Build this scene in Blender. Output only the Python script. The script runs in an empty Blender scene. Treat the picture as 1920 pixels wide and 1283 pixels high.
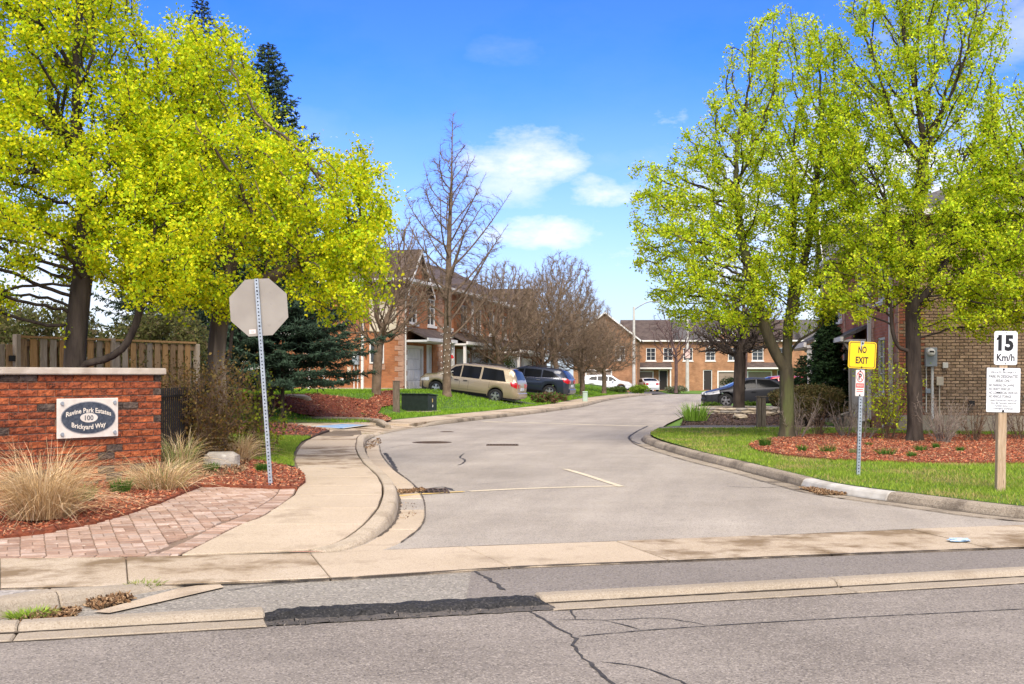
import bpy, bmesh, math, random
import numpy as np
from mathutils import Vector, Matrix, geometry, noise as mnoise
R = math.radians
rng = np.random.default_rng(7)
random.seed(7)
scene = bpy.context.scene
COL = scene.collection

# ------------------------------------------------------------------ camera
CAM_H, HORIZON, FOCAL = 1.55, 706.0, 2200.0        # metres, photo px, photo px (1920 wide)
cam_d = bpy.data.cameras.new('camera')
cam = bpy.data.objects.new('camera', cam_d)
COL.objects.link(cam)
cam.location = (0, 0, CAM_H)
cam.rotation_euler = (R(90), 0, 0)
cam_d.sensor_width = 36.0
cam_d.lens = 36.0 * FOCAL / 1920.0
cam_d.shift_y = (HORIZON - 641.5) / 1920.0
cam_d.clip_start, cam_d.clip_end = 0.1, 6000
scene.camera = cam

# ------------------------------------------------------------------ sky, sun, exposure
SUN_EL, SUN_AZ = R(50), R(172)     # azimuth clockwise from +Y
world = bpy.data.worlds.new('World')
scene.world = world
world.use_nodes = True
def build_sky():
    nt = world.node_tree; N = nt.nodes; L = nt.links
    N.clear()
    out = N.new('ShaderNodeOutputWorld'); bg = N.new('ShaderNodeBackground')
    sky = N.new('ShaderNodeTexSky'); sky.sky_type = 'NISHITA'
    sky.sun_disc = False; sky.sun_elevation = SUN_EL; sky.sun_rotation = SUN_AZ
    sky.air_density = 1.0; sky.dust_density = 0.6; sky.ozone_density = 3.0
    hs = N.new('ShaderNodeHueSaturation'); hs.inputs['Saturation'].default_value = 1.2; hs.inputs['Value'].default_value = 1.0
    gm = N.new('ShaderNodeGamma'); gm.inputs[1].default_value = 1.35; L.new(sky.outputs[0], gm.inputs[0]); L.new(gm.outputs[0], hs.inputs['Color'])
    tc = N.new('ShaderNodeTexCoord')
    sep = N.new('ShaderNodeSeparateXYZ'); L.new(tc.outputs['Generated'], sep.inputs[0])
    def M(op, a, b=None, c=None, clamp=False):
        n = N.new('ShaderNodeMath'); n.operation = op; n.use_clamp = clamp
        for i, q in enumerate((a, b, c)):
            if q is None: continue
            if isinstance(q, (int, float)): n.inputs[i].default_value = q
            else: L.new(q, n.inputs[i])
        return n.outputs[0]
    def noise(vec, scale, detail, rough=0.55):
        n = N.new('ShaderNodeTexNoise'); n.inputs['Scale'].default_value = scale
        n.inputs['Detail'].default_value = detail; n.inputs['Roughness'].default_value = rough
        L.new(vec, n.inputs['Vector']); return n.outputs[0]
    yy = M('MAXIMUM', sep.outputs[1], 0.05)
    a = M('DIVIDE', sep.outputs[0], yy); e = M('DIVIDE', sep.outputs[2], yy)
    front = M('DIVIDE', M('SUBTRACT', sep.outputs[1], 0.25), 0.45, clamp=True)
    mp = N.new('ShaderNodeMapping'); L.new(tc.outputs['Generated'], mp.inputs[0]); mp.inputs['Scale'].default_value = (1, 1, 2.2)
    n1 = noise(mp.outputs[0], 19.0, 8, 0.62)
    n2 = noise(mp.outputs[0], 5.0, 6, 0.6)
    total = None
    for (u, v, wu, wv, amp) in ((980, 295, 95, 50, 0.85), (950, 350, 70, 36, 0.55), (1025, 436, 105, 24, 1.0), (1140, 356, 60, 27, 0.95), (945, 92, 70, 26, 0.10),
                                (1230, 330, 150, 60, 0.10), (1650, 420, 340, 190, 1.0), (170, 520, 280, 190, 0.75), (560, 250, 90, 60, 0.06), (1900, 60, 200, 60, 0.4)):
        ca, ce = (u - 960) / FOCAL, (HORIZON - v) / FOCAL
        da = M('DIVIDE', M('SUBTRACT', a, ca), wu / FOCAL); de = M('DIVIDE', M('SUBTRACT', e, ce), wv / FOCAL)
        d2 = M('ADD', M('MULTIPLY', da, da), M('MULTIPLY', de, de))
        t = M('ADD', M('SUBTRACT', 1.0, M('MULTIPLY', d2, 0.55)), M('MULTIPLY', M('SUBTRACT', n1, 0.5), 3.2))
        t = M('MULTIPLY', M('SMOOTH_MIN', M('MAXIMUM', M('MULTIPLY', t, 0.75), 0.0), 1.0, 0.2), amp)
        t = M('MULTIPLY', M('MAXIMUM', t, 0.0), front)
        total = t if total is None else M('MAXIMUM', total, t)
    # broken cloud added mostly outside the view, to whiten the ambient light
    gen = M('MULTIPLY', M('SUBTRACT', n2, 0.36), 4.5, clamp=True)
    gen = M('MULTIPLY', gen, M('SUBTRACT', 1.0, M('MULTIPLY', front, 0.97)))
    total = M('MAXIMUM', total, M('MULTIPLY', gen, 0.95))
    hz = M('SUBTRACT', 1.0, M('DIVIDE', sep.outputs[2], 0.27), clamp=True)
    hz = M('MULTIPLY', M('POWER', hz, 1.6), 0.92)
    mix = N.new('ShaderNodeMixRGB'); L.new(total, mix.inputs[0]); ml = N.new('ShaderNodeMixRGB'); ml.blend_type = 'MULTIPLY'; ml.inputs[0].default_value = 1.0; ml.inputs[2].default_value = (.37, .43, .74, 1); L.new(hs.outputs[0], ml.inputs[1]); mh = N.new('ShaderNodeMixRGB'); L.new(hz, mh.inputs[0]); L.new(ml.outputs[0], mh.inputs[1]); mh.inputs[2].default_value = (3.9, 4.4, 4.9, 1); L.new(mh.outputs[0], mix.inputs[1])
    mix.inputs[2].default_value = (5.9, 5.8, 5.7, 1)
    L.new(mix.outputs[0], bg.inputs[0]); bg.inputs[1].default_value = 0.05
    L.new(bg.outputs[0], out.inputs[0])
build_sky()
sun_d = bpy.data.lights.new('sun', 'SUN'); sun = bpy.data.objects.new('sun', sun_d); COL.objects.link(sun)
sun_d.energy = 1.5; sun_d.angle = R(44); sun_d.color = (1.0, 0.90, 0.76)
sun.rotation_euler = (R(90) - SUN_EL, 0, math.pi - SUN_AZ)
scene.view_settings.view_transform = 'Standard'; scene.view_settings.look = 'None'
scene.view_settings.exposure = 2.1; scene.view_settings.gamma = 1.0
scene.view_settings.use_curve_mapping = False
scene.cycles.max_bounces = 6; scene.cycles.transparent_max_bounces = 8

# ------------------------------------------------------------------ photo px -> world
def G(u, v, z=0.0):
    s = (v - HORIZON) / (CAM_H - z)
    return np.array(((u - 960) / s, FOCAL / s, z))
def P(u, v, Y):
    s = FOCAL / Y
    return np.array(((u - 960) / s, Y, CAM_H - (v - HORIZON) / s))
def smooth(pts, step):
    """Catmull-Rom through pts, resampled at about `step` metres"""
    p = np.asarray(pts, float); p = np.vstack([2 * p[0] - p[1], p, 2 * p[-1] - p[-2]])
    out = []
    for i in range(1, len(p) - 2):
        n = max(1, int(np.linalg.norm(p[i + 1] - p[i]) / step + .5))
        for k in range(n):
            t = k / n
            out.append(0.5 * (2 * p[i] + (p[i + 1] - p[i - 1]) * t + (2 * p[i - 1] - 5 * p[i] + 4 * p[i + 1] - p[i + 2]) * t * t + (3 * p[i] - p[i - 1] - 3 * p[i + 1] + p[i + 2]) * t ** 3))
    out.append(p[-2]); return np.array(out)
def sstep(x, a, b):
    t = np.clip((np.asarray(x, float) - a) / (b - a), 0, 1); return t * t * (3 - 2 * t)
def in_poly(pts, poly):
    pts = np.asarray(pts); poly = np.asarray(poly); x, y = pts[:, 0], pts[:, 1]
    ins = np.zeros(len(pts), bool); j = len(poly) - 1
    for i in range(len(poly)):
        xi, yi, xj, yj = poly[i, 0], poly[i, 1], poly[j, 0], poly[j, 1]
        c = ((yi > y) != (yj > y)) & (x < (xj - xi) * (y - yi) / (yj - yi + 1e-12) + xi)
        ins ^= c; j = i
    return ins

# ------------------------------------------------------------------ materials
MATS = {}
def mat(name, c1, c2=None, scale=6.0, rough=0.85, bump=0.0, bscale=60.0, metal=0.0, c3=None, s3=60.0, f3=0.5, spec=0.3, stretch=None, objrand=0.0, detail=5, coord='Object', coat=0.0, lo=0.35, hi=0.65):
    """c1..c2 by a broad noise, c3 as fine speckle, optional per-object brightness variation and bump"""
    if name in MATS: return MATS[name]
    m = bpy.data.materials.new(name); m.use_nodes = True; MATS[name] = m
    nt = m.node_tree; N = nt.nodes; L = nt.links; b = N['Principled BSDF']
    b.inputs['Roughness'].default_value = rough; b.inputs['Metallic'].default_value = metal
    b.inputs['Specular IOR Level'].default_value = spec; b.inputs['Coat Weight'].default_value = coat
    tc = N.new('ShaderNodeTexCoord'); vec = tc.outputs[coord]
    if stretch:
        mp = N.new('ShaderNodeMapping'); mp.inputs['Scale'].default_value = stretch; L.new(vec, mp.inputs[0]); vec = mp.outputs[0]
    if objrand or c2:
        oi = N.new('ShaderNodeObjectInfo')
    def noise(sc, det=detail):
        n = N.new('ShaderNodeTexNoise'); n.noise_dimensions = '4D'; n.inputs['Scale'].default_value = sc; n.inputs['Detail'].default_value = det
        L.new(vec, n.inputs['Vector'])
        if objrand:
            mm = N.new('ShaderNodeMath'); mm.operation = 'MULTIPLY'; mm.inputs[1].default_value = 37; L.new(oi.outputs['Random'], mm.inputs[0]); L.new(mm.outputs[0], n.inputs['W'])
        return n.outputs[0]
    if c2 is None:
        col = None; b.inputs['Base Color'].default_value = (*c1, 1)
    else:
        r = N.new('ShaderNodeValToRGB'); r.color_ramp.elements[0].position = lo; r.color_ramp.elements[1].position = hi
        r.color_ramp.elements[0].color = (*c1, 1); r.color_ramp.elements[1].color = (*c2, 1)
        L.new(noise(scale), r.inputs[0]); col = r.outputs[0]
        if c3:
            r2 = N.new('ShaderNodeValToRGB'); r2.color_ramp.elements[0].position = f3; r2.color_ramp.elements[1].position = min(1, f3 + .12)
            L.new(noise(s3, 2), r2.inputs[0])
            mx = N.new('ShaderNodeMixRGB'); L.new(r2.outputs[0], mx.inputs[0]); L.new(col, mx.inputs[1]); mx.inputs[2].default_value = (*c3, 1); col = mx.outputs[0]
        if objrand:
            mr = N.new('ShaderNodeMapRange'); mr.inputs[3].default_value = 1 - objrand; mr.inputs[4].default_value = 1 + objrand; L.new(oi.outputs['Random'], mr.inputs[0])
            mx = N.new('ShaderNodeMixRGB'); mx.blend_type = 'MULTIPLY'; mx.inputs[0].default_value = 1; L.new(col, mx.inputs[1]); L.new(mr.outputs[0], mx.inputs[2]); col = mx.outputs[0]
        L.new(col, b.inputs['Base Color'])
    if bump:
        bp = N.new('ShaderNodeBump'); bp.inputs['Strength'].default_value = min(1, bump); bp.inputs['Distance'].default_value = 0.02 if bump <= 1 else .02 * bump
        L.new(noise(bscale, 4), bp.inputs['Height']); L.new(bp.outputs[0], b.inputs['Normal'])
    return m

def mat_brick(name, ca, cb, mortar, bw=0.22, bh=0.075, ms=0.010, rough=0.9, dark=None, var=0.5):
    if name in MATS: return MATS[name]
    m = bpy.data.materials.new(name); m.use_nodes = True; MATS[name] = m
    nt = m.node_tree; N = nt.nodes; L = nt.links; b = N['Principled BSDF']; b.inputs['Roughness'].default_value = rough; b.inputs['Specular IOR Level'].default_value = .2
    uv = N.new('ShaderNodeUVMap'); br = N.new('ShaderNodeTexBrick'); L.new(uv.outputs[0], br.inputs['Vector'])
    br.inputs['Scale'].default_value = 1; br.inputs['Brick Width'].default_value = bw; br.inputs['Row Height'].default_value = bh; br.inputs['Mortar Size'].default_value = ms / 2
    br.inputs['Color1'].default_value = (*ca, 1); br.inputs['Color2'].default_value = (*cb, 1); br.inputs['Mortar'].default_value = (*mortar, 1); br.inputs['Bias'].default_value = -0.1
    n = N.new('ShaderNodeTexNoise'); n.inputs['Scale'].default_value = 1.3; n.inputs['Detail'].default_value = 6; L.new(uv.outputs[0], n.inputs['Vector'])
    mr = N.new('ShaderNodeMapRange'); mr.inputs[1].default_value = .3; mr.inputs[2].default_value = .7; mr.inputs[3].default_value = 1 - var * .5; mr.inputs[4].default_value = 1 + var * .5; L.new(n.outputs[0], mr.inputs[0])
    mx = N.new('ShaderNodeMixRGB'); mx.blend_type = 'MULTIPLY'; mx.inputs[0].default_value = 1; L.new(br.outputs[0], mx.inputs[1]); L.new(mr.outputs[0], mx.inputs[2])
    L.new(mx.outputs[0], b.inputs['Base Color'])
    bp = N.new('ShaderNodeBump'); bp.inputs['Strength'].default_value = .5; bp.inputs['Distance'].default_value = .01; bp.invert = True; L.new(br.outputs['Fac'], bp.inputs['Height']); L.new(bp.outputs[0], b.inputs['Normal'])
    return m

def mat_leaf(name, rough=0.6, trans=0.35):
    """colour comes from the per-leaf attribute 'tint' (each leaf's own pigment)"""
    if name in MATS: return MATS[name]
    m = bpy.data.materials.new(name); m.use_nodes = True; MATS[name] = m
    nt = m.node_tree; N = nt.nodes; L = nt.links; b = N['Principled BSDF']; out = N['Material Output']
    at = N.new('ShaderNodeAttribute'); at.attribute_name = 'tint'
    b.inputs['Roughness'].default_value = rough; b.inputs['Specular IOR Level'].default_value = .25
    L.new(at.outputs[0], b.inputs['Base Color'])
    if trans:
        t = N.new('ShaderNodeBsdfTranslucent'); L.new(at.outputs[0], t.inputs[0]); mx = N.new('ShaderNodeMixShader'); mx.inputs[0].default_value = trans
        L.new(b.outputs[0], mx.inputs[1]); L.new(t.outputs[0], mx.inputs[2]); L.new(mx.outputs[0], out.inputs[0])
    return m

def mat_ground(name, base, base2, stone, dark, agg=110.0, stain=(0.6, 0.25), rough=0.9, bump=0.5, lane=None):
    """asphalt / concrete with visible aggregate, broad wear patches and dark specks"""
    if name in MATS: return MATS[name]
    m = bpy.data.materials.new(name); m.use_nodes = True; MATS[name] = m
    nt = m.node_tree; N = nt.nodes; L = nt.links; b = N['Principled BSDF']; b.inputs['Roughness'].default_value = rough; b.inputs['Specular IOR Level'].default_value = .25
    g = N.new('ShaderNodeNewGeometry'); vec = g.outputs['Position']
    def noise(sc, det, ro=.55):
        n = N.new('ShaderNodeTexNoise'); n.inputs['Scale'].default_value = sc; n.inputs['Detail'].default_value = det; n.inputs['Roughness'].default_value = ro; L.new(vec, n.inputs['Vector']); return n.outputs[0]
    def ramp(f, p0, p1, c0=(0, 0, 0), c1=(1, 1, 1)):
        r = N.new('ShaderNodeValToRGB'); e = r.color_ramp.elements; e[0].position = p0; e[1].position = p1; e[0].color = (*c0, 1); e[1].color = (*c1, 1); L.new(f, r.inputs[0]); return r.outputs[0]
    def mix(f, a, c):
        x = N.new('ShaderNodeMixRGB'); L.new(f, x.inputs[0]); L.new(a, x.inputs[1]); x.inputs[2].default_value = (*c, 1); return x.outputs[0]
    col = ramp(noise(0.45, 8, .68), .36, .64, base, base2)
    vo = N.new('ShaderNodeTexVoronoi'); vo.inputs['Scale'].default_value = agg; L.new(vec, vo.inputs['Vector'])
    sp = N.new('ShaderNodeSeparateColor'); L.new(vo.outputs['Color'], sp.inputs[0])
    col = mix(ramp(sp.outputs[0], .62, 1.0, (0, 0, 0), (.6, .6, .6)), col, stone)
    col = mix(ramp(sp.outputs[1], .66, 1.0, (0, 0, 0), (.6, .6, .6)), col, dark)
    if lane is not None:            # wheel-worn tracks and grime drawn out along the traffic
        m0 = N.new('ShaderNodeMapping'); m0.inputs['Rotation'].default_value = (0, 0, -lane); L.new(vec, m0.inputs[0]); mp = N.new('ShaderNodeMapping'); mp.inputs['Scale'].default_value = (.14, 1.1, 1); L.new(m0.outputs[0], mp.inputs[0])
        n = N.new('ShaderNodeTexNoise'); n.inputs['Scale'].default_value = 1.0; n.inputs['Detail'].default_value = 5; n.inputs['Roughness'].default_value = .6; L.new(mp.outputs[0], n.inputs['Vector'])
        w = ramp(n.outputs[0], .32, .68, (.84, .835, .83), (1.08, 1.075, 1.06)); x = N.new('ShaderNodeMixRGB'); x.blend_type = 'MULTIPLY'; x.inputs[0].default_value = 1; L.new(col, x.inputs[1]); L.new(w, x.inputs[2]); col = x.outputs[0]
        d = ramp(noise(5.5, 3, .6), .70, .76); k0 = N.new('ShaderNodeMath'); k0.operation = 'MULTIPLY'; k0.inputs[1].default_value = .35; L.new(d, k0.inputs[0]); col = mix(k0.outputs[0], col, dark)
    # stains with a shape of their own
    st = ramp(noise(1.6, 5, .65), stain[0], stain[0] + .14)
    k = N.new('ShaderNodeMath'); k.operation = 'MULTIPLY'; k.inputs[1].default_value = stain[1]; L.new(st, k.inputs[0])
    col = mix(k.outputs[0], col, dark)
    L.new(col, b.inputs['Base Color'])
    bp = N.new('ShaderNodeBump'); bp.inputs['Strength'].default_value = bump; bp.inputs['Distance'].default_value = .006; L.new(vo.outputs['Distance'], bp.inputs['Height']); L.new(bp.outputs[0], b.inputs['Normal'])
    return m

def mat_glass(name, col=(.02, .025, .03), rough=.06):
    return mat(name, col, rough=rough, spec=.7)

# ------------------------------------------------------------------ objects
def tag(o, label=None, cat=None, group=None, kind=None):
    if label: o['label'] = label
    if cat: o['category'] = cat
    if group: o['group'] = group
    if kind: o['kind'] = kind
    return o
def empty(name, loc=(0, 0, 0), rz=0.0, parent=None, tilt=None):
    o = bpy.data.objects.new(name, None); COL.objects.link(o); o.location = tuple(float(q) for q in loc)
    o.rotation_euler = (0, 0, rz) if tilt is None else (tilt[0], tilt[1], rz)
    o.parent = parent; o.empty_display_size = .2
    return o
def thing(name, label, cat, loc, rz=0.0, group=None, tilt=None):
    return tag(empty(name, loc, rz, tilt=tilt), label, cat, group)
def link(name, me, parent=None, loc=None, rot=None):
    o = bpy.data.objects.new(name, me); COL.objects.link(o); o.parent = parent
    if loc is not None: o.location = tuple(float(q) for q in loc)
    if rot is not None: o.rotation_euler = rot
    return o
def copy_tree(o, parent=None):
    c = o.copy(); COL.objects.link(c); c.parent = parent
    for ch in list(o.children): copy_tree(ch, c)
    return c

class MB:
    """collects pieces of ONE mesh; every piece has its material"""
    def __init__(s): s.V = []; s.F = []; s.FM = []; s.mats = []; s.n = 0; s.T = None
    def mi(s, m):
        if m not in s.mats: s.mats.append(m)
        return s.mats.index(m)
    def add(s, v, f, m):
        v = np.asarray(v, float)
        if s.T is not None: v = v @ np.array(s.T.to_3x3()).T + np.array(s.T.translation)
        s.V.append(v); k = s.mi(m)
        for q in f: s.F.append([int(i) + s.n for i in q]); s.FM.append(k)
        s.n += len(v); return s
    def box(s, x0, x1, y0, y1, z0, z1, m):
        v = [(x, y, z) for z in (z0, z1) for y in (y0, y1) for x in (x0, x1)]
        return s.add(v, [(0, 2, 3, 1), (4, 5, 7, 6), (0, 1, 5, 4), (2, 6, 7, 3), (0, 4, 6, 2), (1, 3, 7, 5)], m)
    def cyl(s, p0, p1, r0, r1=None, n=10, m=None, caps=True):
        return s.tube([p0, p1], [r0, r0 if r1 is None else r1], n, m, caps)
    def tube(s, pts, rad, n, m, caps=True):
        pts = np.asarray(pts, float); rad = np.broadcast_to(np.asarray(rad, float), (len(pts),))
        v = tube_rings(pts, rad, n); k = len(pts)
        f = [(i * n + j, i * n + (j + 1) % n, (i + 1) * n + (j + 1) % n, (i + 1) * n + j) for i in range(k - 1) for j in range(n)]
        if caps: f += [tuple(range(n - 1, -1, -1)), tuple((k - 1) * n + j for j in range(n))]
        return s.add(v, f, m)
    def prism(s, poly, d0, d1, m, axes=(0, 2, 1)):
        """polygon given in two axes, extruded along the third from d0 to d1"""
        n = len(poly); v = np.zeros((2 * n, 3))
        for i, (a, b) in enumerate(poly):
            v[i, axes[0]] = v[n + i, axes[0]] = a; v[i, axes[1]] = v[n + i, axes[1]] = b
        v[:n, axes[2]] = d0; v[n:, axes[2]] = d1
        f = [tuple(range(n)), tuple(range(2 * n - 1, n - 1, -1))] + [(i, i + n, (i + 1) % n + n, (i + 1) % n) for i in range(n)]
        return s.add(v, f, m)
    def lathe(s, prof, n, m, axis=2, c=(0, 0, 0), closed=False):
        """profile of (radius, height) revolved about an axis through c"""
        v = []
        o = [(0, 1, 2), (1, 2, 0), (0, 2, 1)][[2, 0, 1].index(axis)]
        for r, h in prof:
            for j in range(n):
                t = 2 * math.pi * j / n; q = [0, 0, 0]; q[o[0]] = r * math.cos(t) + c[o[0]]; q[o[1]] = r * math.sin(t) + c[o[1]]; q[o[2]] = h + c[o[2]]; v.append(q)
        k = len(prof); f = [(i * n + j, i * n + (j + 1) % n, (i + 1) * n + (j + 1) % n, (i + 1) * n + j) for i in range(k - 1) for j in range(n)]
        if closed: f += [((k - 1) * n + j, (k - 1) * n + (j + 1) % n, (j + 1) % n, j) for j in range(n)]
        else: f += [tuple(range(n - 1, -1, -1)), tuple((k - 1) * n + j for j in range(n))]
        return s.add(v, f, m)
    def mesh(s, name, bevel=0, smooth=False, fixn=True, seg=1):
        me = bpy.data.meshes.new(name)
        V = np.vstack(s.V) if s.V else np.zeros((0, 3))
        me.from_pydata(V.tolist(), [], s.F)
        for m in s.mats: me.materials.append(m)
        me.polygons.foreach_set('material_index', s.FM)
        if fixn or bevel:
            bm = bmesh.new(); bm.from_mesh(me)
            if fixn: bmesh.ops.recalc_face_normals(bm, faces=bm.faces)
            if bevel: bmesh.ops.bevel(bm, geom=[e for e in bm.edges if e.is_manifold and e.calc_face_angle(0) > .4], offset=bevel, segments=seg, affect='EDGES', clamp_overlap=True)
            bm.to_mesh(me); bm.free()
        if smooth: me.polygons.foreach_set('use_smooth', [True] * len(me.polygons))
        me.update(); auto_uv(me); return me
    def build(s, name, parent=None, loc=None, rot=None, **k):
        return link(name, s.mesh(name, **k), parent, loc, rot)

def auto_uv(me):
    """metres along the face horizontally, metres up the face"""
    if not len(me.polygons): return
    uv = me.uv_layers.new(name='UVMap'); nl = len(me.loops)
    co = np.empty(len(me.vertices) * 3, np.float32); me.vertices.foreach_get('co', co); co = co.reshape(-1, 3)
    vi = np.empty(nl, np.int32); me.loops.foreach_get('vertex_index', vi)
    nrm = np.empty(len(me.polygons) * 3, np.float32); me.polygons.foreach_get('normal', nrm); nrm = nrm.reshape(-1, 3)
    lt = np.empty(len(me.polygons), np.int32); me.polygons.foreach_get('loop_total', lt)
    n = np.repeat(nrm, lt, axis=0); t = np.stack([-n[:, 1], n[:, 0], np.zeros(nl)], 1); ln = np.linalg.norm(t, axis=1)
    flat = ln < .05; t[flat] = (1, 0, 0); t[~flat] /= ln[~flat, None]
    b = np.cross(n, t); p = co[vi]
    uv.data.foreach_set('uv', np.stack([(p * t).sum(1), (p * b).sum(1)], 1).astype(np.float32).ravel())

def tube_rings(pts, rad, n):
    d = np.gradient(pts, axis=0) if len(pts) > 2 else np.repeat(pts[1:] - pts[:-1], 2, 0)
    d = d / (np.linalg.norm(d, axis=1, keepdims=True) + 1e-9)
    ref = np.array((0., 0, 1)) if abs(d[0, 2]) < .9 else np.array((1., 0, 0))
    out = np.empty((len(pts), n, 3)); a = np.arange(n) * 2 * math.pi / n; ca, sa = np.cos(a)[:, None], np.sin(a)[:, None]
    x = np.cross(ref, d[0])
    for i in range(len(pts)):
        x = x - d[i] * (x @ d[i]); x /= np.linalg.norm(x) + 1e-9; y = np.cross(d[i], x)
        out[i] = pts[i] + rad[i] * (ca * x + sa * y)
    return out.reshape(-1, 3)

def raw_mesh(name, v, f, m, tint=None, smooth=False, fsize=None):
    """fast mesh from numpy arrays: f is (N,3) or (N,4); tint is one colour per vertex"""
    me = bpy.data.meshes.new(name); v = np.ascontiguousarray(v, np.float32); f = np.ascontiguousarray(f, np.int32); k = f.shape[1]
    me.vertices.add(len(v)); me.vertices.foreach_set('co', v.ravel())
    me.loops.add(f.size); me.loops.foreach_set('vertex_index', f.ravel())
    me.polygons.add(len(f)); me.polygons.foreach_set('loop_start', np.arange(len(f), dtype=np.int32) * k)
    if smooth: me.polygons.foreach_set('use_smooth', np.ones(len(f), bool))
    if tint is not None:
        a = me.color_attributes.new('tint', 'FLOAT_COLOR', 'POINT'); c = np.ones((len(v), 4), np.float32); c[:, :3] = tint; a.data.foreach_set('color', c.ravel())
    me.materials.append(m); me.update(calc_edges=True); return me

def drape(name, poly, zf, step, m, parent=None, kind=None, skirt=0.0):
    """sheet over polygon `poly` (xy) whose height is zf(x, y); skirt turns its rim down"""
    poly = np.asarray(poly, float)[:, :2]
    lo, hi = poly.min(0), poly.max(0)
    gx, gy = np.meshgrid(np.arange(lo[0], hi[0], step), np.arange(lo[1], hi[1], step)); g = np.stack([gx.ravel(), gy.ravel()], 1)
    g = g[in_poly(g, poly)] if len(g) else g
    if len(g):
        d = np.min(np.linalg.norm(g[:, None] - poly[None], axis=2), axis=1); g = g[d > step * .35]
    pts = [Vector(p) for p in poly] + [Vector(p) for p in g]; n = len(poly)
    vo, eo, fo, *_ = geometry.delaunay_2d_cdt(pts, [(i, (i + 1) % n) for i in range(n)], [], 1, 1e-5)
    xy = np.array([(q.x, q.y) for q in vo]); z = np.array([zf(a, b) for a, b in xy])
    me = bpy.data.meshes.new(name); V = [(a, b, c) for (a, b), c in zip(xy, z)]; F = [tuple(f) for f in fo]
    if skirt:
        bm = bmesh.new(); bv = [bm.verts.new(v) for v in V]
        for f in F:
            try: bm.faces.new([bv[i] for i in f])
            except ValueError: pass
        be = [e for e in bm.edges if len(e.link_faces) == 1]
        r = bmesh.ops.extrude_edge_only(bm, edges=be)
        for q in r['geom']:
            if isinstance(q, bmesh.types.BMVert): q.co.z -= skirt
        bmesh.ops.recalc_face_normals(bm, faces=bm.faces); bm.to_mesh(me); bm.free()
    else:
        me.from_pydata(V, [], F)
    me.materials.append(m); me.update(); auto_uv(me)
    o = link(name, me, parent)
    if kind: o['kind'] = kind
    if len(me.polygons) and sum(p.normal.z for p in me.polygons) < 0: me.flip_normals()
    return o

def text_geo(body, size, font_bold=0.0, spacing=1.0, sx=1.0, ext=0.0008):
    """vertices (x right, y up, z towards the reader) and faces of a line of lettering, centred on its x extent, baseline at 0"""
    c = bpy.data.curves.new('lettering', 'FONT'); c.body = body; c.size = size; c.offset = font_bold; c.space_character = spacing; c.extrude = ext; c.resolution_u = 3
    o = bpy.data.objects.new('lettering', c); COL.objects.link(o)
    dg = bpy.context.evaluated_depsgraph_get(); me = bpy.data.meshes.new_from_object(o.evaluated_get(dg))
    v = np.empty(len(me.vertices) * 3); me.vertices.foreach_get('co', v); v = v.reshape(-1, 3); f = [tuple(p.vertices) for p in me.polygons]
    bpy.data.objects.remove(o); bpy.data.curves.remove(c); bpy.data.meshes.remove(me)
    if len(v): v[:, 0] -= (v[:, 0].min() + v[:, 0].max()) / 2; v[:, 0] *= sx
    return v, f
# ================================================================== GROUND
asph_main = mat_ground('asphalt_road', (.165, .143, .122), (.25, .22, .19), (.42, .37, .32), (.035, .032, .03), 95, (.62, .25), lane=R(15))
asph_side = mat_ground('asphalt_street', (.285, .25, .208), (.375, .333, .282), (.46, .41, .35), (.09, .082, .075), 105, (.60, .22), lane=R(80))
asph_apron = mat_ground('asphalt_apron', (.205, .185, .155), (.25, .23, .195), (.48, .43, .36), (.07, .06, .05), 70, (.64, .2))
asph_dark = mat_ground('asphalt_patch', (.175, .152, .13), (.21, .184, .158), (.30, .27, .25), (.04, .037, .035), 85, (.6, .2))
asph_black = mat_ground('asphalt_fresh', (.016, .016, .016), (.028, .027, .026), (.075, .07, .066), (.004, .004, .004), 80, (.6, .2), .75, .9)
asph_skirt = mat_ground('asphalt_skirt', (.06, .054, .048), (.115, .103, .091), (.16, .13, .1), (.012, .011, .01), 60, (.6, .2), .9, .8)
asph_drive = mat_ground('asphalt_drive', (.07, .066, .068), (.1, .095, .094), (.17, .16, .155), (.03, .03, .03), 70, (.6, .3))
conc = mat_ground('concrete_walk', (.40, .32, .225), (.48, .39, .285), (.54, .45, .34), (.22, .165, .11), 150, (.56, .55), .88, .18)
conc_wet = mat_ground('concrete_stained', (.36, .28, .19), (.48, .40, .30), (.54, .45, .34), (.17, .115, .06), 150, (.47, .9), .8, .18)
conc_curb = mat_ground('concrete_curb', (.27, .225, .165), (.345, .29, .22), (.42, .36, .28), (.2, .15, .1), 120, (.58, .5), .9, .35)
conc_kerb2 = mat_ground('concrete_kerb_pale', (.36, .295, .21), (.45, .375, .28), (.52, .44, .34), (.17, .125, .08), 110, (.55, .6), .9, .3)
conc_old = mat_ground('concrete_old', (.25, .205, .15), (.36, .3, .225), (.45, .4, .32), (.08, .062, .045), 90, (.5, .65), .92, .6)
paint_white = mat('paint_white', (.36, .335, .29), (.52, .5, .45), 5, .85, .2, 80, c3=(.25, .2, .15), s3=14, f3=.66)
paint_yellow = mat('paint_yellow_worn', (.52, .44, .31), (.62, .53, .38), 4, .85, .2, 90, c3=(.3, .27, .23), s3=45, f3=.56)
paint_amber = mat('paint_amber_worn', (.62, .40, .07), (.55, .4, .16), 4, .85, 0, 90, c3=(.3, .27, .23), s3=45, f3=.55)
paint_red = mat('paint_red_spray', (.62, .16, .11), (.6, .27, .2), 8, .9)
paint_blue = mat('paint_blue_worn', (.16, .28, .46), (.22, .34, .5), 5, .85, c3=(.42, .44, .46), s3=22, f3=.58)
tar = mat('tar', (.035, .032, .03), (.06, .055, .05), 20, .8)
joint_dirt = mat('joint_dirt', (.07, .055, .04), (.12, .095, .07), 12, .95)
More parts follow.
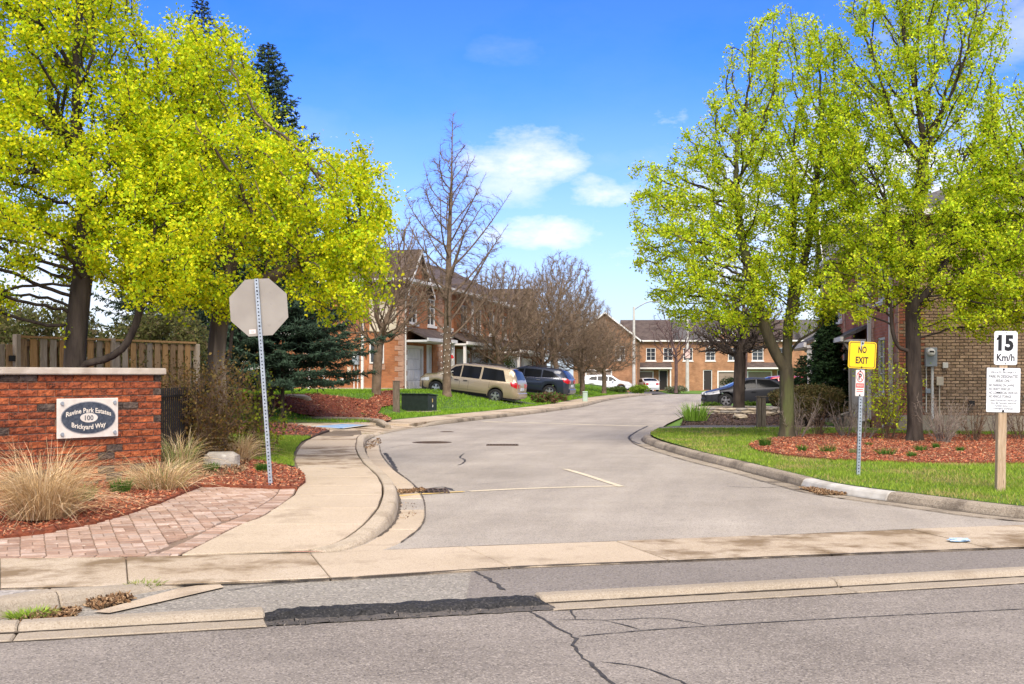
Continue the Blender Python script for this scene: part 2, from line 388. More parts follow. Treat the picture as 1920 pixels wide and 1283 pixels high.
soil = mat('soil', (.10, .075, .05), (.17, .13, .09), 3, .95, .6, 30)
mulch_red = mat('mulch_red', (.13, .036, .018), (.26, .075, .034), 14, .95, .9, 70)
mulch_dark = mat('mulch_dark', (.05, .03, .022), (.09, .055, .04), 14, .95, .9, 70)
turf = mat('turf', (.055, .115, .014), (.10, .165, .026), 3, .95, .7, 60)
turf_far = mat('turf_far', (.07, .16, .015), (.12, .2, .03), 2, .95, .7, 40)
gravel_m = mat_ground('gravel_grey', (.27, .25, .22), (.33, .3, .27), (.55, .5, .44), (.06, .05, .04), 38, (.6, .2), .95, 1.0)
iron = mat('grate_iron', (.05, .035, .025), (.10, .065, .045), 15, .8, .3, 60)
dark_void = mat('dark_void', (.008, .008, .008), rough=1.0)

def zs(y): return .03 + .10 * float(sstep(y, 10.2, 12.6))       # walk and beds rise to kerb height
def GS(u, v, f=None):
    f = f or (lambda x, y: zs(y)); z = .05
    for _ in range(40): p = G(u, v, z); z = .65 * z + .35 * f(p[0], p[1])
    return np.array((p[0], p[1], z))

# the whole ground, out to the horizon
g = MB(); g.add([(-2500, -800, -.07), (2500, -800, -.07), (2500, 4000, -.07), (-2500, 4000, -.07)], [(0, 1, 2, 3)], turf_far)
tag(g.build('ground'), kind='structure')

# ---- main road in front and its kerb line
KERB_A, KERB_B = np.array((-2.98, 6.83)), np.array((3.82, 8.77))
KD = (KERB_B - KERB_A) / np.linalg.norm(KERB_B - KERB_A); KN = np.array((-KD[1], KD[0]))
def kerb_pt(u_px, off=0.0):      # point of the gutter line under photo column u
    k = (u_px - 960) / FOCAL; t = (KERB_A[0] - k * KERB_A[1]) / (k * KD[1] - KD[0]); p = KERB_A + KD * t
    return p + KN * off
a, b = KERB_A - KD * 90, KERB_B + KD * 90
road = MB(); road.add([(*(a - KN * 16), 0), (*(b - KN * 16), 0), (*(b + KN * .02), 0), (*(a + KN * .02), 0)], [(0, 1, 2, 3)], asph_main)
road = tag(road.build('road'), kind='structure')

def ribbon(name, pts, w, m, parent, z=.004, jag=0.0, kind=None, ends=True):
    pts = np.asarray(pts, float)[:, :2]; n = len(pts); d = np.gradient(pts, axis=0); d /= np.linalg.norm(d, axis=1, keepdims=True) + 1e-9
    nn = np.stack([-d[:, 1], d[:, 0]], 1); ww = np.broadcast_to(np.asarray(w, float), (n,)).copy()
    if jag: ww = ww * (1 + jag * rng.uniform(-1, 1, n))
    if ends: ww[0] *= .2; ww[-1] *= .2
    l = pts + nn * ww[:, None] / 2; r = pts - nn * ww[:, None] / 2
    V = np.vstack([np.c_[l, np.full(n, z)], np.c_[r, np.full(n, z)]])
    o = link(name, raw_mesh(name, V, [(i, n + i, n + i + 1, i + 1) for i in range(n - 1)], m), parent)
    if o.data.polygons[0].normal.z < 0: o.data.flip_normals()
    auto_uv(o.data)
    if kind: o['kind'] = kind
    return o
def crack(px, w, parent, jit=.02, z=.004, m=None):
    base = smooth([G(u, v)[:2] for u, v in px], .07); base = base + rng.normal(0, jit, base.shape) * np.linspace(.4, 1, len(base))[:, None]
    return ribbon('crack', base, w, m or tar, parent, z, .55)
crack([(985, 1142), (1030, 1168), (1082, 1198), (1075, 1210), (1095, 1235), (1120, 1258), (1145, 1283), (1190, 1340)], .019, road, .012)
crack([(1082, 1194), (1210, 1183), (1400, 1170), (1650, 1156), (1920, 1143), (2200, 1130), (2700, 1108), (3300, 1085)], .012, road, .006)
crack([(1035, 1163), (1130, 1164), (1210, 1183)], .012, road, .01)
crack([(1130, 1164), (1240, 1160), (1330, 1174)], .009, road, .01)
crack([(1120, 1241), (1200, 1252), (1290, 1283), (1340, 1305)], .013, road, .01)
crack([(985, 1142), (1060, 1136), (1078, 1162)], .012, road, .008)
crack([(700, 1268), (790, 1258), (850, 1252)], .004, road, .01)

def sweep(name, path, prof, m, parent, gap=.006, seg=2.4, part='kerb_stone', hs=None, mats=None, close=True):
    """profile [(offset to the left, z)] swept along path and cut into separate stones; hs scales the height along the path"""
    path = np.asarray(path, float)[:, :2]; cum = np.r_[0, np.cumsum(np.linalg.norm(np.diff(path, axis=0), axis=1))]
    n = max(1, int(round(cum[-1] / seg))); cuts = np.linspace(0, cum[-1], n + 1)
    def at(s): return np.array((np.interp(s, cum, path[:, 0]), np.interp(s, cum, path[:, 1])))
    out = []
    for i in range(n):
        s0, s1 = cuts[i] + gap / 2, cuts[i + 1] - gap / 2; k = max(2, int((s1 - s0) / .3) + 1); V = []; dz = rng.uniform(-.003, .003)
        for s in np.linspace(s0, s1, k):
            p = at(s); d = at(min(s + .12, cum[-1])) - at(max(s - .12, 0)); d /= np.linalg.norm(d) + 1e-9; nl = np.array((-d[1], d[0])); h = np.interp(s / cum[-1], *hs) if hs else 1.0
            for o_, z_ in prof: V.append((*(p + nl * o_), z_ * h + dz if z_ > 0 else z_))
        q = len(prof); b = MB()
        F = [(a * q + j, a * q + (j + 1) % q, (a + 1) * q + (j + 1) % q, (a + 1) * q + j) for a in range(k - 1) for j in range(q)] + [tuple(range(q)), tuple((k - 1) * q + j for j in range(q - 1, -1, -1))]
        mm = mats(at((s0 + s1) / 2)) if mats else m
        b.add(V, F, mm); out.append(b.build(part, parent, bevel=.012))
    return out
LOWKERB = [(0, -.08), (0, .010), (.235, .006), (.26, .040), (.30, .052), (.42, .05), (.44, -.08)]
kerb = tag(empty('main_road_kerb'), kind='structure')
sweep('kerb_stone', [kerb_pt(-520), kerb_pt(503)], LOWKERB, conc_curb, kerb, seg=1.22)
sweep('kerb_stone', [kerb_pt(1036), kerb_pt(1690), kerb_pt(2900)], LOWKERB, conc_curb, kerb, seg=2.05)
# black asphalt berm that fills the broken kerb
berm = MB(); pts = []
na, nb_ = 40, 9
pa, pb = kerb_pt(500), kerb_pt(1046)
for i in range(na + 1):
    t = i / na; c = pa + (pb - pa) * t; e = min(1, min(t, 1 - t) * 14 + .25)
    for j in range(nb_):
        o_ = [.02, .09, .16, .19, .23, .28, .34, .39, .44][j]
        z_ = [.005, .007, .009, .032, .048, .054, .048, .03, .004][j] * (e if j > 2 else 1) + rng.uniform(-.006, .006) * (j > 0)
        p = c + KN * (o_ + rng.uniform(-.012, .012) + (.035 * mnoise.noise(Vector((i * .45, j * .2, 1.7))) if j < 4 else .02 * mnoise.noise(Vector((i * .6, 7, j * .3))))); pts.append((p[0], p[1], z_))
quad = lambda i, j: (i * nb_ + j, (i + 1) * nb_ + j, (i + 1) * nb_ + j + 1, i * nb_ + j + 1)
berm.add(pts, [quad(i, j) for i in range(na) for j in range(2, nb_ - 1)], asph_black); berm.add(pts, [quad(i, j) for i in range(na) for j in range(2)], asph_skirt)
tag(berm.build('asphalt_berm'), 'black fresh asphalt strip filling the broken roadside curb', 'asphalt berm')

def dirt_line(pts, w, z, parent, jag=.7, m=None): return tag(ribbon('joint_dirt', smooth(pts, .09) + 0, w, m or joint_dirt, parent, z, jag), kind='stuff')
for a_, b_ in ((-520, 503), (1036, 2400)):
    P_ = [kerb_pt(u, .224) for u in np.linspace(a_, b_, 12)]; dirt_line(P_, .028, .0125, kerb)
    dirt_line([kerb_pt(u, -.006) for u in np.linspace(a_, b_, 12)], .022, .0045, road)
    dirt_line([kerb_pt(u, .452) for u in np.linspace(a_, b_, 12)], .03, .0225, kerb)
# ---- walkway along the main road: separate slabs
ap = tag(empty('apron'), kind='structure')
FR = [(-900, 1135), (-400, 1118), (0, 1102), (240, 1098), (620, 1083), (955, 1062), (1255, 1050), (1560, 1038), (1855, 1027), (2150, 1016), (2450, 1006)]
BK = [(-900, 1085), (-400, 1064), (0, 1047.5), (236, 1045), (582, 1037), (870, 1024), (1155, 1014), (1445, 1003), (1705, 992), (1960, 983), (2210, 974)]
FRW = [G(*p, .03)[:2] for p in FR]; BKW = [G(*p, .03)[:2] for p in BK]
walk = tag(empty('sidewalk'), kind='structure')
slab_m = {0: conc, 1: conc, 2: conc_wet, 3: conc_wet, 4: conc, 5: conc, 6: conc_wet, 7: conc_wet, 8: conc_wet, 9: conc}
def slab(c4, zt, m, parent=walk, name='concrete_slab', gap=.007):
    c4 = np.asarray(c4, float)[:, :2]; c = c4.mean(0); z = [zt(*p) if callable(zt) else zt for p in c4]
    q = c4 + (c - c4) / np.linalg.norm(c - c4, axis=1)[:, None] * gap; n = len(q)
    b = MB(); b.add([(*p, zz) for p, zz in zip(q, z)] + [(*p, -.06) for p in q], [tuple(range(n)), tuple(range(2 * n - 1, n - 1, -1))] + [(i, i + n, (i + 1) % n + n, (i + 1) % n) for i in range(n)], m)
    return b.build(name, parent, bevel=.006)
for i in range(len(FR) - 1):
    slab([FRW[i], FRW[i + 1], BKW[i + 1], BKW[i]], .03 + rng.uniform(-.003, .003), slab_m[i])
jb = MB(); jp = FRW + BKW[::-1]; jb.add([(*p, .012) for p in jp], [tuple(range(len(jp)))], joint_dirt); tag(jb.build('joint_bed', walk), kind='stuff')

dirt_line(FRW, .026, .0275, walk); dirt_line(BKW[3:], .022, .0275, walk)
def flat(name, poly, z, m, parent=None, kind=None):
    b = MB(); b.add([(*p[:2], z) for p in poly], [tuple(range(len(poly)))], m); o = b.build(name, parent)
    if o.data.polygons[0].normal.z < 0: o.data.flip_normals()
    if kind: o['kind'] = kind
    return o
GX = lambda L, z=0.0: [G(u, v, z)[:2] for u, v in L]
# asphalt between kerb and walk: pale old part left, darker part right
flat('pale_asphalt', [kerb_pt(150, .4), kerb_pt(940, .4), *GX([(885, 1069)]), *[FRW[i] for i in (4, 3)], *GX([(60, 1108)])], .004, asph_apron, ap)
flat('grey_asphalt', [kerb_pt(900, .4), kerb_pt(2900, .4), *FRW[10:4:-1], *GX([(885, 1069)])], .008, asph_dark, ap)
flat('gravel_verge', [kerb_pt(-900, .4), kerb_pt(60, .4), *GX([(150, 1112), (200, 1100)]), *FRW[2::-1]], .012, gravel_m, ap)
crack([(885, 1070), (915, 1088), (945, 1110)], .03, ap, .012, .012)
crack([(420, 1110), (520, 1098), (640, 1086)], .012, ap, .01, .012)
# broken corner kerb at the far left, falling to nothing
oldk = tag(empty('corner_kerb'), kind='structure')
cp = smooth([G(u, v)[:2] for u, v in [(-500, 1290), (-250, 1225), (0, 1166), (90, 1148), (165, 1138), (250, 1117), (312, 1106), (352, 1101)]], .1)
sweep('kerb_stone', cp, [(0, -.08), (.0, .03), (.035, .10), (.08, .125), (.22, .12), (.24, -.08)], conc_old, oldk, seg=1.0, hs=([0, .55, .72, .86, 1], [1, 1, .95, .45, .06]), mats=lambda p: conc_curb)
flat('concrete_ramp', GX([(175, 1152), (275, 1124), (335, 1107), (408, 1096), (420, 1105), (300, 1133), (205, 1154)]), .016, conc, ap)
for (u, v) in ((590, 1031), ):
    ribbon('paint_mark', [G(543, 1032, .05)[:2], G(570, 1031.5, .05)[:2], G(606, 1031, .05)[:2]], .028, paint_red, walk, .0375, .3)

# ---- side street
LEFT_FACE = np.array([(-1.62, 10.2), (-1.41, 10.6), (-1.30, 11.3), (-1.25, 12.2), (-1.30, 13.3), (-1.47, 15.1), (-1.77, 17), (-2.30, 19.6), (-2.85, 22.9), (-3.2, 25.6), (-3.5, 28.4), (-3.44, 31.6), (-2.75, 35.9), (-1.25, 41.4), (.72, 48), (1.7, 51.8), (3.6, 59.8), (5.9, 74), (8.7, 87.4), (11.4, 97), (14, 102.5)])
LEFT_FACE = smooth(LEFT_FACE, .3)
RIGHT_FACE = smooth([(9.5, 11.9), (8, 11.75), (6.6, 12.0), (5.53, 12.75), (4.69, 14.4), (4.2, 15.6), (3.97, 17.4), (3.74, 19.6), (3.42, 22.1), (3.12, 26), (3.2, 28.8), (3.65, 31)], .3)
RIGHT_FAR = np.array([(3.65, 31), (4.4, 34.8), (5.1, 38.5), (7.1, 47.5), (8.9, 57), (12.2, 70), (14.2, 78), (22, 86), (60, 90)])
ds = lambda P_, k=4: [tuple(p) for p in P_[::k]]
far_edge = [(62, 104), (40, 103), (22, 103.5), (14, 102.5)]
sp = list(BKW[3:]) + [(9.5, 11.9)] + ds(RIGHT_FACE, 3) + [tuple(p) for p in RIGHT_FAR] + far_edge + ds(LEFT_FACE[::-1], 3)
sp = [BKW[4] + np.array((-.3, 0))] + [np.array(p) for p in BKW[4:9]] + [np.array(p) for p in sp[len(BKW[3:]):]]
street = drape('side_street', sp, lambda x, y: .002, 6, asph_side, kind='structure')
KERB = [(.0, -.08), (0.0, .015), (.02, .095), (.045, .125), (.18, .13), (.19, -.08)]
def split_at(P_, y0, y1): return P_[(P_[:, 1] >= y0) & (P_[:, 1] <= y1)]
sk = tag(empty('street_kerb'), kind='structure')
near = split_at(LEFT_FACE, 0, 31.5); far = split_at(LEFT_FACE, 35.6, 98)
_nl = np.r_[0, np.cumsum(np.linalg.norm(np.diff(near, axis=0), axis=1))]
def zwalk(x, y): return zs(y) - .09 * float(sstep(y, 28.3, 31.2))
hs_near = (_nl / _nl[-1], [(zwalk(0, y) + .004) / .13 for y in near[:, 1]])
sweep('kerb_stone', near, KERB, conc_kerb2, sk, seg=2.4, hs=hs_near)
sweep('kerb_stone', far, KERB, conc_old, sk, seg=3.0, hs=([0, .03, 1], [.2, .9, .9]), mats=lambda p: conc_curb if p[1] < 39 else conc_old)
sweep('kerb_stone', split_at(LEFT_FACE, 31.4, 35.7), [(0, -.08), (0, .02), (.03, .035), (.18, .035), (.19, -.08)], conc_curb, sk, seg=2.2)
sweep('kerb_stone', RIGHT_FACE[::-1], [(-o, z) for o, z in KERB][::-1], conc_old, sk, seg=2.3, hs=([0, .06, 1], [.4, 1, 1])) if False else None
rk = tag(empty('right_kerb'), kind='structure')
sweep('kerb_stone', RIGHT_FACE, [(-o - 0, z) for o, z in [(.0, -.08), (0, .02), (.03, .085), (.06, .115), (.2, .12), (.21, -.08)]], conc_old, rk, seg=2.0, hs=([0, .9, 1], [1, 1, .4]),
      mats=lambda p: paint_white if 14.35 < p[1] < 16.3 else conc_old)
# gutter pans
sweep('gutter_pan', split_at(LEFT_FACE, 0, 13.6), [(0, -.06), (-.30, -.06), (-.31, .009), (-.002, .006)][::-1], conc, sk, seg=1.7, part='gutter_pan')
sweep('gutter_pan', split_at(LEFT_FACE, 14.6, 26.5), [(0, -.06), (-.29, -.06), (-.30, .009), (-.002, .006)][::-1], conc, sk, seg=2.4, part='gutter_pan')
sweep('gutter_pan', split_at(RIGHT_FACE, 12.4, 27), [(0, -.06), (.27, -.06), (.28, .009), (.002, .006)], conc_old, rk, seg=2.4, part='gutter_pan')

for o_, w_, y0, y1, zz in ((-.012, .035, 11.3, 30.5, .0115), (-.315, .014, 10.8, 26.4, .0125), (-.02, .05, 36, 96, .0075)):
    P_ = split_at(LEFT_FACE, y0, y1); d_ = np.gradient(P_, axis=0); d_ /= np.linalg.norm(d_, axis=1, keepdims=True); dirt_line((P_ + np.stack([-d_[:, 1], d_[:, 0]], 1) * o_)[::3], w_, zz, sk)
for o_, w_, zz in ((.012, .04, .0115), (.295, .02, .0125)):
    P_ = split_at(RIGHT_FACE, 12.2, 30); d_ = np.gradient(P_, axis=0); d_ /= np.linalg.norm(d_, axis=1, keepdims=True); dirt_line((P_ + np.stack([-d_[:, 1], d_[:, 0]], 1) * o_)[::3], w_, zz, rk)
# painted lines, patches and cracks on the street
def line(px, w, m, z=.0065, jag=.06): return ribbon('painted_line', smooth([G(u, v)[:2] for u, v in px], .25), w, m, street, z, jag, ends=False)
line([(880, 922), (960, 918), (1060, 914.5), (1168, 912)], .125, paint_yellow)
line([(1166, 913.5), (1130, 902), (1095, 890.5), (1060, 880.5)], .10, paint_yellow, .0082)
line([(748, 931), (800, 927), (870, 923)], .10, paint_amber, .0105, .5)
line([(905, 791), (960, 792.5), (1050, 795), (1130, 797.5), (1225, 799.5)], .28, paint_yellow, .0065, .5)
line([(1060, 880.5), (1180, 879), (1290, 880)], .012, paint_yellow, .0082, .5)
for px, w in (([(870, 851), (862, 858), (872, 863), (866, 870), (856, 873)], .03), ([(760, 905), (790, 918), (830, 914), (850, 921)], .05), ([(1360, 913), (1430, 915), (1475, 911), (1420, 902)], .02),
              ([(722, 850), (735, 868), (745, 890), (762, 905)], .07), ([(720, 842), (780, 834), (900, 834), (1010, 836)], .012), ([(800, 890), (850, 888), (880, 886)], .012),
              ([(1215, 799), (1190, 812), (1180, 824), (1215, 838), (1262, 852)], .05), ([(850, 913), (1000, 902), (1150, 905)], .006)):
    crack(px, w, street, .012, .0068)
def disc(px, w, h, m, name, label, n=20):
    p = G(*px); s = (px[1] - HORIZON) / CAM_H; r = w / s / 2; b = MB(); b.lathe([(r, -.03), (r, .007), (r * .9, .010), (r * .88, .006)], n, m, c=(p[0], p[1], 0)); return b
for (u, v, w) in ((810, 830, 74), (838, 810, 26)):
    t = thing('manhole_cover', 'rusty round manhole cover in the pale street' if w > 50 else 'small flat iron valve cap in the street by the far curb', 'manhole cover', (0, 0, 0))
    disc((u, v), w, 0, iron, '', '').build('ring', t)
    p = G(u, v); b = MB()
    for k in range(-3, 4):
        rr = w / ((v - HORIZON) / CAM_H) / 2 * .8; hw = math.sqrt(max(.01, rr * rr - (k * rr / 4) ** 2)); b.box(p[0] - hw, p[0] + hw, p[1] + k * rr / 4 - .012, p[1] + k * rr / 4 + .012, .006, .012, iron)
    b.build('tread', t)
def grate(c, d, L_, W, nbar, label):
    t = thing('catch_basin_grate', label, 'drain grate', (c[0], c[1], .008), math.atan2(d[1], d[0])); b = MB()
    b.box(-L_ / 2, L_ / 2, -W / 2, -W / 2 + .03, -.03, .006, iron); b.box(-L_ / 2, L_ / 2, W / 2 - .03, W / 2, -.03, .006, iron); b.box(-L_ / 2, -L_ / 2 + .03, -W / 2 + .031, W / 2 - .031, -.03, .006, iron); b.box(L_ / 2 - .03, L_ / 2, -W / 2 + .031, W / 2 - .031, -.03, .006, iron)
    b.build('frame', t); b = MB(); b.box(-L_ / 2 + .002, L_ / 2 - .002, -W / 2 + .002, W / 2 - .002, -.035, -.004, dark_void); b.build('pit', t)
    for i in range(nbar):
        x = -L_ / 2 + .03 + (L_ - .06) * (i + .5) / nbar; q = MB(); q.box(x - .012, x + .012, -W / 2 + .031, W / 2 - .031, -.003, .007, iron); q.build('bar', t)
    b = MB(); b.box(-L_ / 2 + .031, L_ / 2 - .031, -.015, .015, -.0035, .0085, iron); b.build('crossbar', t)
grate(G(798, 922), (1, .12), .62, .62, 8, 'iron drain grate in the gutter beside the left concrete curb')
grate(G(942, 835), (1, .0), .72, .5, 9, 'iron drain grate out in the middle of the side street')
grate(G(1545, 921), (.5, -.86), .6, .5, 8, 'iron drain grate under brown leaves beside the right curb')

# ---- left walkway, pavers, beds and terrain
def curb_x(y): return np.interp(y, LEFT_FACE[:, 1], LEFT_FACE[:, 0])
def TL(x, y):            # terrain left of the street: rises away from the kerb beyond the accessible drive
    d = (curb_x(y) - x) * .97
    return zs(y) + float(sstep(y, 34, 42)) * float(np.clip((d - (3.9 - 1.65 * float(sstep(y, 48, 55)))) * (.38 - .203 * float(sstep(y, 48, 55))), 0, .74))
RUNGS = [[(338, 1040), (628, 1031)], [(450, 983), (676, 981)], [(515, 953), (714, 952)], [(551, 928), (716, 926)], [(560, 911), (706, 911)], [(566, 893), (692, 894)], [(558, 877), (679, 879)], [(552, 862), (668, 862)], [(556, 848), (660, 848)], [(563, 837), (659, 836)], [(574, 827), (664, 827)], [(592, 818), (679, 818)], [(617, 809), (704, 810)]]
RW = [[GS(*p)[:2] for p in r] for r in RUNGS]
inner_line = np.array([p + n_ for p, n_ in zip(LEFT_FACE, (lambda d: .197 * np.stack([-d[:, 1], d[:, 0]], 1) / np.linalg.norm(d, axis=1, keepdims=True))(np.gradient(LEFT_FACE, axis=0)))])
IX = [int(np.linalg.norm(inner_line - r[1], axis=1).argmin()) for r in RW]
IX[0] = 0
for i in range(len(RW)): RW[i][1] = inner_line[IX[i]]        # inner side butts against the kerb stones
for i in range(len(RW) - 1):
    slab([RW[i][0], RW[i][1], *[inner_line[k] for k in range(IX[i] + 1, IX[i + 1])], RW[i + 1][1], RW[i + 1][0]], zwalk, conc_wet if i in (6, 7, 8, 10) else conc, gap=.013)
jp = [r[0] for r in RW] + [r[1] for r in RW][::-1]
drape('joint_bed', jp, lambda x, y: zwalk(x, y) - .018, 1.0, joint_dirt, walk, 'stuff')
def offs(P_, o):
    d = np.gradient(P_, axis=0); d /= np.linalg.norm(d, axis=1, keepdims=True); return P_ + np.stack([-d[:, 1], d[:, 0]], 1) * o
FW = split_at(LEFT_FACE, 35, 98); fi, fo = offs(FW, .2)[::6], offs(FW, 1.7)[::6]
for i in range(len(fi) - 1):
    slab([fo[i], fi[i], fi[i + 1], fo[i + 1]], .13, conc if i % 3 else conc_wet, gap=.006)

# accessible drive between the two beds
drive_poly = [(-3.58, 31.2), (-3.4, 33), (-2.9, 35.4), (-4.1, 36.2)] + [tuple(GS(u, v)[:2]) for u, v in [(722, 799), (690, 792.5), (640, 790.5), (560, 789), (470, 787), (200, 786)]] + [tuple(GS(u, v)[:2]) for u, v in [(200, 796), (470, 792.5), (560, 799), (617, 809)]]
def z_drive(x, y): return .042 + .095 * float(sstep((curb_x(y) - x), .2, 1.5))
drape('access_drive', drive_poly, z_drive, .5, conc_wet, kind='structure', skirt=.12)
bl = [GS(*p)[:2] for p in [(583, 800.5), (640, 804.5), (690, 797.5), (640, 796.0)]]
pad = flat('blue_pad', bl, .1415, paint_blue, bpy.data.objects['access_drive'])
for i in range(4): ribbon('painted_line', [bl[i], (bl[i] + bl[(i + 1) % 4]) / 2, bl[(i + 1) % 4]], .14, paint_white, bpy.data.objects['access_drive'], .1445, .1, ends=False)
bc = sum(bl) / 4; ribbon('painted_line', [bc + (-.5, 0), bc, bc + (.6, .1)], .2, paint_white, bpy.data.objects['access_drive'], .1445, .4)
bk = smooth([GS(u, v)[:2] for u, v in [(200, 785), (470, 786), (560, 788), (640, 789.5), (690, 791.5), (722, 798)]], .4)
sweep('kerb_stone', bk, [(0, -.02), (0, .20), (.03, .245), (.17, .25), (.18, -.02)], conc_old, sk, seg=2.6, hs=([0, .9, 1], [1, 1, .6]))

# sheets
lawn_left = drape('lawn', [tuple(p) for p in offs(FW, 1.72)[::5]] + [(4, 112), (-40, 112), (-40, 38.5)], lambda x, y: TL(x, y) + .0, .9, turf, kind='structure')
drape('dirt_bed', [(-40, 9.0), (-5.0, 10.3), (-4.3, 11.8), (-4.25, 16.2), (-3.05, 16.45), (-3.0, 24), (-4.0, 31), (-40, 33)], lambda x, y: zs(y) - .01, 2.5, soil, kind='structure')
front_bed = [tuple(GS(u, v)[:2]) for u, v in [(-220, 1040), (0, 1012), (100, 999), (180, 983), (250, 963), (300, 945), (350, 925), (378, 914), (440, 915), (520, 918), (557, 917), (573, 905), (570, 893), (556, 884), (525, 873), (480, 866), (440, 858), (395, 850), (330, 846)]] + [(-8.2, 19.6), (-9.5, 13)]
def z_bed(x, y): return zs(y) + .03 + .02 * mnoise.noise(Vector((x * 2, y * 2, 0)))
drape('mulch_bed', front_bed, z_bed, .3, mulch_red, kind='structure', skirt=.12)
bed2 = [tuple(GS(u, v)[:2]) for u, v in [(618, 809), (600, 815), (585, 822), (520, 820), (465, 817), (430, 815), (400, 812), (400, 792), (470, 793), (560, 800)]]
drape('mulch_bed', bed2, lambda x, y: .165, .5, mulch_dark, kind='structure', skirt=.1)
patch = [tuple(GS(u, v)[:2]) for u, v in [(585, 821), (566, 829), (555, 842), (550, 855), (550, 866), (552, 876), (520, 873), (470, 864), (420, 850), (400, 840), (400, 814), (465, 816), (520, 820)]]
drape('grass_patch', patch, lambda x, y: .15, .5, turf, kind='structure')
def mound_z(x, y): return TL(x, y) + .06
mound = [tuple(GS(u, v, TL)[:2]) for u, v in [(716, 795), (735, 790), (726, 784), (708, 778), (716, 772), (742, 769), (748, 762), (735, 755), (712, 749), (690, 746.5), (640, 745), (560, 744.5), (470, 746), (330, 750)]] + [tuple(GS(u, v)[:2] + np.array((0, .12))) for u, v in [(330, 786.5), (470, 786.5), (560, 788), (640, 789.5), (690, 791.5)]]
drape('mulch_bed', mound, mound_z, .6, mulch_red, kind='structure')
# right side: lawn, bed, drive and stone garden
def TR(x, y): return .125 + .03 * float(sstep(y, 20, 28))
lawn_right_poly = [tuple(p) for p in offs(RIGHT_FACE, -.19)] + [(4.2, 31.6), (6.5, 31.8), (9.2, 31.9), (9.9, 30.6), (60, 24), (60, 11.3), (12, 11.5)]
lawn_right = drape('lawn', lawn_right_poly, TR, 1.0, turf, kind='structure')
right_bed = [tuple(G(u, v, .15)[:2]) for u, v in [(1402, 834), (1438, 825), (1500, 818), (1600, 815), (1720, 817), (1920, 819), (2300, 822), (2300, 872), (1920, 868), (1700, 866), (1560, 861), (1470, 853), (1418, 844)]]
def z_rbed(x, y): return TR(x, y) + .03 + .02 * mnoise.noise(Vector((x * 2, y * 2, 5)))
drape('mulch_bed', right_bed, z_rbed, .3, mulch_red, kind='structure', skirt=.12)
drape('driveway', [(4.35, 32), (3.9, 31.7), (4.2, 33.4), (5.3, 34.6), (9.3, 34.2), (9.3, 32.2), (6.5, 31.95)], lambda x, y: .11, 2, asph_drive, kind='structure')
flat('driveway_edge', [(4.0, 31.55), (6.5, 31.75), (9.25, 31.85), (10.1, 30.4), (10.5, 30.4), (9.4, 32.3), (6.5, 32.05), (4.1, 31.85)], .165, conc, None, 'structure')
garden = [(5.0, 34.7), (9.3, 34.4), (10.4, 41), (11.0, 49.5), (8.1, 50.5), (7.0, 46), (5.9, 40.5)]
def z_gard(x, y): return .09 + .05 * float(sstep(min(x - np.interp(y, [34.7, 40.5, 46, 50.5], [5.0, 5.9, 7.0, 8.1]), 2.2), 0, 1.3)) * float(sstep(y, 35.5, 40))
drape('mulch_bed', garden, z_gard, .6, mulch_dark, kind='structure')
drape('driveway', [(8.0, 50.6), (14.5, 49.5), (16.5, 60), (9.5, 61)], lambda x, y: .03, 3, asph_drive, kind='structure')
# ================================================================== PLANTS
bark_grey = mat('bark_grey', (.055, .044, .036), (.13, .105, .085), 7, .95, 1.6, 24, stretch=(1, 1, .22), c3=(.10, .095, .06), s3=5, f3=.55)
bark_dark = mat('bark_dark', (.028, .021, .017), (.075, .058, .045), 8, .95, 1.6, 22, stretch=(1, 1, .22))
bark_moss = mat('bark_moss', (.05, .042, .028), (.105, .088, .05), 6, .95, 1.6, 22, stretch=(1, 1, .22), c3=(.10, .11, .04), s3=4, f3=.52)
bark_torn = mat('bark_torn', (.06, .045, .035), (.15, .115, .085), 5, .95, 2.2, 18, stretch=(1, 1, .16), c3=(.34, .27, .19), s3=3.2, f3=.60)
bark_twig = mat('bark_twig', (.115, .078, .05), (.20, .145, .098), 5, .95)
bark_plum = mat('bark_plum', (.075, .045, .043), (.13, .085, .08), 5, .95)
leaf_m = mat_leaf('leaf', .6, .5)
needle_m = mat_leaf('needle', .7, .1)
straw_m = mat_leaf('straw', .85, .2)
blade_m = mat_leaf('grass_blade', .75, .3)
chip_m = mat_leaf('wood_chip', .95, 0)

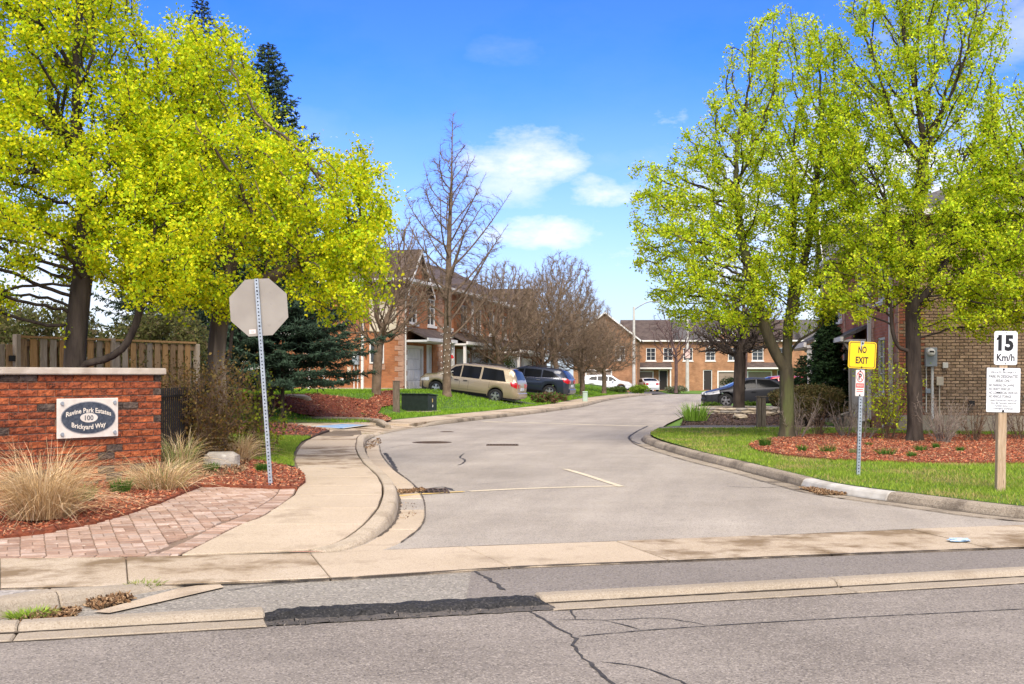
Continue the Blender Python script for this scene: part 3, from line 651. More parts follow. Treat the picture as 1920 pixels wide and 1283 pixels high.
def colonise(trunk, attr, D=.18, di=1.2, dk=.34, trop=(0, 0, .12), iters=120, seed=1, jit=.22, arms=()):
    """space colonisation: grows a branching skeleton from the trunk path to the attractor points"""
    r = np.random.default_rng(seed); maxn = 14000
    pos = np.zeros((maxn, 3)); par = np.full(maxn, -1, int); n = 0
    for p in trunk: pos[n] = p; par[n] = n - 1; n += 1
    nt_ = n
    for arm in arms:
        q = smooth(arm, D); j = int(((pos[:nt_] - q[0]) ** 2).sum(1).argmin())
        for p in q[1:]: pos[n] = p; par[n] = j; j = n; n += 1
    A = np.asarray(attr, float); best = np.full(len(A), 1e9); who = np.zeros(len(A), int); new0 = 0
    def update(i0, i1):
        nonlocal best, who
        for k in range(i0, i1, 600):
            q = pos[k:min(i1, k + 600)]
            d = ((A[:, None] - q[None]) ** 2).sum(2); j = d.argmin(1); m = d[np.arange(len(A)), j]; u = m < best
            best[u] = m[u]; who[u] = j[u] + k
    update(0, n); trop = np.array(trop); di_now = di * 3
    lastdir = np.zeros((maxn, 3)); lastdir[1:n] = pos[1:n] - pos[par[1:n]]
    for it in range(iters):
        if not len(A): break
        act = best < di_now ** 2
        if not act.any(): break
        acc = np.zeros((n, 3)); cnt = np.zeros(n); dv = A[act] - pos[who[act]]; dv /= np.linalg.norm(dv, axis=1, keepdims=True) + 1e-9
        np.add.at(acc, who[act], dv); np.add.at(cnt, who[act], 1); idx = np.nonzero(cnt)[0]
        d = acc[idx] / cnt[idx, None]; ld = lastdir[idx]; ld = ld / (np.linalg.norm(ld, axis=1, keepdims=True) + 1e-9)
        d = d + trop + ld * .35 + r.normal(0, jit, d.shape); d /= np.linalg.norm(d, axis=1, keepdims=True) + 1e-9
        k = len(idx)
        if n + k >= maxn: break
        pos[n:n + k] = pos[idx] + d * D; par[n:n + k] = idx; lastdir[n:n + k] = d; i0 = n; n += k; update(i0, n)
        keep = best > dk ** 2; A, best, who = A[keep], best[keep], who[keep]; di_now = max(di, di_now * .93)
    return pos[:n], par[:n]
def radii(par, R0, pw=2.25, rmin=.004):
    n = len(par); a = np.zeros(n); kids = np.bincount(par[par >= 0], minlength=n)
    a[kids == 0] = 1
    for i in range(n - 1, 0, -1): a[par[i]] += a[i] if par[i] >= 0 else 0
    rr = a ** (1 / pw); return np.maximum(rr / rr[0] * R0, rmin), kids
def chains(par, rad):
    n = len(par); ch = [[] for _ in range(n)]
    for i in range(1, n): ch[par[i]].append(i)
    out = []; stack = [(0, -1, -1)]       # node, start parent, limb id
    lid = -1
    while stack:
        i, p, limb = stack.pop(); c = ([p] if p >= 0 else []) + [i]
        me = len(out); out.append(None); my = limb
        while ch[i]:
            k = sorted(ch[i], key=lambda q: -rad[q]); i2 = k[0]
            for q in k[1:]: stack.append((q, i, -2 if limb == -1 else limb))
            i = i2; c.append(i)
        out[me] = (c, limb)
    return out
class Tubes:
    def __init__(s): s.V = []; s.F = []; s.n = 0
    def add(s, pts, rad, k):
        v = tube_rings(pts, rad, k); m = len(pts); i = np.arange(m - 1)[:, None] * k; j = np.arange(k)[None]; j2 = (j + 1) % k
        f = np.stack([i + j, i + j2, i + k + j2, i + k + j], 2).reshape(-1, 4) + s.n
        s.V.append(v); s.F.append(f); s.n += len(v)
    def mesh(s, name, m): return raw_mesh(name, np.vstack(s.V), np.vstack(s.F), m, smooth=True)

def sample_lobes(lobes, n, r, shell=.0):
    w = np.array([l[3] * l[4] * l[5] * (l[6] if len(l) > 6 else 1) for l in lobes]); w = w / w.sum(); out = []
    for l, q in zip(lobes, w):
        k = max(1, int(n * q)); d = r.normal(size=(k, 3)); d /= np.linalg.norm(d, axis=1, keepdims=True)
        rad = r.uniform(shell ** 3, 1, k) ** (1 / 3); out.append(np.array(l[:3]) + d * rad[:, None] * np.array(l[3:6]))
    return np.vstack(out)
def leaves_geo(c, size, r, cols, up=.5, spread=None, aspect=.8):
    """kite-shaped folded leaves at c; every leaf has its own pigment"""
    n = len(c); a = r.normal(size=(n, 3)); a[:, 2] -= .25
    if spread is not None: a = a + spread * 1.2
    a /= np.linalg.norm(a, axis=1, keepdims=True)
    nn = r.normal(size=(n, 3)); nn[:, 2] += up; b = np.cross(a, nn); b /= np.linalg.norm(b, axis=1, keepdims=True) + 1e-9; nn = np.cross(b, a)
    s = size * r.uniform(.6, 1.35, n)[:, None]; w = s * aspect * .5
    v = np.stack([c, c + a * s * .45 + b * w + nn * s * .12, c + a * s, c + a * s * .45 - b * w + nn * s * .12], 1).reshape(-1, 3)
    i = np.arange(n)[:, None] * 4; f = np.vstack([i + np.array((0, 1, 2)), i + np.array((0, 2, 3))])
    cols = np.asarray(cols, float); k = r.integers(0, len(cols), n); t = cols[k] * r.uniform(.75, 1.25, (n, 1)) ; return v, f, np.repeat(t, 4, 0)
def spikes_geo(p0, p1, w, r=None):
    """thin three-sided spikes from p0 to p1"""
    n = len(p0); d = p1 - p0; d = d / (np.linalg.norm(d, axis=1, keepdims=True) + 1e-9); ref = np.where(np.abs(d[:, 2:]) < .9, np.array([[0, 0, 1.]]), np.array([[1., 0, 0]]))
    x = np.cross(ref, d); x /= np.linalg.norm(x, axis=1, keepdims=True); y = np.cross(d, x); w = np.broadcast_to(np.asarray(w, float), (n,))[:, None]
    v = np.stack([p0 + x * w, p0 - x * w * .5 + y * w * .87, p0 - x * w * .5 - y * w * .87, p1], 1).reshape(-1, 3); i = np.arange(n)[:, None] * 4
    return v, np.vstack([i + np.array(q) for q in ((0, 1, 3), (1, 2, 3), (2, 0, 3))])

SPRING = [(.66, .70, .014), (.74, .73, .014), (.57, .66, .014), (.45, .60, .016), (.77, .70, .016), (.34, .50, .014)]
FRESH = [(.54, .68, .024), (.63, .72, .024), (.42, .58, .022), (.70, .74, .028), (.56, .58, .03), (.32, .48, .02)]
def tree(name, label, cat, base, trunk, lobes, n_attr, D=.2, R0=.15, seed=1, trop=(0, 0, .15), di=1.3, dk=.36, bark=None, leaf=None, group=None,
         limbs=12, twig=None, arms=(), shell=.0, kmax=9, extra=None, rmin=.0045, pw=2.25, jit=.22, lean=None, twig_m=None):
    r = np.random.default_rng(seed); t = thing(name, label, cat, base, 0, group)
    A = sample_lobes(lobes, n_attr, r, shell)
    if extra is not None: A = np.vstack([A, extra])
    pos, par = colonise(smooth(trunk, D), A, D, di, dk, trop, 160, seed, jit, arms); rad, kids = radii(par, R0, pw, rmin)
    flare = np.clip(1 - pos[:, 2] / .35, 0, 1); rad = rad * np.where(rad > R0 * .5, 1 + .35 * flare ** 2, 1)
    ch = chains(par, rad); trunkT = Tubes(); fine = Tubes(); L = {}
    lim = []                                    # limbs: subtrees that leave the trunk
    for c, limb in ch:
        if limb == -2: lim.append((rad[c[1]], c))
    lim.sort(key=lambda q: -q[0]); top = {tuple(c[:2]): i for i, (_, c) in enumerate(lim[:limbs])}
    owner = np.full(len(pos), -1)
    for i, (_, c) in enumerate(lim[:limbs]): owner[c[1]] = i
    on_trunk = np.zeros(len(pos), bool); on_trunk[[c for c, l in ch if l == -1][0]] = True
    for i in range(1, len(pos)):
        if owner[i] < 0 and not on_trunk[i]: owner[i] = owner[par[i]] if not on_trunk[par[i]] else 99
    for c, limb in ch:
        if len(c) < 2: continue
        rr = rad[c].copy()
        if limb != -1: rr[0] = min(rr[0], rr[1] * 1.25)
        rr[-1] *= .6
        k = kmax if rr.max() > .09 else 7 if rr.max() > .05 else 5 if rr.max() > .02 else 3
        o = trunkT if limb == -1 else fine
        if limb != -1 and 0 <= owner[c[1]] < limbs: o = L.setdefault(owner[c[1]], Tubes())
        o.add(pos[c], rr, k)
    link('trunk', trunkT.mesh('trunk', bark), t)
    for q in sorted(L): link('limb', L[q].mesh('limb', bark), t)
    thin = np.nonzero((rad < .02) & (np.arange(len(pos)) > len(trunk)))[0]; d = pos - pos[np.maximum(par, 0)]; dn = d / (np.linalg.norm(d, axis=1, keepdims=True) + 1e-9)
    vs, fs, n0 = [], [], 0
    if fine.V: vs.append(np.vstack(fine.V)); F4 = np.vstack(fine.F); fs.append(np.vstack([F4[:, [0, 1, 2]], F4[:, [0, 2, 3]]])); n0 = fine.n
    if twig:                                    # short side twigs
        per, ln, w = twig; i = np.repeat(thin, per); p0 = pos[i] - d[i] * r.uniform(0, 1, (len(i), 1)); a = dn[i] + r.normal(0, .75, (len(i), 3)); a[:, 2] += .25; a /= np.linalg.norm(a, axis=1, keepdims=True)
        p1 = p0 + a * (ln * r.uniform(.35, 1.2, len(i)))[:, None]; v, f = spikes_geo(p0, p1, w); vs.append(v); fs.append(f + n0); tw = p1
    if vs: link('fine_branching', raw_mesh('fine_branching', np.vstack(vs), np.vstack(fs), twig_m or bark), t)
    if leaf:                                    # per, cluster leaves, spread, size, colours
        per, cl, sg, size, cols = leaf; i = np.repeat(thin, per); keep = r.uniform(size=len(i)) < .9; i = i[keep]
        p0 = pos[i] - d[i] * r.uniform(0, 1, (len(i), 1)) + r.normal(0, sg * 1.1, (len(i), 3)); gap_ = np.array([mnoise.noise(Vector(q * 1.15 + seed)) for q in p0]); sel = (gap_ > -.16) | (r.uniform(size=len(i)) < .25); p0, i = p0[sel], i[sel]; c = np.repeat(p0, cl, 0) + r.normal(0, sg, (len(p0) * cl, 3))
        cc = np.repeat(r.normal(0, 1, (len(p0), 1)), cl, 0)
        v, f, tint = leaves_geo(c, size, r, cols, spread=np.repeat(dn[i], cl, 0)); tint = tint * np.repeat(np.exp(.14 * cc), 4, 0)
        link('crown', raw_mesh('crown', v, f, leaf_m, tint), t); print('LEAVES', label, len(pos), len(v) // 4)
    return t

def conifer(name, label, base, height, r0, seed, cols, z0=.4, step=.33, per=9, droop=.25, cat='tree', group=None, dens=1.0, bare_top=.0):
    """spruce: whorls of drooping boughs that carry needle sprays"""
    r = np.random.default_rng(seed); t = thing(name, label, cat, base, 0, group)
    T = Tubes(); T.add(np.array([(0, 0, 0), (0, 0, height * .5), (.03, 0, height)]), np.array((height * .016, height * .010, .012)), 7); link('trunk', T.mesh('trunk', bark_dark), t)
    B = Tubes(); P0, P1, C = [], [], []; z = z0; cols = np.array(cols)
    while z < height * .985:
        q = (z - z0) / (height - z0); L = r0 * (1 - q) ** .85 * r.uniform(.8, 1.12) + .12
        n = max(4, int(per * (1 - .45 * q))); a0 = r.uniform(0, 6.3)
        for k in range(n):
            a = a0 + k * 6.283 / n + r.normal(0, .15); Lk = L * r.uniform(.72, 1.15); s = np.linspace(0, 1, 6); up = .32 * q
            p = np.stack([np.cos(a) * s * Lk, np.sin(a) * s * Lk, z + Lk * (up * s - droop * s ** 1.5 * (1 - q) + .16 * s ** 3)], 1) + r.normal(0, .015, (6, 3))
            B.add(p, np.linspace(.006 + .012 * Lk, .004, 6), 3)
            m = max(3, int(Lk * 9 * dens)); u = r.uniform(.22, 1, m) ; base_ = np.stack([np.interp(u, s, p[:, j]) for j in range(3)], 1)
            side = np.where(r.uniform(size=m) < .5, 1, -1); sa = a + side * r.uniform(.5, 1.2, m); sl = (.12 + .42 * Lk * (1 - u) ** .7 * .6) * r.uniform(.6, 1.2, m)
            tip = base_ + np.stack([np.cos(sa) * sl, np.sin(sa) * sl, -sl * r.uniform(-.1, .35, m)], 1)
            nn = 6; w = np.linspace(.15, 1, nn); pts = (base_[:, None] + (tip - base_)[:, None] * w[None, :, None]).reshape(-1, 3)
            dirs = np.repeat((tip - base_) / (sl[:, None] + 1e-6), nn, 0) * .8 + r.normal(0, .7, (m * nn, 3)); dirs[:, 2] += .2; dirs /= np.linalg.norm(dirs, axis=1, keepdims=True)
            P0.append(pts); P1.append(pts + dirs * r.uniform(.05, .11, (len(pts), 1)) * (1 + .25 * Lk)); C.append(cols[r.integers(0, len(cols), len(pts))] * np.exp(r.normal(0, .22, (len(pts), 1))))
        z += step * (1 - .45 * q) * r.uniform(.8, 1.2)
    link('bough_wood', B.mesh('bough_wood', bark_dark), t)
    v, f = spikes_geo(np.vstack(P0), np.vstack(P1), .021); link('needles', raw_mesh('needles', v, f, needle_m, np.repeat(np.vstack(C), 4, 0)), t); return t

def foliage_bush(name, label, base, lobes, n, size, cols, seed, cat='shrub', group=None, stems=7, stem_m=None, up=.3, shell=.55, tagkind=None, aspect=.6):
    r = np.random.default_rng(seed); t = thing(name, label, cat, base, 0, group); c = sample_lobes(lobes, n, r, shell)
    k = np.array([mnoise.noise(Vector(p * 2.2)) for p in c]); c = c[k > -.22]; c = c[c[:, 2] > .02]
    v, f, tint = leaves_geo(c, size, r, cols, up=up, aspect=aspect); link('foliage', raw_mesh('foliage', v, f, needle_m if aspect < .5 else leaf_m, tint), t)
    T = Tubes(); L = sample_lobes(lobes, max(3, stems), r)
    for q in L: T.add(np.array([(q[0] * .15, q[1] * .15, 0), (q[0] * .5, q[1] * .5, q[2] * .5), tuple(q)]), np.array((.025, .016, .006)) * (1 + np.ptp(c[:, 2]) * .3), 5)
    link('stem', T.mesh('stem', stem_m or bark_dark), t); return t

def tuft_geo(n, h, spread, r, cols, w=.006, bend=.6, base_r=.1, segs=4, up=1.0):
    """arching blades from a common root"""
    a = r.uniform(0, 6.283, n); q = np.sqrt(r.uniform(0, 1, n)); b0 = np.stack([np.cos(a) * q * base_r, np.sin(a) * q * base_r, np.zeros(n)], 1)
    a2 = a + r.normal(0, .6, n); out = np.stack([np.cos(a2), np.sin(a2), np.zeros(n)], 1); L = h * r.uniform(.45, 1.15, n); lean = spread * r.uniform(.1, 1, n) * (.3 + .7 * q); bd = bend * r.uniform(.2, 1.2, n)
    s = np.linspace(0, 1, segs)[None, :, None]; o = out[:, None]; Z = np.array((0, 0, 1.))
    p = b0[:, None] + o * (lean[:, None, None] * s + (bd * L * .6)[:, None, None] * s ** 3) + Z * (L[:, None, None] * (s - (bd * .42)[:, None, None] * s ** 3)) * up
    side = np.stack([-np.sin(a2), np.cos(a2), np.zeros(n)], 1) + r.normal(0, .5, (n, 3)); side /= np.linalg.norm(side, axis=1, keepdims=True); ww = (w * np.array([1, .9, .6, .12][:segs] if segs == 4 else np.linspace(1, .1, segs)))[None, :, None]
    l = p + side[:, None] * ww; rr = p - side[:, None] * ww; v = np.stack([l, rr], 2).reshape(-1, 3)
    i = (np.arange(n)[:, None] * segs + np.arange(segs - 1)[None]).reshape(-1, 1) * 2; f = i + np.array((0, 1, 3, 2))
    cols = np.array(cols); c = cols[r.integers(0, len(cols), n)] * np.exp(r.normal(0, .18, (n, 1))); return v, f, np.repeat(c, segs * 2, 0)
def ray_clump(name, label, base, parts, seed, cat='grass clump', group=None):
    r = np.random.default_rng(seed); t = thing(name, label, cat, base, 0, group)
    for nm, m, kw in parts:
        v, f, c = tuft_geo(r=r, **kw); link(nm, raw_mesh(nm, v, f, m, c), t)
    return t
def bare_shrub(name, label, base, n, h, spread, seed, m, group=None, leaf=None, rad=.008, forks=3, up=.9):
    """stems that fork into twigs"""
    r = np.random.default_rng(seed); t = thing(name, label, 'shrub', base, 0, group); T = Tubes(); P0, P1, tips = [], [], []
    for _ in range(n):
        a = r.uniform(0, 6.283); L = h * r.uniform(.55, 1.1); d = np.array((math.cos(a) * spread * r.uniform(.1, 1), math.sin(a) * spread * r.uniform(.1, 1), up * L)); b = np.array((math.cos(a), math.sin(a), 0)) * r.uniform(0, .08 + spread * .12)
        s = np.linspace(0, 1, 6)[:, None]; p = b + d * s + r.normal(0, .025 * h, (6, 3)) * s; T.add(p, np.linspace(rad, rad * .4, 6) * r.uniform(.6, 1.2), 4)
        for i in range(1, 6):
            for _k in range(forks):
                e = d / np.linalg.norm(d) + r.normal(0, .55, 3); e /= np.linalg.norm(e); q = p[i] + e * L * r.uniform(.12, .34); P0.append(p[i]); P1.append(q)
                for _j in range(2):
                    e2 = e + r.normal(0, .6, 3); m0 = p[i] + (q - p[i]) * r.uniform(.3, .8); P0.append(m0); P1.append(m0 + e2 / np.linalg.norm(e2) * L * r.uniform(.06, .18)); tips.append(P1[-1])
    link('stem', T.mesh('stem', m), t); v, f = spikes_geo(np.array(P0), np.array(P1), rad * .42); link('twig_spray', raw_mesh('twig_spray', v, f, m), t)
    if leaf:
        cl, sg, size, cols = leaf; tp = np.array(tips); c = np.repeat(tp, cl, 0) + r.normal(0, sg, (len(tp) * cl, 3)); v, f, tint = leaves_geo(c, size, r, cols); link('foliage', raw_mesh('foliage', v, f, leaf_m, tint), t)
    return t
# ================================================================== BUILDINGS
brick_or = mat_brick('brick_orange', (.41, .165, .07), (.32, .12, .052), (.26, .15, .09), .235, .085)
brick_tan = mat_brick('brick_tan', (.37, .19, .10), (.30, .145, .075), (.36, .24, .14), .235, .085)
brick_red = mat_brick('brick_red', (.38, .14, .08), (.29, .10, .06), (.25, .18, .14), .235, .085)
brick_quoin = mat_brick('brick_quoin', (.46, .27, .18), (.38, .2, .13), (.36, .28, .22), .235, .085)
shingle = mat_brick('shingle_brown', (.075, .055, .048), (.11, .085, .072), (.04, .03, .027), .32, .14, .012, var=.5)
shingle_g = mat_brick('shingle_grey', (.085, .08, .078), (.12, .112, .108), (.045, .042, .04), .32, .14, .012, var=.5)
trim_w = mat('trim_white', (.66, .64, .6), (.72, .7, .66), 3, .6)
trim_c = mat('trim_cream', (.55, .47, .36), (.6, .52, .41), 3, .7)
taupe = mat('garage_taupe', (.24, .185, .14), (.27, .21, .165), 3, .6)
stucco = mat('stucco_cream', (.56, .48, .35), (.62, .54, .42), 4, .85, .3, 60)
fnd = mat('foundation', (.36, .29, .21), (.44, .365, .275), 3, .92, .3, 40)
glass_w = mat_glass('window_glass', (.03, .035, .042), .08)
door_dk = mat('door_dark', (.03, .025, .022), rough=.5)
steel_g = mat('steel_grey', (.28, .31, .34), (.33, .36, .39), 5, .5, metal=.2)

def holed_wall(b, x0, x1, z0, z1, holes, y0, y1, m):
    xs = sorted({x0, x1, *[h[0] for h in holes], *[h[1] for h in holes]}); zz = sorted({z0, z1, *[h[2] for h in holes], *[h[3] for h in holes]})
    for i in range(len(xs) - 1):
        run = None
        for j in range(len(zz) - 1):
            cx, cz = (xs[i] + xs[i + 1]) / 2, (zz[j] + zz[j + 1]) / 2; hole = any(h[0] < cx < h[1] and h[2] < cz < h[3] for h in holes)
            if not hole: run = [zz[j], zz[j + 1]] if run is None else [run[0], zz[j + 1]]
            if (hole or j == len(zz) - 2) and run: b.box(xs[i], xs[i + 1], y0, y1, run[0], run[1], m); run = None
def window(par, x0, x1, z0, z1, y, cols=2, rows=3, fm=None, arch=False):
    """frame with its sill; panes and glazing bars are sub-parts. outside is -y"""
    fm = fm or trim_w; b = MB(); f = .07
    b.box(x0, x0 + f, y + .03, y + .12, z0, z1, fm); b.box(x1 - f, x1, y + .03, y + .12, z0, z1, fm); b.box(x0 + f, x1 - f, y + .032, y + .118, z0, z0 + f, fm); b.box(x0 + f, x1 - f, y + .032, y + .118, z1 - f, z1, fm)
    w = b.build('window', par)
    s = MB(); s.box(x0 - .08, x1 + .08, y - .07, y + .1, z0 - .12, z0 - .002, fm); s.build('sill', w)
    for i in range(cols):
        a, c = x0 + f + (x1 - x0 - 2 * f) * i / cols, x0 + f + (x1 - x0 - 2 * f) * (i + 1) / cols
        p = MB(); p.box(a + .001, c - .001, y + .085, y + .095, z0 + f, z1 - f, glass_w); p.build('pane', w)
    g = MB()
    for i in range(1, cols): q = x0 + f + (x1 - x0 - 2 * f) * i / cols; g.box(q - .022, q + .022, y + .05, y + .084, z0 + f, z1 - f, fm)
    for j in range(1, rows): q = z0 + f + (z1 - z0 - 2 * f) * j / rows; g.box(x0 + f, x1 - f, y + .055, y + .083, q - .014, q + .014, fm)
    g.build('glazing_bar', w); return w
def garage_door(par, x0, x1, z1, y, dm, fm, rows=4):
    b = MB(); f = .13
    b.box(x0, x0 + f, y - .02, y + .2, 0, z1, fm); b.box(x1 - f, x1, y - .02, y + .2, 0, z1, fm); b.box(x0 + f, x1 - f, y - .018, y + .2, z1 - f, z1, fm)
    d = b.build('garage_door', par); h = (z1 - f) / rows
    for r_ in range(rows):
        p = MB(); p.box(x0 + f + .002, x1 - f - .002, y + .1, y + .14, r_ * h + .006, (r_ + 1) * h - .006, dm); n = 4; w = (x1 - x0 - 2 * f) / n
        for k in range(n): p.box(x0 + f + k * w + .06, x0 + f + (k + 1) * w - .06, y + .088, y + .102, r_ * h + .09, (r_ + 1) * h - .09, dm)
        p.build('panel', d)
    return d
def entry_door(par, x0, x1, z1, y, dm, fm, z0=.0):
    b = MB(); f = .09; b.box(x0, x0 + f, y + .02, y + .2, z0, z1, fm); b.box(x1 - f, x1, y + .02, y + .2, z0, z1, fm); b.box(x0 + f, x1 - f, y + .022, y + .2, z1 - f, z1, fm); b.box(x0 + f + .002, x1 - f - .002, y + .1, y + .15, z0 + .01, z1 - f - .003, dm); d = b.build('front_door', par)
    h = MB(); h.tube([(x0 + .2, y + .06, z0 + 1.0), (x0 + .2, y + .06, z0 + 1.12)], .015, 6, steel_g); h.build('handle', d); return d
def roof_slab(b, p, th, m):
    """slab from 3 or 4 corner points, th thick downwards"""
    p = [np.array(q, float) for q in p]; n = len(p); b.add(p + [q - np.array((0, 0, th)) for q in p], [tuple(range(n)), tuple(range(2 * n - 1, n - 1, -1))] + [(i, i + n, (i + 1) % n + n, (i + 1) % n) for i in range(n)], m)
def hip_roof(par, x0, x1, y0, y1, z, pitch, m, o=.4, hips=(True, True), fm=None):
    """ridge along x; hips=(low x end, high x end)"""
    fm = fm or trim_w; x0 -= o; x1 += o; y0 -= o; y1 += o; h = (y1 - y0) / 2 * pitch; ym = (y0 + y1) / 2; ins = (y1 - y0) / 2
    xa, xb = x0 + (ins if hips[0] else 0), x1 - (ins if hips[1] else 0); b = MB(); th = .12
    roof_slab(b, [(x0, y0, z), (x1, y0, z), (xb, ym, z + h), (xa, ym, z + h)], th, m); roof_slab(b, [(x1, y1, z), (x0, y1, z), (xa, ym, z + h), (xb, ym, z + h)], th, m)
    if hips[0]: roof_slab(b, [(x0, y1, z), (x0, y0, z), (xa, ym, z + h)], th, m)
    if hips[1]: roof_slab(b, [(x1, y0, z), (x1, y1, z), (xb, ym, z + h)], th, m)
    r_ = b.build('roof', par); g = MB()
    g.box(x0 - .1, x1 + .1, y0 - .1, y0 - .002, z - .17, z - .02, fm)
    if hips[1]: g.box(x1 + .002, x1 + .1, y0, y1, z - .17, z - .02, fm)
    if hips[0]: g.box(x0 - .1, x0 - .002, y0, y1, z - .17, z - .02, fm)
    g.box(x0 + .05, x1 - .05, y0 + .01, y0 + o - .02, z - .2, z - .125, fm); g.build('gutter', r_); return h
def front_gable(par, x0, x1, z, h, wm, rm, y=0.0, o=.3, run=3.0):
    b = MB(); xm = (x0 + x1) / 2; b.prism([(x0, z), (x1, z), (xm, z + h)], y - .06, y + .1, wm, axes=(0, 2, 1)); g = b.build('gable', par); r = MB(); k = h / (xm - x0)
    for a, s in ((x0 - o, 1), (x1 + o, -1)):
        za = z - o * k; q = [(a, y - .35, za + .06), (a, y + run, za + .06), (xm, y + run, z + h + .06), (xm, y - .35, z + h + .06)]
        if s < 0: q = q[::-1]
        roof_slab(r, q, .1, rm)
    r.build('gable_roof', g); f = MB()
    for a, s in ((x0 - o, 1), (x1 + o, -1)):
        za = z - o * k; f.add([(a, y - .38, za + .05), (a, y - .38, za - .14), (xm, y - .38, z + h - .14), (xm, y - .38, z + h + .05), (a, y - .351, za + .05), (a, y - .351, za - .14), (xm, y - .351, z + h - .14), (xm, y - .351, z + h + .05)], [(0, 1, 2, 3), (7, 6, 5, 4), (0, 4, 5, 1), (1, 5, 6, 2), (3, 2, 6, 7), (0, 3, 7, 4)], trim_w)
    f.build('rake_board', g); return g
def quoins(par, x, side, z1, m, y=0.0, w=.5, name='quoin'):
    z = .25; k = 0
    while z < z1 - .3:
        ww = w if k % 2 == 0 else w * .62; b = MB(); a = (x, x + ww) if side > 0 else (x - ww, x); b.box(a[0], a[1], y - .022, y + .05, z, z + .24, m); b.build(name, par); z += .255; k += 1

def townhouse(label, origin, rz, w, flip, brick, eave=5.5, depth=9.0, roof=shingle, garage=(.35, 2.85), gm=trim_w, gf=trim_w, ends=(False, False), gable=True, arch=False, group=None, porch=True, quoin=True, pitch=.5, wins=2, hips=None):
    t = thing('townhouse', label, 'house', origin, rz, group); X = (lambda a: w - a) if flip else (lambda a: a)
    def rect(a, b, c, d): a, b = sorted((X(a), X(b))); return (a, b, c, d)
    gd = rect(garage[0], garage[1], 0, 2.25); ed = rect(garage[1] + .55, garage[1] + 1.55, 0.15, 2.35)
    holes = [gd, ed]; wn = []
    for i in range(wins):
        c = w * (i + .5) / wins; ww = .52 if wins > 2 else .62
        r_ = (c - ww, c + ww, 3.35, 4.75); holes.append(r_); wn.append(r_)
    b = MB(); holed_wall(b, 0, w, 0, eave, holes, 0, .28, brick); b.box(0, .25, .282, depth, 0, eave, brick); b.box(w - .25, w, .282, depth, 0, eave, brick); b.box(.252, w - .252, depth - .25, depth, 0, eave, brick); b.box(.252, w - .252, .5, .6, .0, eave, door_dk)
    for e, x in ((ends[0], 0.0), (ends[1], w - .25)):
        hh = (depth / 2) * pitch
        if e and not (hips and hips[0 if x == 0 else 1]): b.prism([(0.1, eave), (depth - .1, eave), (depth / 2, eave + hh - .12)], x + .002, x + .248, brick, axes=(1, 2, 0))
    b.build('wall', t); garage_door(t, *gd[:2], gd[3], 0, gm, gf); entry_door(t, ed[0], ed[1], ed[3], .05, door_dk if gm is not trim_w else trim_w, gf, .15)
    for r_ in wn: window(t, *r_, 0.0, cols=2, rows=3)
    hip_roof(t, 0, w, 0, depth, eave, pitch, roof, .35, hips or (False, False))
    if gable: c = X(garage[0] + 1.3); front_gable(t, c - 1.7, c + 1.7, eave - .4, 1.9, brick, roof, y=-.02)
    if porch:
        a, c = sorted((X(garage[0] - .2), X(garage[1] + 1.9))); a = max(a, .03); c = min(c, w - .03); p = MB(); roof_slab(p, [(a, -1.15, 2.62), (c, -1.15, 2.62), (c, -.03, 3.15), (a, -.03, 3.15)], .1, roof); pr = p.build('porch_roof', t)
        g = MB(); g.box(a, c, -1.25, -1.152, 2.44, 2.6, trim_w); g.box(a + .02, c - .02, -1.14, -.04, 2.40, 2.5, trim_w); g.build('fascia', pr)
        s = MB(); xx = X(garage[1] + 1.75); s.box(xx - .07, xx + .07, -1.1, -.96, 0, 2.4, trim_w); s.build('porch_post', t)
    if quoin:
        quoins(t, .003 + (0 if not ends[0] else -.02), 1, eave, brick_quoin); quoins(t, w - .003, -1, eave, brick_quoin)
    d = MB(); xx = X(.12); d.tube([(xx, -.06, eave - .2), (xx, -.06, .1), (xx, -.25, .05)], .045, 6, trim_w); d.build('downspout', t)
    return t

# ---- left row along the street
LO, LR = np.array((-5.27, 57.0, .83)), math.atan2(.97, .26); LX = np.array((math.cos(LR), math.sin(LR), 0)); LY = np.array((-math.sin(LR), math.cos(LR), 0))
grp = 'brick townhouses along the left of the street'
h1 = townhouse('orange brick end townhouse with white garage door, grey meter and blank side wall', LO, LR, 5.6, False, brick_or, depth=12.5, ends=(True, False), group=grp, wins=2, pitch=.36, hips=(True, False))
townhouse('brick townhouse next to the end one, behind the gold minivan', LO + LX * 5.61 - LX * 0, LR, 5.7, True, brick_or, depth=10, group=grp, gable=False)
townhouse('brick townhouse with white garage door behind the dark blue car', LO + LX * 11.32 + np.array((0, 0, -.1)), LR, 5.7, False, brick_or, depth=10, group=grp, gable=False)
townhouse('brick townhouse half hidden by bare trees beyond the dark blue car', LO + LX * 17.04 + np.array((0, 0, -.2)), LR, 5.7, True, brick_or, depth=10, group=grp, gable=False)
townhouse('far end brick townhouse of the left row behind bare crab apple trees', LO + LX * 22.76 + np.array((0, 0, -.3)), LR, 5.7, False, brick_or, depth=10, group=grp, ends=(False, True), hips=(False, True))
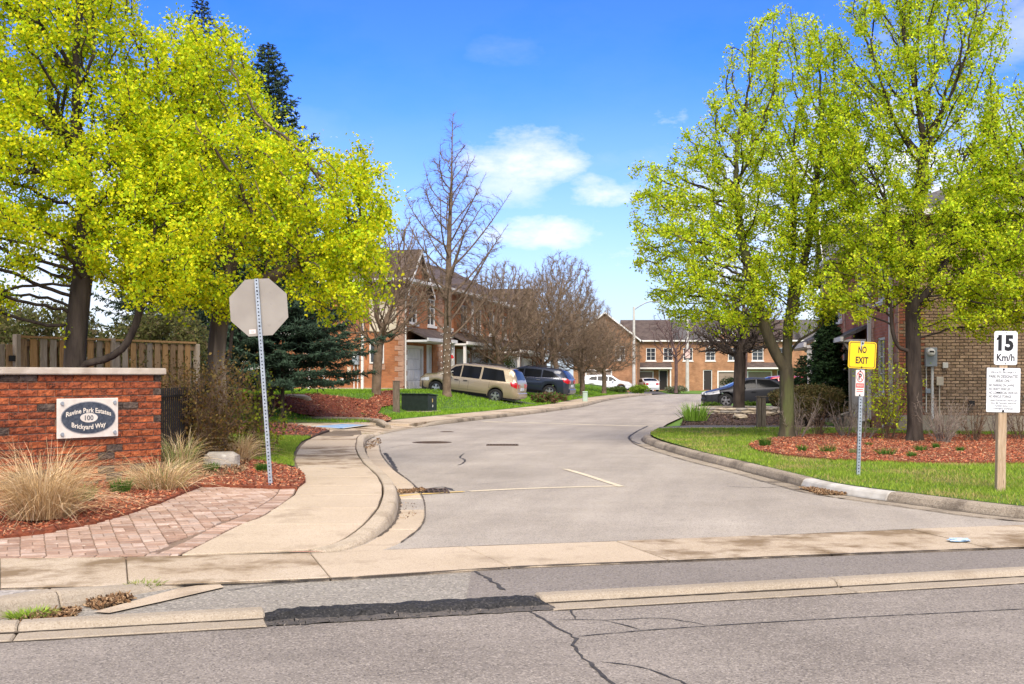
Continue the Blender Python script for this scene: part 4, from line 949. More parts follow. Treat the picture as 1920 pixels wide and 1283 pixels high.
# details of the end wall, which faces -x of the house
sb = MB(); sb.box(-.03, -.002, 0, 12.5, -.9, .16, fnd); sb.build('foundation', h1)
flat_y = lambda y0, y1, z0, z1, d0, d1, m, name, par=h1: (lambda b: (b.box(-d1, -d0, y0, y1, z0, z1, m), b.build(name, par))[1])(MB())
def side_window(y0, y1, z0, z1, par=h1):
    b = MB(); f = .07; b.box(-.06, -.002, y0, y0 + f, z0, z1, trim_w); b.box(-.06, -.002, y1 - f, y1, z0, z1, trim_w); b.box(-.058, -.002, y0 + f, y1 - f, z0, z0 + f, trim_w); b.box(-.058, -.002, y0 + f, y1 - f, z1 - f, z1, trim_w); b.box(-.05, -.002, (y0 + y1) / 2 - .03, (y0 + y1) / 2 + .03, z0 + f, z1 - f, trim_w); w = b.build('window', par)
    for a, c in ((y0 + f, (y0 + y1) / 2 - .031), ((y0 + y1) / 2 + .031, y1 - f)):
        p = MB(); p.box(-.03, -.003, a, c, z0 + f, z1 - f, glass_w); p.build('pane', w)
side_window(4.95, 5.75, .02, .42)
side_window(4.75, 5.75, 1.75, 3.0); flat_y(4.7, 5.8, 1.45, 1.72, .002, .03, brick_quoin, 'sill_course')
side_window(1.0, 1.75, 1.35, 2.4); flat_y(.95, 1.8, 1.05, 1.3, .002, .03, brick_quoin, 'sill_course')
side_window(4.6, 5.5, 3.7, 4.9); side_window(8.6, 9.6, 3.7, 4.9)
flat_y(.35, 1.75, 2.9, 5.2, .002, .05, stucco, 'stucco_panel')
dsp = MB(); dsp.box(-.12, -.01, 2.05, 2.17, .0, 5.3, trim_w); dsp.build('downspout', h1)
mt = flat_y(2.28, 2.62, 1.3, 1.95, .005, .2, steel_g, 'electric_meter'); q = MB(); q.lathe([(.09, 0), (.09, .08), (.07, .1)], 14, trim_w, axis=0, c=(-.3, 2.45, 1.75)); q.build('dial', mt)
q = MB(); q.tube([(-.08, 2.36, 1.3), (-.08, 2.36, 0)], .03, 6, trim_w); q.tube([(-.08, 2.55, 1.3), (-.08, 2.55, 0)], .03, 6, trim_w); q.build('conduit', mt)
flat_y(2.72, 2.9, .9, 1.2, .005, .1, trim_c, 'junction_box')
q = MB(); q.tube([(-.02, 4.35, .85), (-.15, 4.35, .9), (-.16, 4.3, .7)], .045, 7, trim_w); q.tube([(-.02, 4.15, .75), (-.15, 4.15, .85), (-.16, 4.1, .6)], .045, 7, trim_w); q.tube([(-.02, 3.95, .55), (-.14, 3.95, .55)], .06, 7, trim_w); q.build('vent_pipe', h1)
flat_y(3.05, 3.25, .45, .62, .005, .14, trim_w, 'dryer_vent')
q = MB(); z = .2
while z < 5.1:
    for y0, ww in ((.0, .45), (1.95, .0)):
        if ww: q.box(-.02, -.002, y0 + .02, y0 + (ww if int(z * 4) % 2 else ww * .6), z, z + .23, brick_quoin)
    z += .255
q.build('corner_quoin', h1)
drape('house_path', [tuple((LO + LX * -1.0 + LY * 11)[:2]), tuple((LO + LX * -.05 + LY * 11)[:2]), tuple((LO + LX * -.05 - LY * .2)[:2]), tuple((LO + LX * -1.0 - LY * .2)[:2])], lambda x, y: .89, 3, conc, kind='structure')
for (t0, t1, k1, nm) in ((.2, 3.2, 6.1, 'a'), (8.6, 14.2, 5.2, 'b'), (19.5, 25.5, 4.2, 'c')):
    q0, q1 = LO + LX * t0 - LY * .02, LO + LX * t1 - LY * .02; e = -LY * k1
    drape('driveway', [tuple((q0)[:2]), tuple((q1)[:2]), tuple((q1 + e)[:2]), tuple((q0 + e)[:2])], lambda x, y: max(TL(x, y), .13) + .015, .8, asph_drive, kind='structure', skirt=.2)
# house behind the torn maple
hb = townhouse('partly hidden brick house with white garage door behind the dark spruce', (-15.9, 57.5, .35), R(8), 6.0, True, brick_or, depth=8, garage=(.9, 3.4), group=None, gable=False, porch=False)
tag(hb, cat='house')

# ---- far row across the end of the street
FO = np.array((12.4, 128.5, -.08)); FR_ = R(-3)
fx = np.array((math.cos(FR_), math.sin(FR_), 0)); grp = 'tan brick townhouses across the end of the street'
townhouse('tan brick far townhouse with the white sedan before its garage', FO, FR_, 5.6, False, brick_tan, garage=(.3, 3.1), gm=taupe, gf=trim_w, roof=shingle, eave=5.6, group=grp, gable=False, wins=3, quoin=False)
townhouse('tan brick far townhouse with arched entrances right of the sedan', FO + fx * 5.61, FR_, 7.3, True, brick_tan, garage=(.6, 2.9), gm=taupe, gf=trim_w, roof=shingle_g, eave=5.6, group=grp, gable=True, wins=3, quoin=False, porch=False)
townhouse('tan brick far townhouse behind the umbrella shaped tree', FO + fx * 12.92, FR_, 5.8, False, brick_tan, garage=(.3, 3.0), gm=taupe, gf=trim_w, roof=shingle, eave=5.6, group=grp, gable=False, wins=2, quoin=False)
townhouse('tan brick far townhouse glimpsed right of the umbrella shaped tree', FO + fx * 18.73, FR_, 6.2, True, brick_tan, garage=(.3, 3.0), gm=taupe, gf=trim_w, roof=shingle_g, eave=5.6, group=grp, gable=True, wins=2, quoin=False)
townhouse('tan brick far townhouse at the right end behind the leafy maple trunk', FO + fx * 24.94, FR_, 6.2, False, brick_tan, garage=(.3, 3.0), gm=taupe, gf=trim_w, roof=shingle_g, eave=5.6, group=grp, gable=False, wins=2, quoin=False)
gx = thing('townhouse', 'tan brick gabled house behind the white crossover and round trees', 'house', (6.2, 118.5, 0), R(-8), grp)
b = MB(); holes = [(1.2, 3.9, 0, 2.25), (4.2, 5.2, 3.2, 4.6), (1.2, 2.3, 3.2, 4.6)]; holed_wall(b, 0, 6.4, 0, 5.4, holes, 0, .28, brick_tan); b.box(0, .25, .282, 9, 0, 5.4, brick_tan); b.box(6.15, 6.4, .282, 9, 0, 5.4, brick_tan); b.box(.252, 6.148, .5, .6, 0, 5.4, door_dk); b.prism([(0, 5.402), (6.4, 5.402), (3.2, 7.9)], .0, .25, brick_tan); b.build('wall', gx)
garage_door(gx, 1.2, 3.9, 2.25, 0, taupe, trim_w); window(gx, 4.2, 5.2, 3.2, 4.6, 0); window(gx, 1.2, 2.3, 3.2, 4.6, 0)
r_ = MB(); roof_slab(r_, [(-.4, -.4, 5.2), (-.4, 9, 5.2), (3.2, 9, 8.05), (3.2, -.4, 8.05)], .12, shingle); roof_slab(r_, [(6.8, 9, 5.2), (6.8, -.4, 5.2), (3.2, -.4, 8.05), (3.2, 9, 8.05)], .12, shingle); rr_ = r_.build('roof', gx)
f = MB()
for a in (-.4, 6.8): f.add([(a, -.44, 5.2), (a, -.44, 5.02), (3.2, -.44, 7.87), (3.2, -.44, 8.05), (a, -.402, 5.2), (a, -.402, 5.02), (3.2, -.402, 7.87), (3.2, -.402, 8.05)], [(0, 1, 2, 3), (7, 6, 5, 4), (0, 4, 5, 1), (1, 5, 6, 2), (3, 2, 6, 7), (0, 3, 7, 4)], trim_w)
f.build('rake_board', rr_)
drape('driveway', [tuple((FO + fx * .2)[:2]), tuple((FO + fx * 3.3)[:2]), tuple((FO + fx * 1.6 - np.array((0, 25.4, 0)))[:2]), tuple((FO + fx * -2.2 - np.array((0, 25.4, 0)))[:2])], lambda x, y: -.03, 6, asph_drive, kind='structure')
drape('driveway', [(7.2, 118.2), (10.2, 117.8), (13.6, 112), (13.2, 103.2), (10.9, 99.5), (7.6, 112)], lambda x, y: .03, 5, asph_drive, kind='structure')
drape('lawn', [(15.6, 127.8), (30, 127), (40, 120), (36, 103.6), (17.5, 103.4), (15.2, 106)], lambda x, y: .0, 6, turf_far, kind='structure')

# ---- right: brick house whose side wall faces the camera, and its row going away
RC, RR = np.array((9.9, 30.0, .14)), R(-98)
RXv = np.array((math.cos(RR), math.sin(RR), 0)); RYv = np.array((-math.sin(RR), math.cos(RR), 0))
RW_, RD = 9.6, 11.0                 # local x runs towards the camera, y away from the street; near corner is x = RW_
RO = RC - RXv * RW_
rh = thing('brick_house', 'near brick house with grey brown side wall and grey electric meter', 'house', RO, RR)
EV = 5.65
b = MB(); holes = [(2.2, 3.2, .25, 2.4), (3.6, 4.4, .25, 2.4), (6.3, 7.5, .95, 2.5), (6.3, 7.5, 3.5, 4.9), (2.4, 3.6, 3.5, 4.9)]
holed_wall(b, 0, RW_ - .3, -.2, EV, holes, 0, .28, brick_red); b.box(0, RW_ - .3, .5, .6, 0, EV, door_dk); b.box(0, .25, .282, RD, 0, EV, brick_red); b.box(0.252, RW_ - .3, RD - .25, RD, 0, EV, brick_red)
b.build('wall', rh)
mort = mat('mortar_brown', (.07, .05, .036), (.11, .08, .058), 6, .95)
b = MB(); b.box(RW_ - .298, RW_ - .028, 0.004, RD, .42, EV, mort); b.build('mortar_bed', rh)
b = MB(); b.box(RW_ - .298, RW_ + .02, -.02, RD + .02, -.3, .418, fnd); b.build('foundation', rh)
bk_mats = [mat('brick_face_%s' % n, a, c, 9, .92, .9, 45, objrand=.22, c3=d, s3=30, f3=.58) for n, a, c, d in (('brown', (0.333, 0.218, 0.136), (0.460, 0.316, 0.205), (0.575, 0.425, 0.287)), ('umber', (0.270, 0.175, 0.109), (0.391, 0.265, 0.170), (0.506, 0.368, 0.247)), ('rust', (.30, .095, .055), (.38, .14, .08), (.42, .2, .13)))]
def brick_mesh(L, H_, T, m, seed, rough=.006):
    """rough-faced brick: face towards -y, centred on x and z"""
    r = np.random.default_rng(seed); nx = 4; V = []; b = MB(); e = .007
    xs = np.linspace(-L / 2 + e, L / 2 - e, nx)
    back = [(-L / 2, T, -H_ / 2), (L / 2, T, -H_ / 2), (L / 2, T, H_ / 2), (-L / 2, T, H_ / 2)]; edge = [(-L / 2, e, -H_ / 2), (L / 2, e, -H_ / 2), (L / 2, e, H_ / 2), (-L / 2, e, H_ / 2)]
    V = back + edge; rows = (-H_ / 2 + e, 0, H_ / 2 - e)
    for z in rows:
        for x in xs: V.append((x, -rough * r.uniform(0, 1.6), z + (r.normal(0, .003) if z == 0 else 0)))
    I = lambda j, i: 8 + j * nx + i
    F = [(0, 1, 5, 4), (1, 2, 6, 5), (2, 3, 7, 6), (3, 0, 4, 7)]
    for j in range(2):
        for i in range(nx - 1): F.append((I(j, i), I(j, i + 1), I(j + 1, i + 1), I(j + 1, i)))
    F += [tuple([4, 5] + [I(0, i) for i in range(nx - 1, -1, -1)]), tuple([6, 7] + [I(2, i) for i in range(nx)]), (5, 6, I(2, nx - 1), I(1, nx - 1), I(0, nx - 1)), (7, 4, I(0, 0), I(1, 0), I(2, 0))]
    b.add(V, F, m); return b
BW, BH = .2125, .0802
bm_ = [[brick_mesh(BW - .011, BH - .012, .05, m, 300 + i, .004) for i in range(3)] for m in bk_mats]
bme = [[q.mesh('brick') for q in row] for row in bm_]
field = MB(); nsingle = 0; winy = (3.95, 5.1, 1.35, 2.75)
def place_side(y, z, k, single, half=False):
    global nsingle
    i = int(rng.integers(0, 3)); jit = rng.uniform(-.003, .003)
    if single and not half: link('brick', bme[k][i], rh, (RW_ - .026 + jit, y, z), (0, 0, R(90))); nsingle += 1
    else:
        src = bm_[k][i]; v = np.vstack(src.V).copy(); v[:, 0] *= .5 if half else 1; v = np.stack([RW_ - .026 + jit - v[:, 1], y + v[:, 0], z + v[:, 2]], 1); field.add(v, [list(f) for f in src.F], bk_mats[k])
row = 0; z = .42 + BH / 2
while z < EV - .1:
    y = .0 + (BW / 2 if row % 2 else 0)
    if row % 2: place_side(BW / 4 + .002, z, 2, False, True)
    while y + BW <= RD:
        c = y + BW / 2
        if not (winy[0] - .05 < c < winy[1] + .05 and winy[2] < z < winy[3]):
            q = (c < .55) and (int((z - .42) / .48) % 2 == 0 or True); k = 2 if q else (0 if rng.uniform() < .6 else 1)
            if q and int((z - .42) / .405) % 3 == 2: k = 1
            place_side(c, z, k, (c < 3.45 and z < 2.30 and nsingle < 298))
        y += BW
    z += BH; row += 1
fo = field.build('brick', rh, fixn=True); fo['kind'] = 'stuff'
wv = MB(); y0, y1, z0, z1 = 4.0, 5.05, 1.4, 2.7
for a in ((y0, y0 + .08, z0, z1), (y1 - .08, y1, z0, z1), (y0 + .08, y1 - .08, z0, z0 + .08), (y0 + .08, y1 - .08, z1 - .08, z1)): wv.box(RW_ - .02, RW_ + .06, *a, trim_w)
w_ = wv.build('window', rh); p = MB(); p.box(RW_ - .01, RW_ + .01, y0 + .081, y1 - .081, z0 + .081, z1 - .081, glass_w); p.build('pane', w_); p = MB(); p.box(RW_ - .02, RW_ + .1, y0 - .1, y1 + .1, z0 - .12, z0 - .003, trim_c); p.build('sill', w_)
hip_roof(rh, -.1, RW_, 0, RD, EV, .42, shingle_g, .4, (False, True))
g_ = MB(); g_.box(RW_ + .003, RW_ + .4, -.4, RD + .4, EV - .16, EV - .125, trim_w); g_.build('soffit', rh)
for h in ((6.3, 7.5, .95, 2.5), (6.3, 7.5, 3.5, 4.9), (2.4, 3.6, 3.5, 4.9)): window(rh, *h, 0.0, 2, 3)
entry_door(rh, 2.2, 3.2, 2.4, .05, door_dk, trim_w, .25); entry_door(rh, 3.6, 4.4, 2.4, .05, glass_w, trim_w, .25)
quoins(rh, RW_ - .03, -1, EV, brick_quoin, w=.55)
quoins(rh, 5.4, 1, EV, brick_quoin, w=.5)
for x in (4.9, 3.45, 1.9): p = MB(); p.box(x - .09, x + .09, -.32, -.14, .0, 2.45, trim_w); p.box(x - .12, x + .12, -.35, -.11, .0, .12, trim_w); p.build('porch_post', rh)
p = MB(); roof_slab(p, [(1.5, -.7, 2.62), (4.6, -.7, 2.62), (4.6, -.03, 2.95), (1.5, -.03, 2.95)], .1, shingle_g); pr = p.build('porch_roof', rh); p = MB(); p.box(1.5, 4.6, -.79, -.702, 2.46, 2.6, trim_w); p.box(1.55, 4.55, -.69, -.04, 2.45, 2.52, trim_w); p.build('fascia', pr)
p = MB(); p.box(1.3, 5.2, -.6, -.03, -.1, .15, conc); p.build('porch_floor', rh)
for x in (RW_ - .85, 5.25): p = MB(); p.box(x - .05, x + .05, -.11, -.01, .15, EV - .1, trim_w); p.tube([(x, -.06, .18), (x, -.3, .08)], .045, 6, trim_w); p.build('downspout', rh)
p = MB(); p.tube([(4.45, -.7, 2.5), (4.45, -.5, 2.2), (4.45, -.48, .35), (4.45, -.75, .25)], .05, 6, mat('downspout_taupe', (.3, .27, .24), rough=.6)); p.build('downspout', rh)
# utilities on the side wall
S = lambda y0, y1, z0, z1, d, m, name, par=rh: (lambda b: (b.box(RW_ + .004, RW_ + d, y0, y1, z0, z1, m), b.build(name, par, bevel=.008))[1])(MB())
em = S(.62, .90, 1.66, 2.14, .17, steel_g, 'electric_meter'); p = MB(); p.lathe([(.098, 0), (.098, .05), (.085, .1), (.05, .115)], 18, trim_w, axis=0, c=(RW_ + .17, .745, 2.02)); d_ = p.build('dial', em); p = MB(); p.box(RW_ + .28, RW_ + .288, .69, .80, 2.015, 2.055, door_dk); p.build('readout', em)
p = MB(); p.tube([(RW_ + .07, .80, 1.66), (RW_ + .07, .80, .5), (RW_ + .1, .80, .32)], .032, 8, trim_w); p.tube([(RW_ + .04, .66, 1.66), (RW_ + .04, .66, .5)], .012, 6, trim_w); p.build('conduit', em)
S(1.06, 1.19, 1.62, 1.76, .06, trim_w, 'doorbell_box'); S(.90, 1.07, 1.18, 1.40, .10, trim_c, 'junction_box'); S(.64, .76, .98, 1.10, .08, steel_g, 'cable_box'); S(1.68, 1.83, .66, .8, .1, door_dk, 'vent_hood')
p = MB(); p.tube([(RW_ + .04, .98, 1.18), (RW_ + .04, .98, .4)], .016, 6, trim_c); p.build('conduit', rh)
p = MB(); p.tube([(RW_, 2.62, .86), (RW_ + .12, 2.62, .88), (RW_ + .14, 2.62, .76)], .045, 8, trim_w); p.tube([(RW_, 3.05, .9), (RW_ + .12, 3.05, .9), (RW_ + .14, 3.05, .8)], .04, 8, trim_w); p.build('vent_pipe', rh)
grp = 'red brick townhouses along the right of the street'
townhouse('red brick townhouse behind the pointed cedar on the right', RO - RXv * 6.02, RR, 6.0, False, brick_red, group=grp, roof=shingle_g, gm=taupe, gf=trim_w, eave=5.6)
townhouse('red brick townhouse farther along behind the grey car', RO - RXv * 12.04 + np.array((1.2, 0, 0)), RR - R(6), 6.0, True, brick_red, group=grp, roof=shingle_g, gm=taupe, gf=trim_w, eave=5.6)
townhouse('last red brick townhouse of the right row', RO - RXv * 18.3 + np.array((2.6, 0, 0)), RR - R(12), 6.0, False, brick_red, group=grp, roof=shingle_g, gm=taupe, gf=trim_w, eave=5.6, ends=(True, False))
# ================================================================== VEHICLES
tyre_m = mat('tyre', (.012, .012, .012), (.02, .02, .02), 8, .85)
rim_m = mat('alloy', (.55, .55, .56), rough=.3, metal=.9)
auto_glass = mat('auto_glass', (.008, .009, .010), rough=.1, spec=.16)
trim_blk = mat('trim_black', (.015, .015, .016), rough=.55)
lamp_red = mat('lamp_red', (.42, .01, .012), rough=.12, spec=.6, coat=.6)
lamp_clr = mat('lamp_clear', (.55, .56, .58), rough=.1, spec=.6)
lamp_amb = mat('lamp_amber', (.6, .2, .02), rough=.15)
chrome = mat('chrome', (.75, .75, .76), rough=.12, metal=1)
plate_m = mat('plate', (.62, .64, .66), (.5, .55, .62), 14, .5)
def paint(name, c, metal=.35, rough=.32): return mat(name, c, rough=rough, metal=metal, spec=.5, coat=.7)

def vehicle(label, cat, loc, rz, pitch, body_m, L, top, belt, halfw, sill, wheels, wr, win, ws, rg, lights='van', rails=False, name='car', chrome_line=False, mould=True, handle_m=None, wheel_style=5, seams=()):
    """x forward, y left, z up. top/belt/halfw are (x, value) curves; win = side panes as (x,z) quads; ws/rg = windscreen and rear glass x ranges"""
    t = thing(name, label, cat, loc, rz, tilt=(0, -pitch)); ci = lambda c, x: float(np.interp(x, [q[0] for q in c], [q[1] for q in c])); ra = wr + .07
    def low(x):
        z = ci(sill, x) if isinstance(sill, list) else sill
        for wx in wheels:
            if abs(x - wx) < ra: z = max(z, wr + math.sqrt(max(0, ra * ra - (x - wx) ** 2)))
        return z
    def sec(x):
        zt, w = ci(top, x), ci(halfw, x); zb = low(x); zs_ = min(ci(belt, x), zt - .05); zb = min(zb, zs_ - .08); g = max(zt - zs_, .05); ti = min(.40 * g, .30) * w / .95; zm = zb + (zs_ - zb) * .45
        wt = w * .965 - ti
        return np.array([(w * .93, zb), (w * .985, zb + (zm - zb) * .35), (w, zm), (w * .99, zs_ - .10 * min(1, g * 3)), (w * .972, zs_ - .02), (w * .957, zs_), (w * .957 - ti * .5, zs_ + (g - .05) * .5), (wt + .035, zs_ + g * .86), (wt - .03, zs_ + g * .95), (wt * .6, zt - .004), (0, zt + .012)])
    xs = set(np.linspace(-L / 2, L / 2, 60)); xs |= {wx + d * ra for wx in wheels for d in np.cos(np.linspace(0, math.pi, 15))} | {q[0] for q in top}
    xs = sorted(x for x in xs if -L / 2 <= x <= L / 2); xs = [x for i, x in enumerate(xs) if i == 0 or x - xs[i - 1] > .004]; S_ = [sec(x) for x in xs]; k = len(S_[0]); V = []
    for x, s in zip(xs, S_): V += [(x, -y, z) for y, z in s] + [(x, y, z) for y, z in s[-2::-1]]
    K = 2 * k - 1; F = [(i * K + j, (i + 1) * K + j, (i + 1) * K + j + 1, i * K + j + 1) for i in range(len(xs) - 1) for j in range(K - 1)] + [tuple(range(K)), tuple((len(xs) - 1) * K + j for j in range(K - 1, -1, -1))]
    b = MB(); b.add(V, F, body_m); body = b.build('body', t, smooth=True)
    try:
        bm = bmesh.new(); bm.from_mesh(body.data)
        for e in bm.edges:
            if len(e.link_faces) == 2 and e.calc_face_angle(0) > .75: e.smooth = False
        bm.to_mesh(body.data); bm.free()
    except Exception: pass
    b = MB(); b.box(-L / 2 + .25, L / 2 - .25, -ci(halfw, 0) * .86, ci(halfw, 0) * .86, .2, .62, trim_blk); b.build('underbody', t)
    def yside(x, z): s = sec(x); return float(np.interp(z, s[:8, 1], s[:8, 0]))
    def patch(nm, quad, m, eps=.006, sides=(-1, 1), par=t, n=7, rows=4):
        """four (x,z) corners wrapped on the flank"""
        for sd in sides:
            b = MB(); V = []
            for i in range(n):
                for j in range(rows):
                    a, c = i / (n - 1), j / (rows - 1); p = (np.array(quad[0]) * (1 - a) + np.array(quad[1]) * a) * (1 - c) + (np.array(quad[3]) * (1 - a) + np.array(quad[2]) * a) * c; V.append((p[0], sd * (yside(*p) + eps), p[1]))
            V2 = [(x, y - sd * .02, z) for x, y, z in V]; nn = len(V); b.add(V, [(i * rows + j, (i + 1) * rows + j, (i + 1) * rows + j + 1, i * rows + j + 1) for i in range(n - 1) for j in range(rows - 1)], m)
            o = b.build(nm, par, fixn=False, smooth=True)
            if (o.data.polygons[0].normal.y > 0) != (sd > 0): o.data.flip_normals()
    def toppatch(nm, x0, x1, f0, f1, m, eps=.006):
        b = MB(); n, w = 8, 9; V = []
        for i in range(n):
            x = x0 + (x1 - x0) * i / (n - 1); s = sec(x); ff = f0 + (f1 - f0) * i / (n - 1)
            for j in range(w):
                q = (j / (w - 1) * 2 - 1); y = q * s[8, 0] * ff; z = float(np.interp(abs(y), s[:7:-1, 0], s[:7:-1, 1])); sl = (ci(top, x + .02) - ci(top, x - .02)) / .04; nx, nz = -sl / math.hypot(sl, 1), 1 / math.hypot(sl, 1); V.append((x + nx * eps * 1.6, y, z + nz * eps * 1.6))
        b.add(V, [(i * w + j, (i + 1) * w + j, (i + 1) * w + j + 1, i * w + j + 1) for i in range(n - 1) for j in range(w - 1)], m); o = b.build(nm, t, fixn=False, smooth=True)
        if o.data.polygons[0].normal.z < 0: o.data.flip_normals()
    for q in win: patch('side_window', q, auto_glass)
    toppatch('windscreen', *ws, .97, .99, auto_glass); toppatch('rear_window', *rg, .93, .93, auto_glass)
    for x in seams:
        z0, z1 = low(x) + .06, ci(belt, x) - .01; patch('door_seam', [(x - .006, z0), (x + .006, z0), (x + .006, z1), (x - .006, z1)], trim_blk, .002, n=2, rows=6)
    if mould: patch('side_moulding', [(wheels[1] + ra + .08, .50), (wheels[0] - ra - .08, .50), (wheels[0] - ra - .08, .535), (wheels[1] + ra + .08, .535)], body_m, .014)
    patch('rocker', [(wheels[1] + ra + .03, ci(sill, 0) if isinstance(sill, list) else sill), (wheels[0] - ra - .03, sill if not isinstance(sill, list) else ci(sill, 0)), (wheels[0] - ra - .03, sill + .08), (wheels[1] + ra + .03, sill + .08)], trim_blk, .004)
    if chrome_line:
        x0, x1 = min(p[0] for q in win for p in q), max(p[0] for q in win for p in q); patch('chrome_strip', [(x0, ci(belt, x0) + .005), (x1, ci(belt, x1) + .005), (x1, ci(belt, x1) + .03), (x0, ci(belt, x0) + .03)], chrome, .012)
    for x in [s_ for s_ in seams[:2]]:
        for sd in (-1, 1):
            z = ci(belt, x) - .13; y = yside(x, z); h = MB(); h.box(x + .05, x + .27, y + .012 if sd > 0 else -y - .04, y + .04 if sd > 0 else -y - .012, z - .015, z + .02, handle_m or body_m); h.build('door_handle', t, bevel=.006)
    xm = ws[0] - .25 if ws[0] > ws[1] else ws[1] - .05
    for sd in (-1, 1):
        x = max(ws) - .62; z = ci(belt, x) + .07; y = yside(x, z); m_ = MB(); m_.prism([(x - .09, z - .07), (x + .10, z - .05), (x + .08, z + .08), (x - .09, z + .09)], sd * (y + .06), sd * (y + .22), body_m, axes=(0, 2, 1)); m_.box(x - .02, x + .05, *sorted((sd * (y - .03), sd * (y + .062))), z - .03, z + .0, trim_blk); m_.build('wing_mirror', t, bevel=.02)
    xr, xf = -L / 2, L / 2; bt = ci(belt, xr + .1)
    wz = ci(halfw, xr)
    if lights == 'sedan': tail = [(xr + .02, bt - .22), (xr + .36, bt - .17), (xr + .30, bt - .03), (xr + .03, bt - .05)]
    else: tail = [(xr + .025, bt - .26), (xr + .30, bt - .16), (xr + .40, bt + .04), (xr + .04, bt + .02)]
    patch('tail_light', tail, lamp_red, .012, n=5)
    patch('headlight', [(xf - .62, .68), (xf - .04, .60), (xf - .06, .72), (xf - .60, .84)], lamp_clr, .012, n=6)
    for sd in (-1, 1):
        q = MB(); q.box(xr - .015, xr + .05, *sorted((sd * wz * .55, sd * wz * .93)), bt - .24, bt - .04, lamp_red); q.build('tail_light', t, bevel=.01)
        q = MB(); q.box(xf - .06, xf + .012, *sorted((sd * ci(halfw, xf) * .55, sd * ci(halfw, xf) * .96)), .60, .70, lamp_clr); q.build('headlight', t, bevel=.01)
    q = MB(); q.box(xr - .075, xr + .25, -wz * .98, wz * .98, .36, .60, body_m); q.build('rear_bumper', t, bevel=.03); q = MB(); q.box(xr - .022, xr + .03, -.26, .26, .70, .84, plate_m); q.build('licence_plate', t)
    q = MB(); q.box(xf - .2, xf + .03, -ci(halfw, xf) * .9, ci(halfw, xf) * .9, .30, .42, trim_blk); q.box(xf - .2, xf + .02, -.4, .4, .50, .62, trim_blk); q.build('grille', t, bevel=.015)
    if rails:
        for sd in (-1, 1): x0, x1 = rails; xx = np.linspace(x0, x1, 7); q = MB(); q.tube([(x, sd * (sec(x)[8, 0] - .02), ci(top, x) + (.06 if 0 < i < 6 else -.01)) for i, x in enumerate(xx)], .02, 6, trim_blk); q.build('roof_rail', t)
    wob = None
    for wx in wheels:
        for sd in (-1, 1):
            yy = sd * (ci(halfw, wx) - .13); w = empty('wheel', (wx, yy, wr), 0 if sd > 0 else math.pi, t); ty = MB(); ww = .11
            if wob is None:
                ty.lathe([(wr * .66, -ww), (wr * .93, -ww), (wr, -ww * .75), (wr, ww * .75), (wr * .93, ww), (wr * .66, ww)], 28, tyre_m, axis=1, closed=True); rm = MB(); rm.lathe([(wr * .67, -.05), (wr * .67, ww * .75), (wr * .60, ww * .80), (wr * .58, -.02)], 28, rim_m, axis=1, closed=True); rm.lathe([(wr * .16, ww * .4), (wr * .16, ww * .8), (.02, ww * .85)], 10, rim_m, axis=1)
                for i in range(wheel_style):
                    rm.T = Matrix.Rotation(2 * math.pi * i / wheel_style, 4, 'Y'); rm.prism([(-.035, wr * .1), (.035, wr * .1), (.055, wr * .62), (-.055, wr * .62)], ww * .45, ww * .75, rim_m, axes=(0, 2, 1)); rm.T = None
                dk = MB(); dk.lathe([(wr * .6, 0), (wr * .6, .02)], 20, trim_blk, axis=1); wob = (ty.mesh('tyre', smooth=False), rm.mesh('rim'), dk.mesh('brake_disc'))
            for nm, me in zip(('tyre', 'rim', 'brake_disc'), wob): link(nm, me, w)
    return t

gold = paint('paint_gold', (.34, .275, .18), .3); navy = paint('paint_navy', (.022, .03, .05), .4); white_p = paint('paint_white_car', (.72, .73, .74), 0, .3); silver_w = paint('paint_pearl', (.66, .67, .69), .1)
grey_p = mat('paint_graphite', (.035, .037, .042), rough=.4, metal=.2, spec=.2); red_p = paint('paint_red_car', (.42, .03, .035), .2); orange_p = paint('paint_orange', (.62, .16, .04), .2)
VT = [(-2.55, .80), (-2.53, 1.05), (-2.42, 1.30), (-2.28, 1.58), (-2.1, 1.72), (-1.2, 1.76), (.2, 1.73), (.75, 1.62), (1.45, 1.16), (1.6, 1.09), (2.2, .98), (2.48, .78), (2.55, .55)]
VB = [(-2.55, 1.06), (0, 1.02), (1.2, .98), (2.55, .9)]
van_rz = math.atan2(.28, -.96); vdir = np.array((math.cos(van_rz), math.sin(van_rz), 0)); van_c = np.array((.42, 56.9, 0)) + vdir * 2.55
vehicle('gold beige minivan parked nose up on the left driveway behind the bare trunk', 'minivan', (van_c[0], van_c[1], .46), van_rz, R(7), gold, 5.1, VT, VB,
        [(-2.55, .80), (-2.35, .93), (-1.5, .98), (1.5, .97), (2.2, .88), (2.48, .70), (2.55, .5)], .30, (1.55, -1.50), .335,
        [[(.38, 1.045), (1.28, 1.02), (.72, 1.50), (.38, 1.60)], [(-.62, 1.055), (.32, 1.045), (.32, 1.61), (-.62, 1.63)], [(-1.95, 1.075), (-.72, 1.055), (-.72, 1.63), (-1.72, 1.60)]], (1.42, .78), (-2.46, -2.14), 'van', rails=(-2.0, .1), name='minivan', handle_m=trim_blk, seams=(.35, -.10, 1.22, -1.15))
sf_rz = math.atan2(.28, -.96); sdir = np.array((math.cos(sf_rz), math.sin(sf_rz), 0)); sf_c = np.array((3.35, 66.6, 0)) + sdir * 2.45
ST = [(-2.45, .82), (-2.42, 1.08), (-2.28, 1.32), (-2.02, 1.57), (-1.7, 1.66), (-.4, 1.70), (.3, 1.66), (.65, 1.56), (1.3, 1.16), (1.5, 1.10), (2.15, 1.0), (2.4, .8), (2.45, .55)]
